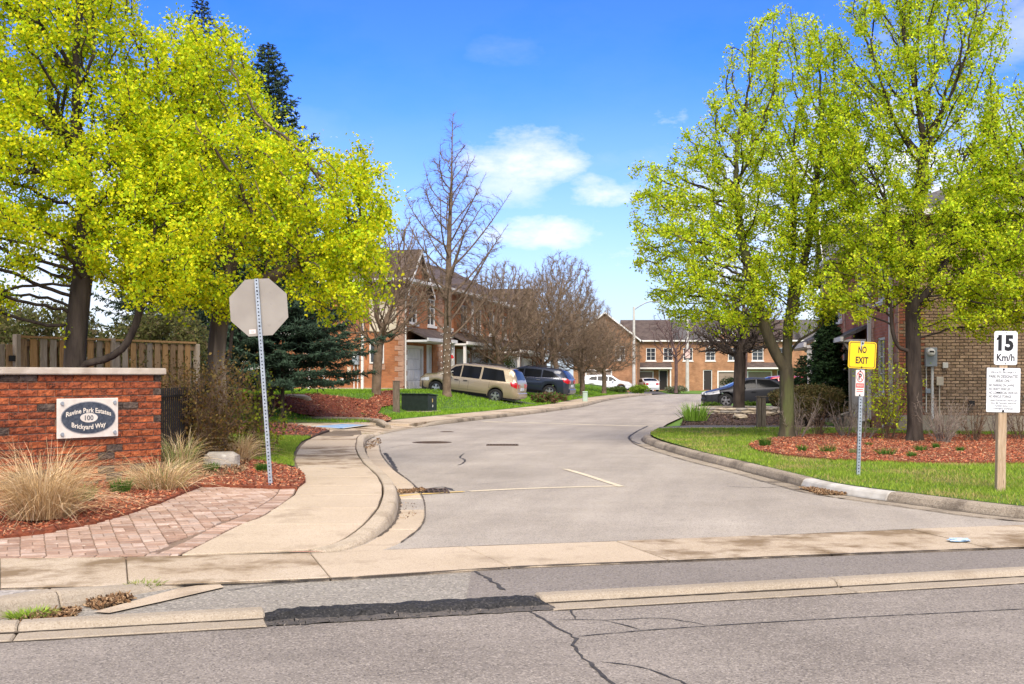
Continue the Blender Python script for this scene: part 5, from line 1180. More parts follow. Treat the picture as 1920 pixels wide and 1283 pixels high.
vehicle('dark blue crossover parked on the driveway behind the minivan', 'car', (sf_c[0], sf_c[1], .47), sf_rz, R(5.5), navy, 4.9, ST, [(-2.45, 1.14), (-1, 1.10), (0, 1.05), (1.2, .99), (2.45, .92)],
        [(-2.45, .78), (-2.2, .90), (-1.5, .95), (1.5, .94), (2.1, .86), (2.4, .68), (2.45, .5)], .32, (1.42, -1.38), .36,
        [[(.25, 1.07), (1.1, 1.03), (.6, 1.45), (.25, 1.52)], [(-.80, 1.11), (.18, 1.07), (.18, 1.53), (-.80, 1.55)], [(-1.85, 1.21), (-.88, 1.12), (-.88, 1.55), (-1.45, 1.48)]], (1.27, .68), (-2.36, -2.0), 'van', rails=(-1.6, .2), chrome_line=True, mould=False, handle_m=chrome, seams=(.2, -.85, 1.15))
vehicle('white crossover facing right under the round bare trees', 'car', (9.15, 113.5, .03), R(-8), 0, white_p, 4.85, ST, [(-2.45, 1.14), (-1, 1.10), (0, 1.05), (1.2, .99), (2.45, .92)],
        [(-2.43, .78), (-2.2, .90), (-1.5, .95), (1.5, .94), (2.1, .86), (2.4, .68), (2.43, .5)], .32, (1.42, -1.42), .37,
        [[(.25, 1.07), (1.1, 1.03), (.6, 1.45), (.25, 1.52)], [(-.80, 1.11), (.18, 1.07), (.18, 1.53), (-.80, 1.55)], [(-1.75, 1.21), (-.88, 1.12), (-.88, 1.55), (-1.45, 1.48)]], (1.27, .68), (-2.36, -2.0), 'van', rails=(-1.6, .2), mould=False, seams=(.2, -.85, 1.15))
CT = [(-2.28, .70), (-2.26, .98), (-1.95, 1.06), (-1.7, 1.09), (-1.0, 1.36), (-.4, 1.43), (.15, 1.40), (.95, 1.0), (1.2, .95), (2.0, .82), (2.24, .66), (2.28, .45)]
CB = [(-2.28, .93), (0, .92), (1, .88), (2.28, .78)]; CW = [(-2.28, .72), (-2.1, .84), (-1.4, .90), (1.4, .90), (2.0, .80), (2.22, .62), (2.28, .45)]
CWIN = [[(-.12, .95), (.78, .93), (.12, 1.31), (-.12, 1.33)], [(-1.28, .99), (-.18, .95), (-.18, 1.33), (-.88, 1.31)]]
vehicle('white sedan seen from behind at the far garage', 'car', (14.25, 123.8, -.03), R(97), 0, silver_w, 4.56, CT, CB, CW, .22, (1.38, -1.32), .315, CWIN, (.93, .2), (-1.66, -1.05), 'sedan', mould=False, seams=(-.15, .85))
TT = [(-2.34, .72), (-2.30, .98), (-2.0, 1.06), (-1.5, 1.20), (-.7, 1.41), (0, 1.44), (.45, 1.36), (1.25, .98), (1.45, .93), (2.05, .78), (2.30, .60), (2.34, .42)]
vehicle('dark grey sedan partly hidden by the trunks on the right driveway', 'car', (11.65, 57.2, .05), R(182), 0, grey_p, 4.68, TT, [(-2.34, .96), (-1, .94), (0, .90), (1, .84), (2.34, .74)],
        [(-2.34, .74), (-2.1, .86), (-1.4, .92), (1.4, .92), (2.0, .84), (2.26, .66), (2.34, .5)], .20, (1.42, -1.46), .34,
        [[(-.05, .945), (1.02, .91), (.40, 1.31), (-.05, 1.36)], [(-1.35, 1.0), (-.11, .95), (-.11, 1.36), (-.75, 1.33)]], (1.22, .5), (-1.9, -.75), 'sedan', mould=False, seams=(-.08, .98))
HT = [(-2.05, .75), (-2.03, 1.1), (-1.85, 1.35), (-1.55, 1.50), (-.4, 1.54), (.2, 1.48), (.95, 1.06), (1.15, 1.0), (1.8, .88), (2.02, .7), (2.05, .5)]
vehicle('red hatchback peeking over the roof of the dark grey sedan', 'car', (14.2, 63.8, .05), R(184), 0, red_p, 4.1, HT, [(-2.05, 1.02), (0, .98), (2.05, .85)], [(-2.05, .72), (-1.8, .84), (-1.2, .88), (1.2, .88), (1.8, .8), (2.05, .5)], .22, (1.28, -1.26), .31,
        [[(-.05, 1.01), (.8, .98), (.3, 1.36), (-.05, 1.42)], [(-1.2, 1.05), (-.11, 1.01), (-.11, 1.42), (-1.1, 1.40)]], (.9, .25), (-1.98, -1.6), 'van', mould=False, seams=(-.08, .8))
# ================================================================== TREES
def W(u, v, z=0.13): return G(u, v, z)
# left maples
b1 = np.array((-6.75, 18.1, .12))
tree('maple_tree', 'leafy yellow green maple with low side limb rising behind the brick sign wall', 'tree', b1,
     [(0, 0, 0), (.02, 0, .8), (0, 0, 1.6), (.06, .05, 2.6), (.15, .1, 3.6), (.1, .1, 4.8)],
     [(-.5, 0, 4.3, 2.2, 2.3, 1.6), (-.45, 0, 6.2, 1.75, 2.2, 1.9), (-.9, .1, 7.6, 1.9, 2.0, 1.5), (1.5, -.4, 3.35, 1.05, 1.4, 1.1), (-1.5, -.3, 2.9, 1.3, 1.4, .8), (1.0, .3, 4.7, 1.1, 1.5, 1.4)],
     3400, D=.15, R0=.17, seed=11, trop=(0, 0, .10), di=.95, dk=.25, bark=bark_dark, leaf=(5, 18, .068, .053, SPRING), limbs=14, kmax=10,
     arms=[[(0, 0, 1.35), (.22, -.1, 1.62), (.5, -.15, 1.68), (.8, -.2, 1.85), (1.0, -.2, 2.2), (1.1, -.2, 2.6), (1.25, -.2, 3.1)]])
b2 = np.array((-4.85, 19.4, .13))
tree('maple_tree', 'leafy yellow green maple with torn grey trunk behind the mossy boulder', 'tree', b2,
     [(0, 0, 0), (.0, 0, .9), (-.03, 0, 1.8), (.05, .05, 2.6), (.2, .1, 3.3)],
     [(-.1, 0, 4.6, 1.7, 1.9, 1.5), (-.45, .2, 6.05, 1.15, 1.3, 1.45, 1.8), (1.45, -.1, 4.2, 1.4, 1.6, 1.25), (2.1, -.3, 3.3, .95, 1.1, 1.15), (2.35, 0, 4.5, .5, .8, .8), (-.35, -.7, 3.2, 1.3, 1.1, .85), (-.8, .2, 5.0, 1.0, 1.3, 1.4)],
     3000, D=.14, R0=.15, seed=23, trop=(0, 0, .10), di=.9, dk=.24, bark=bark_torn, leaf=(5, 18, .068, .053, SPRING), limbs=12, twig_m=bark_dark,
     arms=[[(.0, 0, 1.5), (.18, -.05, 1.75), (.25, -.1, 2.2), (.4, -.1, 2.7)], [(.05, .05, 2.5), (.5, 0, 2.9), (1.1, -.1, 3.15), (1.8, -.2, 3.5), (2.4, -.2, 4.0)]])
# right maples
b3 = G(1475, 822, .15); 
tree('maple_tree', 'tall airy green maple at the left end of the right mulch bed', 'tree', b3,
     [(0, 0, 0), (0, 0, .8), (.0, 0, 1.7), (.06, .05, 2.8), (.15, 0, 4.0), (.2, 0, 5.5)],
     [(-1.5, 0, 4.0, 1.9, 2.2, 1.7), (-.3, 0, 6.0, 2.3, 2.2, 2.2), (.0, 0, 8.0, 1.6, 1.6, 1.75), (-2.3, 0, 5.0, 1.35, 1.6, 1.6), (-.9, -.2, 3.0, 1.9, 1.5, .8), (.9, 0, 5.6, 1.2, 1.7, 2.0), (.9, 0, 3.4, .8, 1.2, 1.0)],
     4200, D=.15, R0=.165, seed=5, trop=(0, 0, .30), di=1.05, dk=.24, bark=bark_moss, arms=[[(0, 0, 1.5), (-.3, -.05, 2.0), (-.62, -.1, 2.8), (-.85, -.1, 3.7), (-1.05, 0, 4.7), (-1.15, 0, 5.8)], [(0, 0, 1.8), (.3, .1, 2.2), (.75, .1, 2.5), (1.1, .1, 3.0)], [(.05, 0, 2.6), (.3, .1, 3.5), (.55, .2, 4.6), (.7, .2, 5.8)]], leaf=(4, 11, .055, .056, FRESH), limbs=14, twig_m=bark_dark, jit=.15, twig=(1, .2, .004))
b4 = G(1715, 829, .15)
tree('maple_tree', 'tall green maple with straight dark trunk in front of the grey electric meter', 'tree', b4,
     [(0, 0, 0), (0, 0, .9), (-.03, 0, 1.9), (-.02, .05, 3.4), (.05, 0, 4.6), (.2, 0, 6.2)],
     [(0, 0, 4.2, 1.9, 2.0, 1.6), (-.2, 0, 6.4, 2.1, 2.0, 2.2), (.1, 0, 8.6, 1.9, 1.7, 1.9), (-1.2, -.1, 3.3, 1.1, 1.4, .9), (1.3, -.2, 2.9, 1.2, 1.3, .85), (1.6, .0, 4.5, 1.3, 1.3, 1.2), (-.2, 0, 10., 1.2, 1.2, 1.2)],
     4200, D=.15, R0=.16, seed=37, trop=(0, 0, .26), di=1.05, dk=.24, bark=bark_dark, arms=[[(-.02, 0, 1.95), (-.35, -.1, 2.0), (-.52, -.15, 2.35), (-.58, -.2, 3.0)], [(0, 0, 2.9), (.5, 0, 3.5), (.8, 0, 4.4), (.95, 0, 5.4)], [(0, .05, 3.4), (-.4, .1, 4.2), (-.6, .1, 5.2)]], leaf=(4, 11, .055, .056, FRESH), limbs=14, jit=.15, twig=(1, .2, .004))
tree('maple_tree', 'green maple reaching in from the right edge above the speed sign', 'tree', (11.75, 25.2, .15),
     [(0, 0, 0), (0, 0, 1.0), (-.05, 0, 2.0), (-.1, .05, 3.4), (-.05, 0, 5.0)],
     [(-.5, 0, 4.0, 1.8, 1.9, 1.6), (-.2, 0, 6.2, 1.9, 1.9, 1.9), (-1.5, -.2, 3.2, 1.0, 1.2, .9), (-1.2, 0, 5.0, 1.1, 1.3, 1.2), (1.2, 0, 4.6, 1.8, 1.8, 1.6)],
     3200, D=.16, R0=.16, seed=41, trop=(0, 0, .2), di=1.05, dk=.24, bark=bark_dark, leaf=(5, 9, .07, .064, FRESH), limbs=10, jit=.15)
# dark mushroom-shaped tree in the stone garden
b6 = np.array((8.85, 45.8, .09))
tree('cherry_tree', 'dark bare umbrella shaped tree in the ring of stacked stones', 'tree', b6,
     [(0, 0, 0), (0, 0, .8), (.03, 0, 1.6), (.05, 0, 2.1)],
     [(0, 0, 3.1, 1.9, 1.8, .75), (-.1, 0, 2.7, 1.5, 1.5, .5), (.3, 0, 4.0, 1.4, 1.4, 1.0), (-1.1, 0, 2.6, .8, .9, .4)],
     3600, D=.14, R0=.23, seed=51, trop=(0, 0, .04), di=.9, dk=.2, bark=bark_dark, twig=(4, .3, .006), limbs=12, twig_m=bark_dark)
tree('plum_tree', 'purple brown bare tree behind the airy maple with upright twigs', 'tree', (13.7, 69.5, .05),
     [(0, 0, 0), (0, 0, 1.4), (.05, 0, 2.6), (.1, 0, 4)],
     [(-.6, 0, 4.8, 2.6, 2.2, 2.4), (-.3, 0, 6.8, 2.0, 1.8, 1.7), (1.6, 0, 4.6, 1.4, 1.4, 1.6)],
     1700, D=.24, R0=.2, seed=53, trop=(0, 0, .3), di=1.4, dk=.36, bark=bark_plum, twig=(3, .55, .010), limbs=10)
# bare trees on the left side of the street
tree('linden_tree', 'tallest bare tree with a straight leader and strings of small lights on its trunk', 'tree', (-2.95, 53.2, .62),
     [(0, 0, 0), (0, 0, 2), (.05, 0, 4), (.1, 0, 7), (.2, 0, 9.6), (.25, 0, 12.4)],
     [(.15, 0, 4.8, 2.7, 2.5, 1.5, .9), (.15, 0, 6.8, 2.6, 2.4, 1.4), (.2, 0, 8.6, 2.1, 2.0, 1.3), (.2, 0, 10.2, 1.4, 1.4, 1.4), (.25, 0, 11.8, .62, .62, 1.3), (.2, 0, 12.8, .3, .3, .6)],
     2600, D=.17, R0=.19, seed=61, trop=(0, 0, .26), di=1.2, dk=.27, bark=bark_twig, twig=(4, .34, .006), limbs=20, jit=.14, pw=2.25,
     arms=[[(.0 + .02 * z, 0, z), (.35 * r_ * math.cos(a), .35 * r_ * math.sin(a), z + .30 * r_), (.7 * r_ * math.cos(a), .7 * r_ * math.sin(a), z + .72 * r_), (r_ * math.cos(a) + .1, r_ * math.sin(a), z + 1.2 * r_)] for i, z in enumerate(np.linspace(2.6, 10.6, 34)) for a in [i * 2.4] for r_ in [(3.0 if z < 6 else 3.0 - (z - 6) * .55) * (.8 + .2 * math.sin(i * 5))]])
tree('crab_apple_tree', 'bare vase shaped tree on the red mulch mound before the brick end wall', 'tree', (-5.45, 47.0, .62),
     [(0, 0, 0), (.03, 0, .7), (.06, 0, 1.35), (.1, 0, 1.7)],
     [(.2, 0, 3.4, 1.8, 1.7, 1.2), (.9, 0, 4.8, 1.6, 1.5, 1.4), (.4, 0, 5.6, 1.4, 1.2, 1.5), (-.9, 0, 3.0, .9, 1.1, .8), (1.6, 0, 3.6, .9, 1.0, .9), (1.3, 0, 6.4, .6, .7, 1.0)],
     3000, D=.17, R0=.19, seed=67, trop=(0, 0, .22), di=1.0, dk=.24, bark=bark_twig, twig=(4, .36, .006), leaf=(1, 1, .05, .05, [(.22, .17, .10), (.30, .24, .15), (.2, .2, .06)]), limbs=10)
crab = [(-.7, 65, .35, 2.0, 4.3, 3.6, 71), (1.9, 69.5, .25, 1.9, 4.2, 3.4, 72), (4.95, 83, .15, 2.3, 3.4, 2.6, 73), (7.2, 92, .12, 2.5, 3.3, 2.6, 74), (2.9, 77, .2, 2.4, 5.6, 4.2, 75), (5.8, 100, .1, 2.8, 5.0, 3.6, 77)]
crab_labels = ['bare brown tree spreading over the roof of the dark blue car', 'bare brown tree with green buds standing behind the dark blue car', 'round bare tree with short trunk between dark blue car and white crossover',
               'round bare tree in front of the white crossover side', 'tall bare tree rising behind the round ones', 'farthest bare tree left of the street light']
for (x, y, z, rx, zc, rz, sd), lb in zip(crab, crab_labels):
    tree('crab_apple_tree', lb, 'tree', (x, y, z), [(0, 0, 0), (.03, 0, .8), (.02, 0, 1.5), (.0, 0, 2.0)],
         [(0, 0, zc, rx * 1.25, rx * 1.2, rz * .68), (.3, 0, zc + rz * .38, rx * .95, rx * .9, rz * .55), (-.3 * rx, 0, zc - rz * .2, rx * .8, rx * .8, rz * .5)],
         3800, D=.18, R0=.18, seed=sd, trop=(0, 0, .05), di=1.0, dk=.26, jit=.3, bark=bark_twig, twig=(6, .42, .009), leaf=(1, 1, .07, .06, [(.19, .13, .065), (.2, .17, .07), (.16, .16, .05)]), limbs=8, group='bare street trees on the left')
tree('crab_apple_tree', 'thin bare tree before the arched entrance of the far houses', 'tree', (14.8, 106, .05), [(0, 0, 0), (.03, 0, 1.5), (.02, 0, 3)], [(0, 0, 5.0, 2.4, 2.2, 2.3), (-.9, 0, 6.3, 1.5, 1.5, 1.6)], 900, D=.3, R0=.15, seed=81, trop=(0, 0, .2), di=1.6, dk=.45, bark=bark_plum, twig=(3, .6, .012), limbs=8)
# conifers
SPR = [(.022, .042, .02), (.03, .054, .026), (.042, .066, .034), (.018, .034, .016)]
conifer('spruce_tree', 'tall dark spruce whose tip rises left of the other behind the maples', (-10.6, 40, .3), 14.2, 3.0, 91, SPR, dens=1.5, per=12)
conifer('spruce_tree', 'slim dark spruce with blue green skirts right of the octagonal sign', (-7.7, 37.0, .2), 11.9, 3.0, 93, [(.026, .052, .028), (.036, .068, .038), (.05, .09, .052), (.018, .038, .02)], z0=1.3, dens=1.9, droop=.18, per=13, step=.27)
YEW = [(.02, .042, .012), (.03, .058, .016), (.014, .03, .008), (.04, .07, .02)]
foliage_bush('yew_shrub', 'dark green rounded yew beside the flat grey boulder', W(515, 752, .5), [(0, 0, .75, .82, .8, .85), (-.1, 0, 1.4, .55, .5, .4)], 16000, .09, YEW, 95, stems=5, aspect=.4)
conifer('cedar_tree', 'dark green pointed cedar beside the porch of the right brick house', (9.95, 37.0, .2), 3.55, .62, 97, [(.02, .05, .012), (.03, .07, .018), (.014, .035, .01)], z0=.1, step=.12, per=11, droop=-.5, dens=3.2)
conifer('cedar_tree', 'small pointed cedar in the distance between trunk and taller cedar', (13.0, 52, .2), 2.3, .8, 98, [(.02, .05, .012), (.03, .07, .018), (.014, .035, .01)], z0=.1, step=.12, per=10, droop=-.4, dens=1.6)
conifer('spruce_tree', 'low broad blue green spruce skirts between the torn maple and the yew', (-7.1, 36.3, .2), 4.4, 2.9, 94, [(.026, .052, .028), (.036, .068, .038), (.05, .09, .052), (.018, .038, .02)], z0=2.0, dens=1.9, droop=.1, per=13, step=.26)
conifer('spruce_tree', 'dark broad spruce standing in shade right behind the board fence', (-9.7, 31.5, .1), 5.6, 2.5, 89, SPR, z0=.5, dens=1.3, per=11)
# olive bushes behind the board fence
for i, (x, y, w, h) in enumerate([(-11.6, 28.5, 2.2, 3.3), (-9.2, 29.5, 2.0, 3.2), (-13.9, 29.5, 2.3, 3.7)]):
    foliage_bush('willow_bush', ['dull olive bush above the fence left of the maple trunk', 'dull olive bush above the fence right of the maple trunk', 'dull olive bush at the left edge above the gate'][i], (x, y, 0),
                 [(0, 0, h * .5, w * .7, 1.4, h * .5), (w * .3, 0, h * .75, w * .5, 1.1, h * .28)], 26000, .09, [(.12, .13, .035), (.17, .17, .05), (.09, .105, .03), (.14, .11, .05)], 101 + i, group='olive bushes behind the fence', shell=.3, stem_m=bark_twig)
# ================================================================== ENTRANCE WALL
SW = np.array((-4.80, 16.06, .10)); SWR = math.atan2(.811, .584)
cap_m = mat('limestone_cap', (.42, .36, .29), (.56, .50, .42), 5, .85, .3, 60)
plaque_m = mat('plaque_stone', (.60, .55, .48), (.70, .65, .58), 10, .7, .15, 60)
slate_m = mat('plaque_slate', (.035, .045, .065), (.075, .09, .115), 30, .6)
letter_m = mat('letter_cream', (.72, .66, .56), rough=.7)
wall_m = [mat('sign_brick_red', (.35, .085, .03), (.18, .052, .026), 16, .92, 1.4, 40, c3=(.05, .026, .018), s3=34, f3=.56, objrand=.2),
          mat('sign_brick_orange', (.42, .11, .036), (.23, .066, .028), 16, .92, 1.4, 40, c3=(.07, .03, .018), s3=30, f3=.6, objrand=.2),
          mat('sign_brick_dark', (.052, .038, .032), (.10, .072, .055), 14, .92, 1.4, 40, c3=(.17, .09, .05), s3=26, f3=.64, objrand=.25)]
mort_w = mat('mortar_pale', (.34, .22, .15), (.44, .30, .22), 10, .95, .3, 80)
ew = thing('entrance_wall', 'red and dark brick entrance wall with pale stone cap and oval name plaque', 'brick wall', SW, SWR)
LWL, M_, C_ = 3.45, .248, .092
b = MB(); b.box(-LWL, -.012, .014, .30, -.15, 1.47, mort_w); b.build('mortar_bed', ew)
b = MB(); b.box(-LWL - .05, .045, -.06, .36, 1.4725, 1.563, cap_m); b.build('cap_stone', ew, bevel=.012, seg=2)
wb = [[brick_mesh(M_ - .011, C_ - .011, .06, m, 500 + i, .011).mesh('brick') for i in range(4)] for m in wall_m]
wh = [[brick_mesh(M_ / 2 - .011, C_ - .011, .06, m, 540 + i, .011).mesh('brick') for i in range(2)] for m in wall_m]
for row in range(16):
    z = C_ * (row + .5); x = 0.0; first = row % 2
    while x > -LWL + .01:
        half = first and x == 0.0; w = M_ / 2 if half else M_; c = x - w / 2; x -= w
        if -1.52 < c < -.80 and .80 < z < 1.05: continue
        k = int(rng.choice(3, p=(.5, .31, .19))); me = (wh if half else wb)[k]; link('brick', me[int(rng.integers(0, len(me)))], ew, (c, rng.uniform(-.005, .004), z))
    e = link('brick', wh[int(rng.choice(3, p=(.5, .31, .19)))][0], ew, (-.012 + .012, .09, z), (0, 0, R(90)))
pl = MB(); PC = (-1.164, .915); pl.box(PC[0] - .445, PC[0] + .445, -.045, -.014, PC[1] - .253, PC[1] + .253, plaque_m); plq = pl.build('name_plaque', ew, bevel=.006)
def ellipse(a, c, n=48): return [(a * math.cos(2 * math.pi * i / n), c * math.sin(2 * math.pi * i / n)) for i in range(n)]
def oval(a, c, y0, y1, m, name): b = MB(); b.prism([(PC[0] + p, PC[1] + .004 + q) for p, q in ellipse(a, c)], y0, y1, m, axes=(0, 2, 1)); return b.build(name, plq)
oval(.405, .213, -.047, -.04, mat('plaque_rim', (.25, .25, .27), (.4, .38, .36), 8, .6), 'oval_rim'); oval(.392, .201, -.05, -.04, slate_m, 'oval_panel'); oval(.128, .060, -.054, -.045, plaque_m, 'number_oval')
def lettering(par, body, width, height, x, z, y, m, bend=0.0, bold=0.012, name='lettering'):
    v, f = text_geo(body, 1.0, bold, 1.02); v[:, 0] *= width / np.ptp(v[:, 0]); cap_h = .70; v[:, 1] *= height / cap_h
    zz = v[:, 1] + bend * (v[:, 0] / (width / 2)) ** 2; V = np.stack([v[:, 0] + x, y - v[:, 2], zz + z], 1); b = MB(); b.add(V, f, m); return b.build(name, par, fixn=False)
lettering(plq, 'Ravine Park Estates', .66, .060, PC[0], PC[1] + .072, -.0515, letter_m, -.052, .018)
lettering(plq, 'Brickyard Way', .50, .060, PC[0], PC[1] - .142, -.0515, letter_m, .034, .018)
lettering(plq, '100', .125, .062, PC[0], PC[1] - .027, -.0555, slate_m, 0, .01)
for sx in (-1, 1):
    for sz in (-1, 1): b = MB(); b.lathe([(.024, -.012), (.024, .004), (.012, .012)], 10, steel_g, axis=1, c=(PC[0] + sx * .385, -.05, PC[1] + sz * .195)); b.build('rosette_bolt', plq)

# ================================================================== FENCES
wood = [mat('cedar_%s' % n, a, c, 9, .9, .5, 30, stretch=(6, 6, .6), objrand=.22, c3=d, s3=8, f3=.62) for n, a, c, d in (('honey', (.34, .19, .075), (.46, .27, .115), (.2, .11, .05)), ('grey', (.27, .215, .16), (.37, .305, .235), (.16, .12, .085)), ('brown', (.22, .135, .07), (.32, .21, .115), (.13, .08, .045)))]
FA = np.array((-8.83, 21.0, .1)); FRt = math.atan2(.89, .453)
fn = thing('board_fence', 'cedar board fence with alternating boards behind the brick sign wall', 'fence', FA, FRt); nb, sp_ = 20, .2215
for i in range(nb):
    for bk, yy in ((0, -.03), (1, .045)):
        x = .09 + i * sp_ + (sp_ / 2 if bk else 0); w = .073 + rng.uniform(-.004, .004); b = MB(); b.box(x - w, x + w, yy, yy + .02, .05, 2.13 + rng.uniform(-.008, .004), wood[int(rng.choice(3, p=(.42, .36, .22)))]); b.build('board', fn, bevel=.003)
b = MB(); b.box(.0, nb * sp_ + .1, -.055, .085, 2.145, 2.185, wood[0]); b.build('top_rail', fn); b = MB(); b.box(0, nb * sp_ + .1, -.008, .043, 2.0, 2.09, wood[2]); b.box(0, nb * sp_ + .1, -.008, .043, .35, .44, wood[2]); b.build('cross_rail', fn)
for x in (-.06, 2.18, nb * sp_ + .14): b = MB(); b.box(x - .05, x + .05, -.075, .025 if x > 2 and x < 3 else .03, 0, 2.2 if x < 4 else 2.14, wood[1]); b.build('post', fn, bevel=.006)
gt = thing('board_gate', 'lower cedar board gate at the left photo edge with black latch', 'gate', FA - np.array((.453, .89, 0)) * .12, FRt)
for i in range(7):
    x = -.10 - i * .165; b = MB(); b.box(x - .07, x + .07, -.03, -.01, .1, 2.02, wood[1 if i % 3 else 2]); b.build('board', gt, bevel=.003)
b = MB(); b.box(-1.2, -.02, .0, .04, 1.78, 1.87, wood[2]); b.box(-1.2, -.02, 0, .04, .4, .49, wood[2]); b.build('cross_rail', gt); b = MB(); b.box(-.12, .03, -.055, -.031, 1.72, 1.82, trim_blk); b.build('latch', gt)
blk = mat('iron_black', (.008, .008, .009), rough=.5)
fi_ = thing('iron_fence', 'black iron picket fence in the brown shrub beside the sign wall', 'fence', (-5.12, 16.7, .1), R(90))
for i in range(36): x = i * .105; b = MB(); b.box(x - .009, x + .009, -.009, .009, 0, 1.28, blk); b.build('picket', fi_)
b = MB(); b.box(-.05, 3.75, -.014, .014, 1.14, 1.17, blk); b.box(-.05, 3.75, -.014, .014, .14, .17, blk); b.build('rail', fi_)
for x in (-.08, 3.8): b = MB(); b.box(x - .03, x + .03, -.03, .03, 0, 1.4, blk); b.build('post', fi_)

# ================================================================== SIGNS
galv = mat('galvanised', (.30, .34, .38), (.42, .46, .50), 14, .45, metal=.55, c3=(.22, .25, .28), s3=30, f3=.6)
alu = mat('sign_back_aluminium', (.265, .24, .21), (.31, .285, .25), 3, .6, metal=.1, c3=(.24, .22, .19), s3=9, f3=.62)
sign_white = mat('sign_white', (.70, .71, .74), (.74, .75, .77), 4, .5); sign_black = mat('sign_black', (.015, .015, .017), rough=.5)
sign_yellow = mat('sign_yellow', (.80, .50, .008), (.84, .55, .01), 4, .45); sign_red = mat('sign_red', (.62, .06, .05), rough=.5); sign_pale = mat('sign_pale', (.66, .58, .54), (.70, .63, .6), 5, .5)
def perforated_post(par, h, w=.05, pitch=.045, name='post'):
    """square tube; the face towards -y and +y has real holes"""
    b = MB(); n = int(h / pitch); r = .0095; hw = w / 2
    for i in range(n):
        z0 = i * pitch; zc = z0 + pitch / 2; sq = [(-hw, z0), (0, z0), (hw, z0), (hw, zc), (hw, z0 + pitch), (0, z0 + pitch), (-hw, z0 + pitch), (-hw, zc)]; ci_ = [(r * math.cos(a), zc + r * math.sin(a)) for a in np.radians((225, 270, 315, 0, 45, 90, 135, 180))]
        for y in (-hw, hw): b.add([(x, y, z) for x, z in sq + ci_], [(k, (k + 1) % 8, 8 + (k + 1) % 8, 8 + k) for k in range(8)], galv)
        for x in (-hw, hw): b.add([(x, y, z) for z, y in sq + [(zz, xx) for xx, zz in ci_]] if False else [(x, xx, zz) for xx, zz in sq + ci_], [(k, (k + 1) % 8, 8 + (k + 1) % 8, 8 + k) for k in range(8)], galv)
    b.box(-hw * .5, hw * .5, -hw * .5, hw * .5, 0, h - .01, trim_blk)
    return b.build(name, par, fixn=False)
def rrect(w, h, r, n=5):
    out = []
    for cx, cz, a0 in ((w / 2 - r, h / 2 - r, 0), (-w / 2 + r, h / 2 - r, 90), (-w / 2 + r, -h / 2 + r, 180), (w / 2 - r, -h / 2 + r, 270)):
        out += [(cx + r * math.cos(R(a0 + 90 * i / n)), cz + r * math.sin(R(a0 + 90 * i / n))) for i in range(n + 1)]
    return out
def plate(par, poly, x, z, y0, y1, m, name): b = MB(); b.prism([(p + x, q + z) for p, q in poly], y0, y1, m, axes=(0, 2, 1)); return b.build(name, par)
def frame_ring(par, outer, inner, x, z, y0, y1, m, name='border'):
    n = len(outer); b = MB(); v = [(p + x, y, q + z) for y in (y0, y1) for p, q in outer + inner]; f = []
    for i in range(n):
        j = (i + 1) % n; f += [(i, j, n + j, n + i), (2 * n + i, 3 * n + i, 3 * n + j, 2 * n + j), (i, 2 * n + i, 2 * n + j, j), (n + i, n + j, 3 * n + j, 3 * n + i)]
    b.add(v, f, m); return b.build(name, par)
def bolt(par, x, z, y, r=.011): b = MB(); b.lathe([(r, 0), (r, -.008), (r * .5, -.012)], 8, sign_black, axis=1, c=(x, y, z)); b.build('bolt', par)
# octagonal sign seen from behind
ss = thing('octagonal_sign', 'leaning octagonal road sign seen from its plain grey back', 'road sign', (-3.09, 15.03, .15), R(4), tilt=(0, R(-3.9)))
perforated_post(ss, 2.66)
oc = .365 / math.cos(math.pi / 8); plate(ss, [(oc * math.cos(math.pi / 8 + i * math.pi / 4), oc * math.sin(math.pi / 8 + i * math.pi / 4)) for i in range(8)], .0, 2.29, .028, .033, alu, 'sign_panel')
pn = [c for c in ss.children if c.name.startswith('sign_panel')][0]
plate(pn, rrect(.085, .055, .004, 2), -.10, 1.985, .0262, .0278, sign_pale, 'sticker'); lettering(pn, '53', .03, .026, -.10, 1.972, .0255, steel_g)
for z in (2.05, 2.5): bolt(ss, 0, z, -.026)
# NO EXIT
ne = thing('no_exit_sign', 'yellow NO EXIT sign with small no parking plate on perforated post', 'road sign', (4.955, 16.8, .12), R(-2), tilt=(0, R(1.7)))
perforated_post(ne, 1.95, .048)
tilt_ = empty('warning_panel', (.0, -.03, 1.735), 0, ne); tilt_.rotation_euler = (R(-3), R(1.5), R(-6))
plate(tilt_, rrect(.385, .385, .035), 0, 0, 0, .004, sign_yellow, 'panel'); frame_ring(tilt_, rrect(.362, .362, .03), rrect(.345, .345, .024), 0, 0, -.0012, .0002, sign_black)
lettering(tilt_, 'NO', .115, .092, 0, .032, -.0012, sign_black, 0, .028); lettering(tilt_, 'EXIT', .175, .092, 0, -.118, -.0012, sign_black, 0, .028); bolt(tilt_, 0, .168, 0); bolt(tilt_, 0, -.172, 0)
npk = empty('parking_panel', (-.02, -.03, 1.335), 0, ne)
plate(npk, rrect(.125, .375, .012), 0, 0, 0, .004, sign_pale, 'panel'); frame_ring(npk, ellipse(.052, .078, 32), ellipse(.043, .067, 32), 0, .09, -.0012, .0002, sign_red, 'ring'); lettering(npk, 'P', .045, .085, .0, .05, -.001, sign_black, 0, .03)
b = MB(); b.add([(-.036, -.0022, .142), (-.030, -.0022, .148), (.036, -.0022, .040), (.030, -.0022, .034)], [(0, 1, 2, 3)], sign_red); b.build('slash', npk)
plate(npk, rrect(.112, .062, .004, 2), 0, -.035, -.001, .0002, sign_red, 'red_band'); lettering(npk, 'FIRE ROUTE', .092, .03, 0, -.05, -.0022, sign_pale, 0, .02)
for z in (-.098, -.125): b = MB(); b.box(-.045, .045, -.0012, .0002, z, z + .010, sign_red); b.build('small_print', npk)
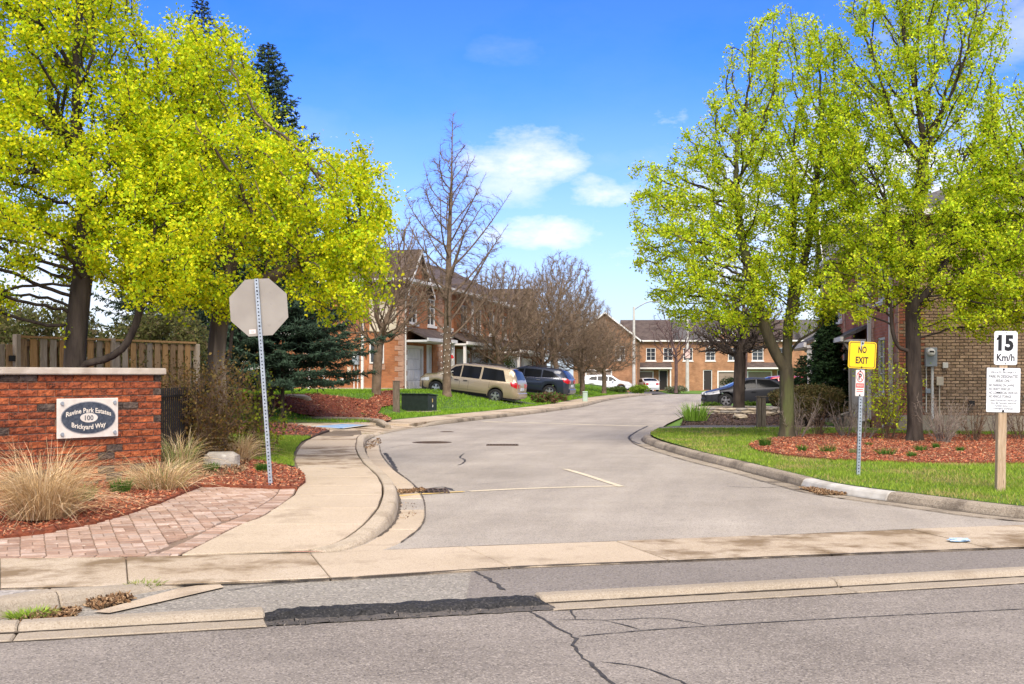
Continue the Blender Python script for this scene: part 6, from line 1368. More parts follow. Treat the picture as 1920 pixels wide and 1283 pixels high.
bolt(npk, 0, .172, 0); bolt(npk, 0, -.172, 0)
# 15 Km/h and PRIVATE PROPERTY on a wooden post
post_m = mat('post_wood', (.36, .25, .155), (.50, .37, .25), 8, .9, .5, 30, stretch=(6, 6, .5), c3=(.16, .1, .06), s3=9, f3=.63)
sg = thing('speed_sign', 'white 15 Km/h and private property signs on a pale wooden post', 'road sign', (6.03, 14.5, .12), R(-3), tilt=(0, R(1.0)))
b = MB(); b.box(-.052, .052, -.048, .048, -.1, 1.90, post_m); b.build('post', sg, bevel=.006)
sp1 = empty('speed_panel', (0.02, -.055, 1.78), 0, sg); plate(sp1, rrect(.28, .415, .028), 0, 0, 0, .004, sign_white, 'panel'); lettering(sp1, '15', .185, .175, 0, -.022, -.001, sign_black, 0, .05); b = MB(); b.prism([(-.075, .152), (-.075, .112), (-.112, .092), (-.112, .120)], -.0018, -.0008, sign_black, axes=(0, 2, 1)); b.build('lettering', sp1); lettering(sp1, 'Km/h', .215, .085, 0, -.158, -.001, sign_black, 0, .022); bolt(sp1, 0, .188, 0, .006); bolt(sp1, 0, -.188, 0, .006)
sp2 = empty('property_panel', (.0, -.055, 1.262), 0, sg); plate(sp2, rrect(.405, .545, .012), 0, 0, 0, .004, sign_white, 'panel')
for body, w, h, x, z in (('PRIVATE PROPERTY', .30, .024, 0, .205), ('PARK IN DESIGNATED', .35, .036, 0, .150), ('AREAS ONLY', .20, .036, 0, .098), ('NO PARKING ON LAWNS', .305, .030, -.022, .044), ('NO HEAVY VEHICLES', .255, .030, -.048, -.002), ('NO COMMERCIAL VEHICLES', .345, .030, -.002, -.048), ('NO VEHICLE STORAGE', .27, .030, -.04, -.094), ('UNAUTHORIZED VEHICLES', .325, .020, 0, -.138), ('WILL BE TAGGED AND/OR', .31, .020, 0, -.172), ('TOWED AWAY AT', .21, .020, 0, -.206), ("OWNER'S EXPENSE", .235, .020, 0, -.24)):
    lettering(sp2, body, w, h, x, z, -.001, sign_black, 0, .005 if h > .025 else .0)
bolt(sp2, 0, .255, 0, .012); bolt(sp2, 0, -.258, 0, .014)

# ================================================================== STREET THINGS
old_post = mat('post_old', (.10, .075, .055), (.2, .16, .12), 7, .95, .8, 30, stretch=(5, 5, .5))
def wood_post(label, p, w, h, double=False):
    t = thing('wooden_post', label, 'post', p)
    for dx in ((-.5, .5) if double else (0,)):
        ww = w / (2 if double else 1); x = dx * ww; b = MB(); b.box(x - ww / 2 + .004, x + ww / 2 - .004, -.075, .075, -.1, h * (1 if dx <= 0 else .97), old_post); b.build('timber', t, bevel=.012)
    b = MB(); b.box(-w / 2 - .01, w / 2 + .01, -.085, .085, h + .001, h + .03, old_post); b.build('cap', t)
wood_post('brown wooden post on the mulch mound left of the green transformer', GS(743, 768, TL), .26, 1.12)
wood_post('weathered double wooden post on the lawn left of the airy maple', G(1427, 803, .15), .25, .84, True)
tg = mat('transformer_green', (.012, .02, .016), (.02, .03, .025), 6, .45)
tp = GS(786, 772.5, lambda x, y: .16); tr = thing('pad_transformer', 'dark green utility transformer box on a concrete pad beside the mulch', 'transformer', tp, R(-20)); tr.scale = (.86, .86, .95)
b = MB(); b.box(-.82, .82, -.62, .62, -.2, .05, conc_old); b.build('pad', tr, bevel=.02); b = MB(); b.prism([(-.5, .052), (.5, .052), (.5, .66), (-.5, .72)], -.66, .66, tg, axes=(1, 2, 0)); b.build('cabinet', tr, bevel=.02)
b = MB(); b.prism([(-.54, .722), (.54, .662), (.54, .71), (-.54, .77)], -.70, .70, tg, axes=(1, 2, 0)); b.build('lid', tr, bevel=.012); b = MB(); b.box(.662, .666, -.05, .04, .40, .55, paint_amber); b.build('warning_label', tr); b = MB(); b.box(.662, .668, -.02, .06, .2, .3, trim_w); b.build('lock_cover', tr)
rock_m = mat('boulder_grey', (.17, .15, .125), (.33, .30, .26), 4, .95, 1.8, 14, c3=(.42, .40, .36), s3=9, f3=.58); rock_t = mat('boulder_tan', (.30, .25, .18), (.46, .39, .29), 4, .95, 1.5, 16, c3=(.16, .13, .09), s3=8, f3=.6)
def rock_mesh(sx, sy, sz, seed, m, flat=.0, rough=.18):
    bm = bmesh.new(); bmesh.ops.create_icosphere(bm, subdivisions=3, radius=1); o = Vector((seed * 3.1, seed * 1.7, 0))
    for v in bm.verts:
        p = v.co.copy(); q = Vector([math.copysign(abs(c) ** .55, c) for c in p]); k = 1 + rough * mnoise.noise(p * 1.4 + o) + rough * .6 * mnoise.noise(p * 3.3 + o) + rough * .3 * mnoise.noise(p * 8 + o); q = q * k; v.co = Vector((q.x * sx, q.y * sy, q.z * sz + sz * .75))
    me = bpy.data.meshes.new('boulder'); bm.to_mesh(me); bm.free(); me.materials.append(m); return me
def boulder(label, p, s, seed, m=None, rz=0, group=None): return tag(link('boulder', rock_mesh(*s, seed, m or rock_m), None, p, (0, 0, rz)), label, 'boulder', group)
boulder('rough grey boulder at the foot of the torn maple trunk', GS(416, 880) + (0, 0, -.03), (.28, .22, .17), 3, rz=.3)
boulder('flat topped grey boulder on the red mulch before the yew', GS(554, 769, TL), (.55, .35, .22), 8, rock_t, .2)
pd = thing('utility_pedestal', 'small pale green utility pedestal on the lawn by the dark blue car', 'utility box', GS(1097, 752.5, lambda x, y: .14)); pgm = mat('pedestal_green', (.32, .42, .34), (.36, .46, .38), 5, .6)
b = MB(); b.box(-.14, .14, -.1, .1, -.05, .50, pgm); b.build('body', pd, bevel=.03); b = MB(); b.box(-.155, .155, -.115, .115, .502, .56, pgm); b.build('lid', pd, bevel=.02)
pd2 = thing('utility_pedestal', 'grey utility pedestal on the far lawn in front of the garages', 'utility box', (18.9, 105.2, 0)); b = MB(); b.box(-.32, .32, -.3, .3, 0, .62, steel_g); b.build('body', pd2, bevel=.04); b = MB(); b.box(-.35, .35, -.33, .33, .622, .7, steel_g); b.build('lid', pd2, bevel=.03)
pole_c = mat('concrete_pole', (.42, .40, .36), (.52, .5, .46), 4, .85)
sl = thing('street_light', 'tall grey street light with a curved arm reaching right', 'street light', (12.0, 115.5, 0)); b = MB(); b.tube([(0, 0, 0), (0, 0, 8.4)], [.17, .11], 10, pole_c); b.build('pole', sl)
b = MB(); b.tube(smooth([(0, 0, 8.1), (.6, 0, 8.5), (1.3, 0, 8.85), (2.0, 0, 9.0)], .2), .075, 6, steel_g); b.build('arm', sl); b = MB(); b.prism([(1.75, 8.93), (2.0, 9.14), (2.5, 9.12), (2.8, 8.95), (2.5, 8.82), (1.95, 8.82)], -.2, .2, steel_g, axes=(0, 2, 1)); b.build('lamp_head', sl, bevel=.03)
cp_ = thing('utility_pole', 'pale concrete pole with a small pinkish sign before the far houses', 'pole', (18.3, 122.5, -.05)); b = MB(); b.tube([(0, 0, 0), (0, 0, 8.6)], [.2, .12], 9, pole_c); b.build('pole', cp_); b = MB(); b.box(-.26, .26, -.25, -.22, 3.5, 4.4, mat('sign_pink', (.6, .42, .38), rough=.6)); b.build('notice', cp_)
# flag and little lights on the bare linden
fl = thing('flag', 'small red and white maple leaf flag on a staff beside the linden trunk', 'flag', tuple(LO + LX * 3.9 - LY * .9 + np.array((0, 0, .9)))); b = MB(); b.tube([(0, 0, 0), (0, 0, 1.5)], .018, 5, trim_w); b.build('staff', fl)
fred = mat('flag_red', (.55, .03, .03), rough=.8); b = MB()
for i, m in enumerate((fred, trim_w, fred)):
    z1 = 1.48 - i * .0 - (i * .18) - (.0 if i < 2 else .0); h_ = .22 if i != 1 else .24; x0 = -.05 + .16 * i
    b.add([(x0 - .1, -.03, z1), (x0 + .22, .04, z1 + .06), (x0 + .22 + .14, .03, z1 - h_ + .06), (x0 + .04, -.04, z1 - h_), (x0 - .1, -.022, z1), (x0 + .22, .048, z1 + .06), (x0 + .36, .038, z1 - h_ + .06), (x0 + .04, -.032, z1 - h_)], [(0, 1, 2, 3), (7, 6, 5, 4), (0, 4, 5, 1), (1, 5, 6, 2), (2, 6, 7, 3), (3, 7, 4, 0)], m)
b.build('cloth', fl)
fl.scale = (.65, .65, .8)
lt = thing('light_string', 'string of tiny white bulbs wound round the bare linden trunk', 'string lights', (-2.95, 53.2, .62)); bulb = mat('bulb_white', (.8, .78, .7), rough=.3); b = MB(); w_ = []
for i in range(70):
    z = .9 + 2.3 * i / 70; a = i * .8; w_.append((.25 * math.cos(a), .25 * math.sin(a), z))
    b.lathe([(.006, -.02), (.024, 0), (.006, .03)], 5, bulb, c=(.265 * math.cos(a), .265 * math.sin(a), z))
b.build('bulb', lt)['kind'] = 'stuff'; b = MB(); b.tube(w_, .006, 3, trim_blk); b.build('wire', lt)
# stone garden: ring of stacked flat stones, loose stones, planters
sg_ = thing('stone_ring', 'low ring of stacked flat tan stones round the umbrella shaped tree', 'stone wall', (8.85, 45.8, .09))
stone_me = [rock_mesh(.26, .16, .055, 40 + i, rock_t if i % 2 else rock_m, rough=.12) for i in range(6)]
for r_ in range(3):
    for i in range(26): a = 2 * math.pi * (i + .5 * (r_ % 2)) / 26; link('stone', stone_me[int(rng.integers(0, 6))], sg_, (1.55 * math.cos(a), 1.55 * math.sin(a), r_ * .088), (0, 0, a + math.pi / 2 + rng.normal(0, .1)))
for i, (u, v, s, lb) in enumerate([(1388, 784, .22, 'flat pale stone lying on dark mulch below the stone ring'), (1438, 779, .3, 'pale stone right of the double wooden post'), (1468, 775, .3, 'pale stone between double post and airy maple trunk'), (1500, 786, .26, 'whitish stone right of the airy maple trunk'), (1528, 790, .24, 'rounded white stone left of the grey planters'), (1552, 791, .2, 'small white stone under the left planter'), (1575, 790, .2, 'small white stone under the right planter')]):
    boulder(lb, G(u, v, .16), (s, .2, .07), 60 + i, rock_t if i < 3 else mat('stone_white', (.5, .47, .42), (.62, .6, .55), 6, .9), rng.uniform(0, 3), 'loose garden stones')
pot_m = [mat('planter_sage', (.24, .27, .25), (.3, .33, .3), 6, .6), mat('planter_taupe', (.2, .18, .155), (.26, .235, .2), 6, .6)]
for i, (u, lb) in enumerate(((1536, 'sage grey round planter under the brown juniper'), (1563, 'taupe round planter right of the sage one'))):
    p = G(u, 786, .15); t = thing('planter', lb, 'planter', p); b = MB(); b.lathe([(.20, 0), (.27, .36), (.29, .37), (.29, .42), (.25, .42), (.24, .37)], 20, pot_m[i]); b.build('pot', t, smooth=False); b = MB(); b.lathe([(.24, .34), (.02, .38)], 14, soil); b.build('earth', t)
hr = thing('hose_reel', 'grey hose reel box by the porch of the right brick house', 'hose reel', G(1582, 789, .15) + (.5, .6, 0)); b = MB(); b.box(-.25, .25, -.18, .18, .05, .38, steel_g); b.build('box', hr, bevel=.04); b = MB(); b.lathe([(.17, -.2), (.17, -.19), (.12, -.19)], 14, trim_w, axis=1, c=(0, 0, .25)); b.build('wheel', hr)
lit = tag(link('litter', rock_mesh(.09, .05, .012, 77, mat('litter_blue', (.25, .42, .6), (.5, .6, .68), 20, .6), rough=.5), None, G(1797, 1014, .04)), 'crumpled pale blue litter on the stained walk slab', 'litter')

# ================================================================== PAVERS
pv = tag(empty('paver_field'), kind='structure')
pav_m = [mat('paver_%d' % i, a, c, 7, .92, .5, 70, objrand=.16, c3=d, s3=16, f3=.62) for i, (a, c, d) in enumerate((((.30, .20, .145), (.39, .28, .215), (.48, .39, .32)), ((.34, .24, .185), (.43, .33, .265), (.52, .44, .37)), ((.255, .16, .112), (.33, .22, .16), (.42, .33, .26))))]
edge = np.array([GS(*p)[:2] for p in [(334, 1041), (425, 996), (500, 963), (546, 932), (556, 915)]]); eline = smooth(edge, .1)
bot0, bot1 = GS(-260, 1052)[:2], GS(334, 1041.5)[:2]
top_ = [GS(*p)[:2] for p in [(556, 914), (522, 914), (440, 911), (378, 909), (345, 920), (298, 941), (248, 958), (178, 978), (98, 993), (0, 1006), (-260, 1034)]]
region = np.array([bot0, bot1] + [tuple(p) for p in eline[1:]] + top_)
def zp(x, y): return zs(y) + .004
drape('sand_bed', region, lambda x, y: zs(y) - .006, .6, mat('joint_sand', (.14, .095, .065), (.22, .155, .11), 20, .95), pv, 'stuff')
def clip(poly, p, n):           # keep the side where (q-p).n <= 0
    out = []
    for i in range(len(poly)):
        a, c = poly[i], poly[(i + 1) % len(poly)]; da, dc = (a - p) @ n, (c - p) @ n
        if da <= 0: out.append(a)
        if da * dc < 0: out.append(a + (c - a) * (da / (da - dc)))
    return out
def area(p): p = np.array(p); x, y = p[:, 0], p[:, 1]; return .5 * abs(np.dot(x, np.roll(y, 1)) - np.dot(y, np.roll(x, 1)))
def inset(poly, d):
    c = np.mean(poly, 0); return [q + (c - q) / (np.linalg.norm(c - q) + 1e-6) * d for q in poly]
stones = []
inner = []                       # clipping lines of the field: inner side of the edge course
for a, c in zip(eline[:-1:4], eline[4::4]):
    d = (c - a) / np.linalg.norm(c - a); n = np.array((d[1], -d[0])); inner.append((a - n * .205, n))
db = (bot1 - bot0) / np.linalg.norm(bot1 - bot0); nbm = np.array((db[1], -db[0])); inner.append((bot0 - nbm * .11, nbm))
ax = np.array((-.386, .923)); ay = np.array((.923, .386)); o0 = np.array((-3.2, 10.3)); cell = .206
for i in range(-40, 40):
    for j in range(-40, 40):
        base = o0 + ax * cell * i + ay * cell * j; c = base + (ax + ay) * cell / 2
        if not (9 < c[1] < 17.5 and -7 < c[0] < -2.5): continue
        for k in range(2):
            if (i + j) % 2: q = [base + ax * (cell / 2 * k), base + ax * (cell / 2 * (k + 1)), base + ax * (cell / 2 * (k + 1)) + ay * cell, base + ax * (cell / 2 * k) + ay * cell]
            else: q = [base + ay * (cell / 2 * k), base + ay * (cell / 2 * k) + ax * cell, base + ay * (cell / 2 * (k + 1)) + ax * cell, base + ay * (cell / 2 * (k + 1))]
            cc = np.mean(q, 0)
            if not in_poly([cc], region)[0] and not any(in_poly(q, region)): continue
            for p, n in inner:
                if np.linalg.norm(p - cc) < 1.0 or n is nbm: q = clip(q, p, n)
                if len(q) < 3: break
            if len(q) >= 3 and area(q) > .002 and in_poly([np.mean(q, 0)], region)[0]: stones.append(q)
cum = np.r_[0, np.cumsum(np.linalg.norm(np.diff(eline, axis=0), axis=1))]
def ep(s): return np.array((np.interp(s, cum, eline[:, 0]), np.interp(s, cum, eline[:, 1])))
for s in np.arange(.0, cum[-1] - .1, .1025):
    a, c = ep(s), ep(s + .1025); d = (c - a) / np.linalg.norm(c - a); n = np.array((-d[1], d[0])); q = clip([a + n * .008, c + n * .008, c + n * .203, a + n * .203], bot0 - nbm * .11, nbm)
    if len(q) > 2 and area(q) > .003: stones.append(q)
Lb = np.linalg.norm(bot1 - bot0)
for s in np.arange(0, Lb - .02, .206): a, c = bot0 + db * s, bot0 + db * min(s + .206, Lb); stones.append([a - nbm * .004, c - nbm * .004, c - nbm * .104, a - nbm * .104])
stones.sort(key=lambda q: np.linalg.norm(np.mean(q, 0)) if abs(np.mean(q, 0)[0] / np.mean(q, 0)[1]) < .445 else 99)
rest = MB(); npv = 0
for q in stones:
    c = np.mean(q, 0); z = zp(*c) + rng.uniform(-.003, .003); tl = rng.normal(0, .006, 2); q = inset(q, .0045); n = len(q); qi = inset(q, .008); m = pav_m[int(rng.choice(3, p=(.42, .3, .28)))]
    V = [(*(p - c), -.05) for p in q] + [(*(p - c), -.006 + tl @ (p - c)) for p in q] + [(*(p - c), 0 + tl @ (p - c)) for p in qi]; F = [tuple(range(2 * n, 3 * n))] + [(k * n + i, k * n + (i + 1) % n, (k + 1) * n + (i + 1) % n, (k + 1) * n + i) for k in (0, 1) for i in range(n)]
    if npv < 300: b = MB(); b.add(V, F, m); b.build('paver', pv, (c[0], c[1], z)); npv += 1
    else: rest.add(np.array(V) + np.array((c[0], c[1], z)), F, m)
if rest.n: rest.build('paver', pv)['kind'] = 'stuff'

# ================================================================== SHRUBS, GRASSES
STRAW = [(.56, .40, .20), (.66, .49, .27), (.46, .31, .15), (.72, .57, .36)]; GREEN = [(.07, .17, .018), (.10, .22, .025), (.05, .12, .015)]
def straw(label, p, n, h, sp, seed, br=.14, green=0):
    parts = [('stalks', straw_m, dict(n=n, h=h, spread=sp, cols=STRAW, w=.0042, bend=1.15, base_r=br, segs=5)), ('bent_stalks', straw_m, dict(n=n // 3, h=h * .7, spread=sp * 1.5, cols=STRAW, w=.004, bend=2.1, base_r=br * 1.3, segs=5))]
    if green: parts.append(('new_shoots', blade_m, dict(n=green, h=h * .75, spread=sp * .6, cols=[(.2, .32, .06), (.28, .38, .1)], w=.007, bend=.7, base_r=br, segs=5)))
    return ray_clump('grass_clump', label, p, parts, seed, 'ornamental grass')
straw('biggest dry straw coloured grass clump in front of the brick sign wall', GS(78, 978) + (0, 0, .04), 1400, .82, .40, 201, .24)
straw('dry straw grass clump with green shoots at the right end of the sign wall', GS(305, 922) + (0, 0, .04), 560, .5, .42, 202, .24, 60)
straw('dry grass clump standing right of the grey boulder', GS(446, 868) + (0, 0, .04), 520, .62, .25, 203, .18)
straw('low dry grass wisps before the sign wall between green tufts', GS(262, 915) + (0, 0, .04), 170, .3, .22, 204, .1)
straw('green and straw grass growing through the iron fence', GS(335, 890) + (0, 0, .04), 260, .75, .3, 205, .18, 160)
tl_ = [((158, 945), .20, .13, 'left green grass tuft beside the biggest straw clump'), ((226, 930), .19, .15, 'green grass tuft in front of the sign wall'), ((395, 889), .15, .12, 'green grass tuft before the grey boulder'), ((491, 889), .14, .09, 'green grass tuft left of the octagonal sign post'), ((372, 868), .14, .08, 'green tuft left of the grey boulder'),
       ((1434, 836), .2, .14, 'dark green tuft at the left tip of the right mulch bed'), ((1552, 848), .17, .16, 'green tuft in the right bed left of the NO EXIT post'), ((1662, 852), .13, .18, 'broad low green tuft right of the NO EXIT post'), ((1727, 845), .12, .12, 'green tuft at the foot of the straight dark maple'), ((1504, 845), .12, .10, 'small thin tuft in the left part of the right bed'),
       ((1603, 849), .09, .12, 'low pale tuft close to the NO EXIT post'), ((1710, 856), .10, .10, 'low tuft before the straight dark maple'), ((1756, 840), .11, .08, 'tiny tuft right of the straight dark maple'), ((1800, 846), .10, .08, 'low tuft left of the speed sign post'), ((1628, 836), .08, .08, 'tiny tuft behind the NO EXIT post')]
for i, ((u, v), h, r_, lb) in enumerate(tl_):
    p = GS(u, v) + (0, 0, .04) if u < 900 else G(u, v, .17); ray_clump('grass_tuft', lb, p, [('blades', blade_m, dict(n=260 if i < 6 else 130, h=h, spread=r_ * .8, cols=GREEN if i != 10 else [(.16, .2, .06), (.2, .24, .08)], w=.0045, bend=.5, base_r=r_ * .75))], 220 + i, 'grass tuft', 'green tufts in the mulch beds')
ray_clump('iris_clump', 'bright green iris leaves at the corner of the stone garden', G(1303, 789, .13), [('blades', blade_m, dict(n=170, h=.6, spread=.35, cols=[(.16, .30, .03), (.22, .36, .05)], w=.018, bend=.3, base_r=.35))], 240, 'plant')
stem_brown = mat('stem_brown', (.10, .062, .038), (.17, .11, .07), 9, .95); stem_grey = mat('stem_grey', (.16, .125, .10), (.26, .21, .17), 9, .95)
bare_shrub('deciduous_shrub', 'tangled brown twiggy shrub over the black iron fence', (-5.0, 18.8, .1), 52, 1.5, .78, 250, stem_brown, leaf=(3, .05, .045, [(.19, .105, .03), (.16, .13, .035), (.22, .15, .04)]), rad=.009, forks=4)
bare_shrub('deciduous_shrub', 'brown shrub with fresh yellow green tips left of the octagonal sign', (-4.35, 20.3, .1), 20, 1.25, .45, 251, stem_brown, leaf=(2, .05, .06, [(.24, .30, .02), (.15, .13, .03), (.3, .34, .02)]), rad=.008)
for i, (u, v, n, h, sp2_, lb, lf) in enumerate([(1496, 821, 22, .95, .55, 'leafless shrub right beside the airy maple trunk', 0), (1534, 818, 14, .75, .4, 'leafless shrub below the sage planter', 0), (1582, 820, 16, .8, .4, 'leafless dark shrub left of the NO EXIT post', 0), (1662, 825, 20, 1.75, .75, 'tall thin shrub with fresh leaves right of the NO EXIT post', 1), (1768, 831, 34, .85, .5, 'dense leafless shrub below the electric meter', 0), (1826, 828, 20, .75, .35, 'leafless shrub midway between meter and speed sign', 0), (1868, 826, 12, .95, .5, 'leafless shrub behind the speed sign post', 0), (1916, 826, 14, 1.0, .5, 'leafless shrub at the right edge behind the speed sign', 0), (1620, 824, 9, .7, .4, 'sparse leafless shrub behind the NO EXIT post', 0)]):
    bare_shrub('rose_shrub', lb, G(u, v, .16), n, h, sp2_, 260 + i, stem_grey if i % 2 == 0 else stem_brown, group='leafless shrubs in the right mulch bed', leaf=(4, .06, .05, FRESH) if lf else None, rad=.011 if not lf else .009, forks=2)
JUN = [(.11, .095, .03), (.15, .115, .04), (.08, .085, .02), (.17, .12, .045)]
foliage_bush('juniper_shrub', 'brownish green spreading juniper behind the grey planters', (9.15, 35.6, .1), [(0, 0, .85, 1.0, .8, .36), (-.8, 0, .8, .6, .6, .3), (.5, 0, .6, .6, .5, .35)], 15000, .085, JUN, 280, stems=12, aspect=.35, shell=.4)
foliage_bush('juniper_shrub', 'low brown juniper right behind the airy maple trunk', (8.35, 33.7, .1), [(0, 0, .55, .55, .5, .36)], 5000, .08, JUN, 281, stems=10, aspect=.35, shell=.4)
far_b = [((10.7, 98.6, .1), 'yellow green bush at the nose of the white crossover', .9, .75, [(.2, .3, .03), (.26, .36, .04)]), ((8.6, 97.5, .1), 'mixed green bush beneath the white crossover door', 1.0, .6, [(.1, .16, .03), (.16, .2, .05)]), ((21.9, 118.5, 0), 'round dark green bush before the arched entrance', 1.0, 1.5, YEW), ((15.2, 108.8, 0), 'pale flowering bush around the thin bare tree', 1.1, .7, [(.22, .22, .12), (.14, .18, .05), (.34, .33, .25)]), ((-1.0, 70.5, .75), 'leafy green bush behind the gold minivan roof', 1.3, 2.2, [(.05, .1, .02), (.08, .13, .025), (.12, .17, .03)]),
         ((8.6, 50.3, .1), 'green plants at the nose of the dark grey sedan', .6, .3, [(.08, .15, .02), (.14, .22, .03)]), ((10.3, 50.4, .1), 'green bush between stone ring and dark grey sedan', .7, .35, [(.08, .15, .02), (.14, .22, .03)]), ((1.9, 60.8, .2), 'brown and green perennials between the two parked cars', 1.0, .5, [(.14, .07, .04), (.2, .12, .06), (.1, .2, .03)])]
for i, (p, lb, w, h, c) in enumerate(far_b): foliage_bush('leafy_bush', lb, p, [(0, 0, h * .5, w, w * .7, h * .5), (w * .4, 0, h * .6, w * .5, w * .5, h * .4)], 2600, .12, c, 290 + i, stems=5, shell=.3)

# ================================================================== GROUND COVER
def scatter(poly, n, r, seeds=None):
    poly = np.array(poly)[:, :2]; lo, hi = poly.min(0), poly.max(0); p = r.uniform(lo, hi, (n, 2)); return p[in_poly(p, poly)]
def visible(p, m=1.0): return (p[:, 1] > 3) & (np.abs(p[:, 0]) < p[:, 1] * .4364 + m)
def blades(name, poly, dens, h, w, zf, cols, seed, ymax=200, parent=None, near=None, patch=.5, skip=()):
    r = np.random.default_rng(seed); P_ = np.array(poly)[:, :2]; A = np.prod(np.ptp(P_, axis=0)); p = scatter(poly, int(A * dens), r); p = p[visible(p, 1.5) & (p[:, 1] < ymax)]
    if near: keep = r.uniform(size=len(p)) < np.clip((near / p[:, 1]) ** 1.5, .05, 1); p = p[keep]
    for q_ in skip: p = p[~in_poly(p, np.array(q_)[:, :2])]
    n = len(p); z = np.array([zf(a, b) for a, b in p]) + (.02 if h > .07 else 0); a = r.uniform(0, 6.283, n); sc = np.clip(p[:, 1] / (near or 20), 1, 4) ** .8; d = np.stack([np.cos(a), np.sin(a)], 1)
    pn = np.array([mnoise.noise(Vector((q[0] * .9, q[1] * .9, 3))) + .6 * mnoise.noise(Vector((q[0] * 3, q[1] * 3, 9))) for q in p]); hh = h * r.uniform(.5, 1.25, n) * (1 + .3 * pn); ww = w * sc * r.uniform(.7, 1.3, n); ln = r.normal(0, .5, (n, 2)) * hh[:, None]
    v = np.stack([np.c_[p - d * ww[:, None], z - .004], np.c_[p + d * ww[:, None], z - .004], np.c_[p + ln, z + hh]], 1).reshape(-1, 3); f = np.arange(3 * n).reshape(n, 3)
    cols = np.array(cols); q = np.clip(.5 + pn * patch + r.normal(0, .28, n), 0, .999); c = cols[(q * len(cols)).astype(int)] * np.exp(r.normal(0, .15, (n, 1)))
    o = link(name, raw_mesh(name, v, f, blade_m, np.repeat(c, 3, 0)), parent); o['kind'] = 'stuff'; return o
GC = [(.42, .34, .12), (.31, .34, .05), (.22, .305, .03), (.185, .285, .026), (.22, .33, .03), (.28, .38, .04)]
tag(blades('grass', lawn_right_poly, 1500, .048, .0052, TR, GC, 401, 33, near=15, patch=.8, skip=[right_bed]), 'short spring lawn with straw patches right of the street', 'grass')
tag(blades('grass', patch, 1500, .055, .006, lambda x, y: .15, GC[1:], 402), 'small green lawn patch behind the octagonal sign post', 'grass')
ll = [tuple(p) for p in offs(FW, 1.72)[::5]] + [(4, 112), (-14, 112), (-14, 37)]
tag(blades('grass', ll, 170, .08, .016, TL, [(.15, .29, .018), (.19, .345, .022), (.24, .39, .028)], 403, 100, near=48, skip=[mound]), 'bright green lawn sloping up to the left houses', 'grass')
# keep blades off the mulch mound, drives and house floor is done by height: those sheets lie above the lawn
def chips(name, poly, n, size, zf, cols, seed, flatness=.5, lab=None):
    r = np.random.default_rng(seed); p = scatter(poly, n, r); p = p[visible(p, 1.0)]; n = len(p); z = np.array([zf(a, b) for a, b in p]) + r.uniform(.0, .022, n); a = r.normal(size=(n, 3)); a[:, 2] *= flatness; a /= np.linalg.norm(a, axis=1, keepdims=True); nn = r.normal(size=(n, 3)) * .6; nn[:, 2] += 1.2
    b_ = np.cross(a, nn); b_ /= np.linalg.norm(b_, axis=1, keepdims=True); nn = np.cross(b_, a); L = (size * r.uniform(.4, 1.5, n))[:, None]; Wd = (size * .26 * r.uniform(.5, 1.4, n))[:, None]; c = np.c_[p, z]; th = nn * .004
    v = np.stack([c - a * L / 2 - b_ * Wd / 2, c + a * L / 2 - b_ * Wd / 2, c + a * L / 2 + b_ * Wd / 2, c - a * L / 2 + b_ * Wd / 2, c - a * L / 2 * .9 + th * 2, c + a * L / 2 * .9 + th * 2], 1).reshape(-1, 3); i = np.arange(n)[:, None] * 6
    f = np.vstack([i + np.array(q) for q in ((0, 1, 5), (0, 5, 4), (3, 4, 5), (3, 5, 2), (0, 4, 3), (1, 2, 5))]); cols = np.array(cols); cc = cols[r.integers(0, len(cols), n)] * np.exp(r.normal(0, .25, (n, 1)))
    o = link(name, raw_mesh(name, v, f, chip_m, np.repeat(cc, 6, 0)), None); o['kind'] = 'stuff'; return tag(o, lab, 'mulch') if lab else o
RED = [(.36, .105, .045), (.28, .075, .036), (.21, .055, .03), (.42, .16, .075), (.15, .05, .03), (.40, .23, .13), (.22, .12, .075)]
chips('wood_chips', front_bed, 34000, .044, z_bed, RED, 411, lab='red bark chips of the bed below the brick sign wall')
chips('wood_chips', right_bed, 36000, .046, z_rbed, RED, 412, lab='red bark chips of the bed under the right maples')
chips('wood_chips', mound, 16000, .10, mound_z, RED, 413, lab='red bark chips of the mound before the end townhouse')
chips('wood_chips', bed2, 4000, .07, lambda x, y: .18, [(.2, .06, .035), (.13, .05, .035), (.27, .09, .05)], 414, lab='darker bark chips between lawn patch and parking drive')
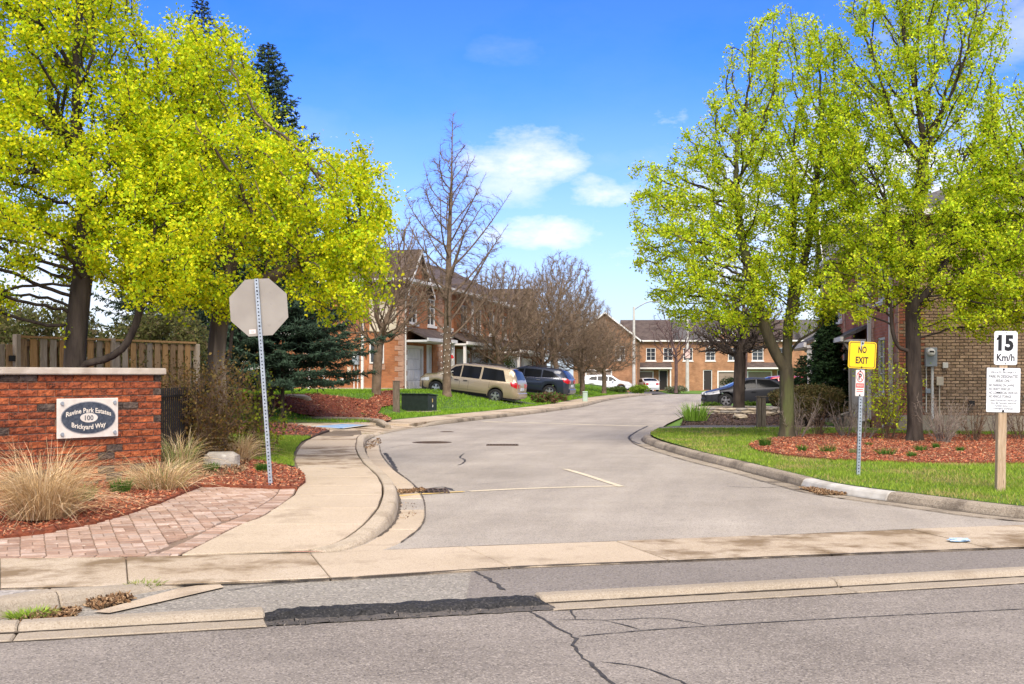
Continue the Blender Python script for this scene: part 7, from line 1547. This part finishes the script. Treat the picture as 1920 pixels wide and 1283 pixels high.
chips('wood_chips', garden, 6000, .09, z_gard, [(.06, .04, .03), (.1, .065, .045), (.04, .028, .022)], 415, lab='dark brown bark chips of the stone garden')
DRY = [(.14, .075, .035), (.2, .12, .06), (.09, .05, .025), (.27, .18, .1)]
def litter_patch(px, n, size, z, seed, lab, f=None, cols=None):
    poly = [(f(u, v) if f else G(u, v, z))[:2] for u, v in px]; return chips('leaf_litter', poly, n, size, lambda x, y: z, cols or DRY, seed, .8, lab)
litter_patch([(682, 842), (690, 828), (712, 822), (716, 830), (698, 842)], 260, .05, .010, 421, 'brown leaf litter drifted in the left gutter bend')
litter_patch([(745, 921), (795, 917), (800, 921), (752, 927)], 400, .05, .012, 422, 'brown leaves lying on the left drain grate')
litter_patch([(1500, 916), (1560, 918), (1590, 928), (1540, 928)], 1500, .045, .018, 423, 'brown leaves heaped on the right drain grate')
litter_patch([(20, 1172), (90, 1150), (150, 1143), (140, 1155), (40, 1178)], 1200, .05, .012, 424, 'dry grass and dirt behind the left curb end')
litter_patch([(160, 1136), (215, 1118), (250, 1121), (240, 1130), (180, 1142)], 900, .05, .014, 425, 'dry grass caught beside the broken curb ramp')
litter_patch([(747, 946), (775, 940), (785, 965), (752, 980)], 70, .016, .010, 426, 'scattered dark crumbs on the left gutter pan')
litter_patch([(330, 846), (470, 862), (460, 885), (340, 900)], 2600, .07, .19, 427, 'pale fallen leaves around the grey boulder')
litter_patch([(500, 1168), (1030, 1132), (1000, 1142), (520, 1178)], 260, .018, .012, 428, 'loose black asphalt crumbs along the berm', cols=[(.02, .02, .02), (.05, .047, .043), (.16, .14, .12)])
ray_clump('grass_tuft', 'bright green weed tuft at the broken left curb', G(58, 1160, .01), [('blades', blade_m, dict(n=420, h=.07, spread=.1, cols=[(.22, .34, .03), (.28, .38, .05)], w=.004, bend=.6, base_r=.12))], 431, 'weed tuft')
ray_clump('grass_tuft', 'thin weed strip where the corner curb meets the walk', G(270, 1099, .02), [('blades', blade_m, dict(n=200, h=.04, spread=.08, cols=[(.2, .28, .04), (.3, .28, .1)], w=.004, bend=.6, base_r=.12))], 432, 'weed tuft')
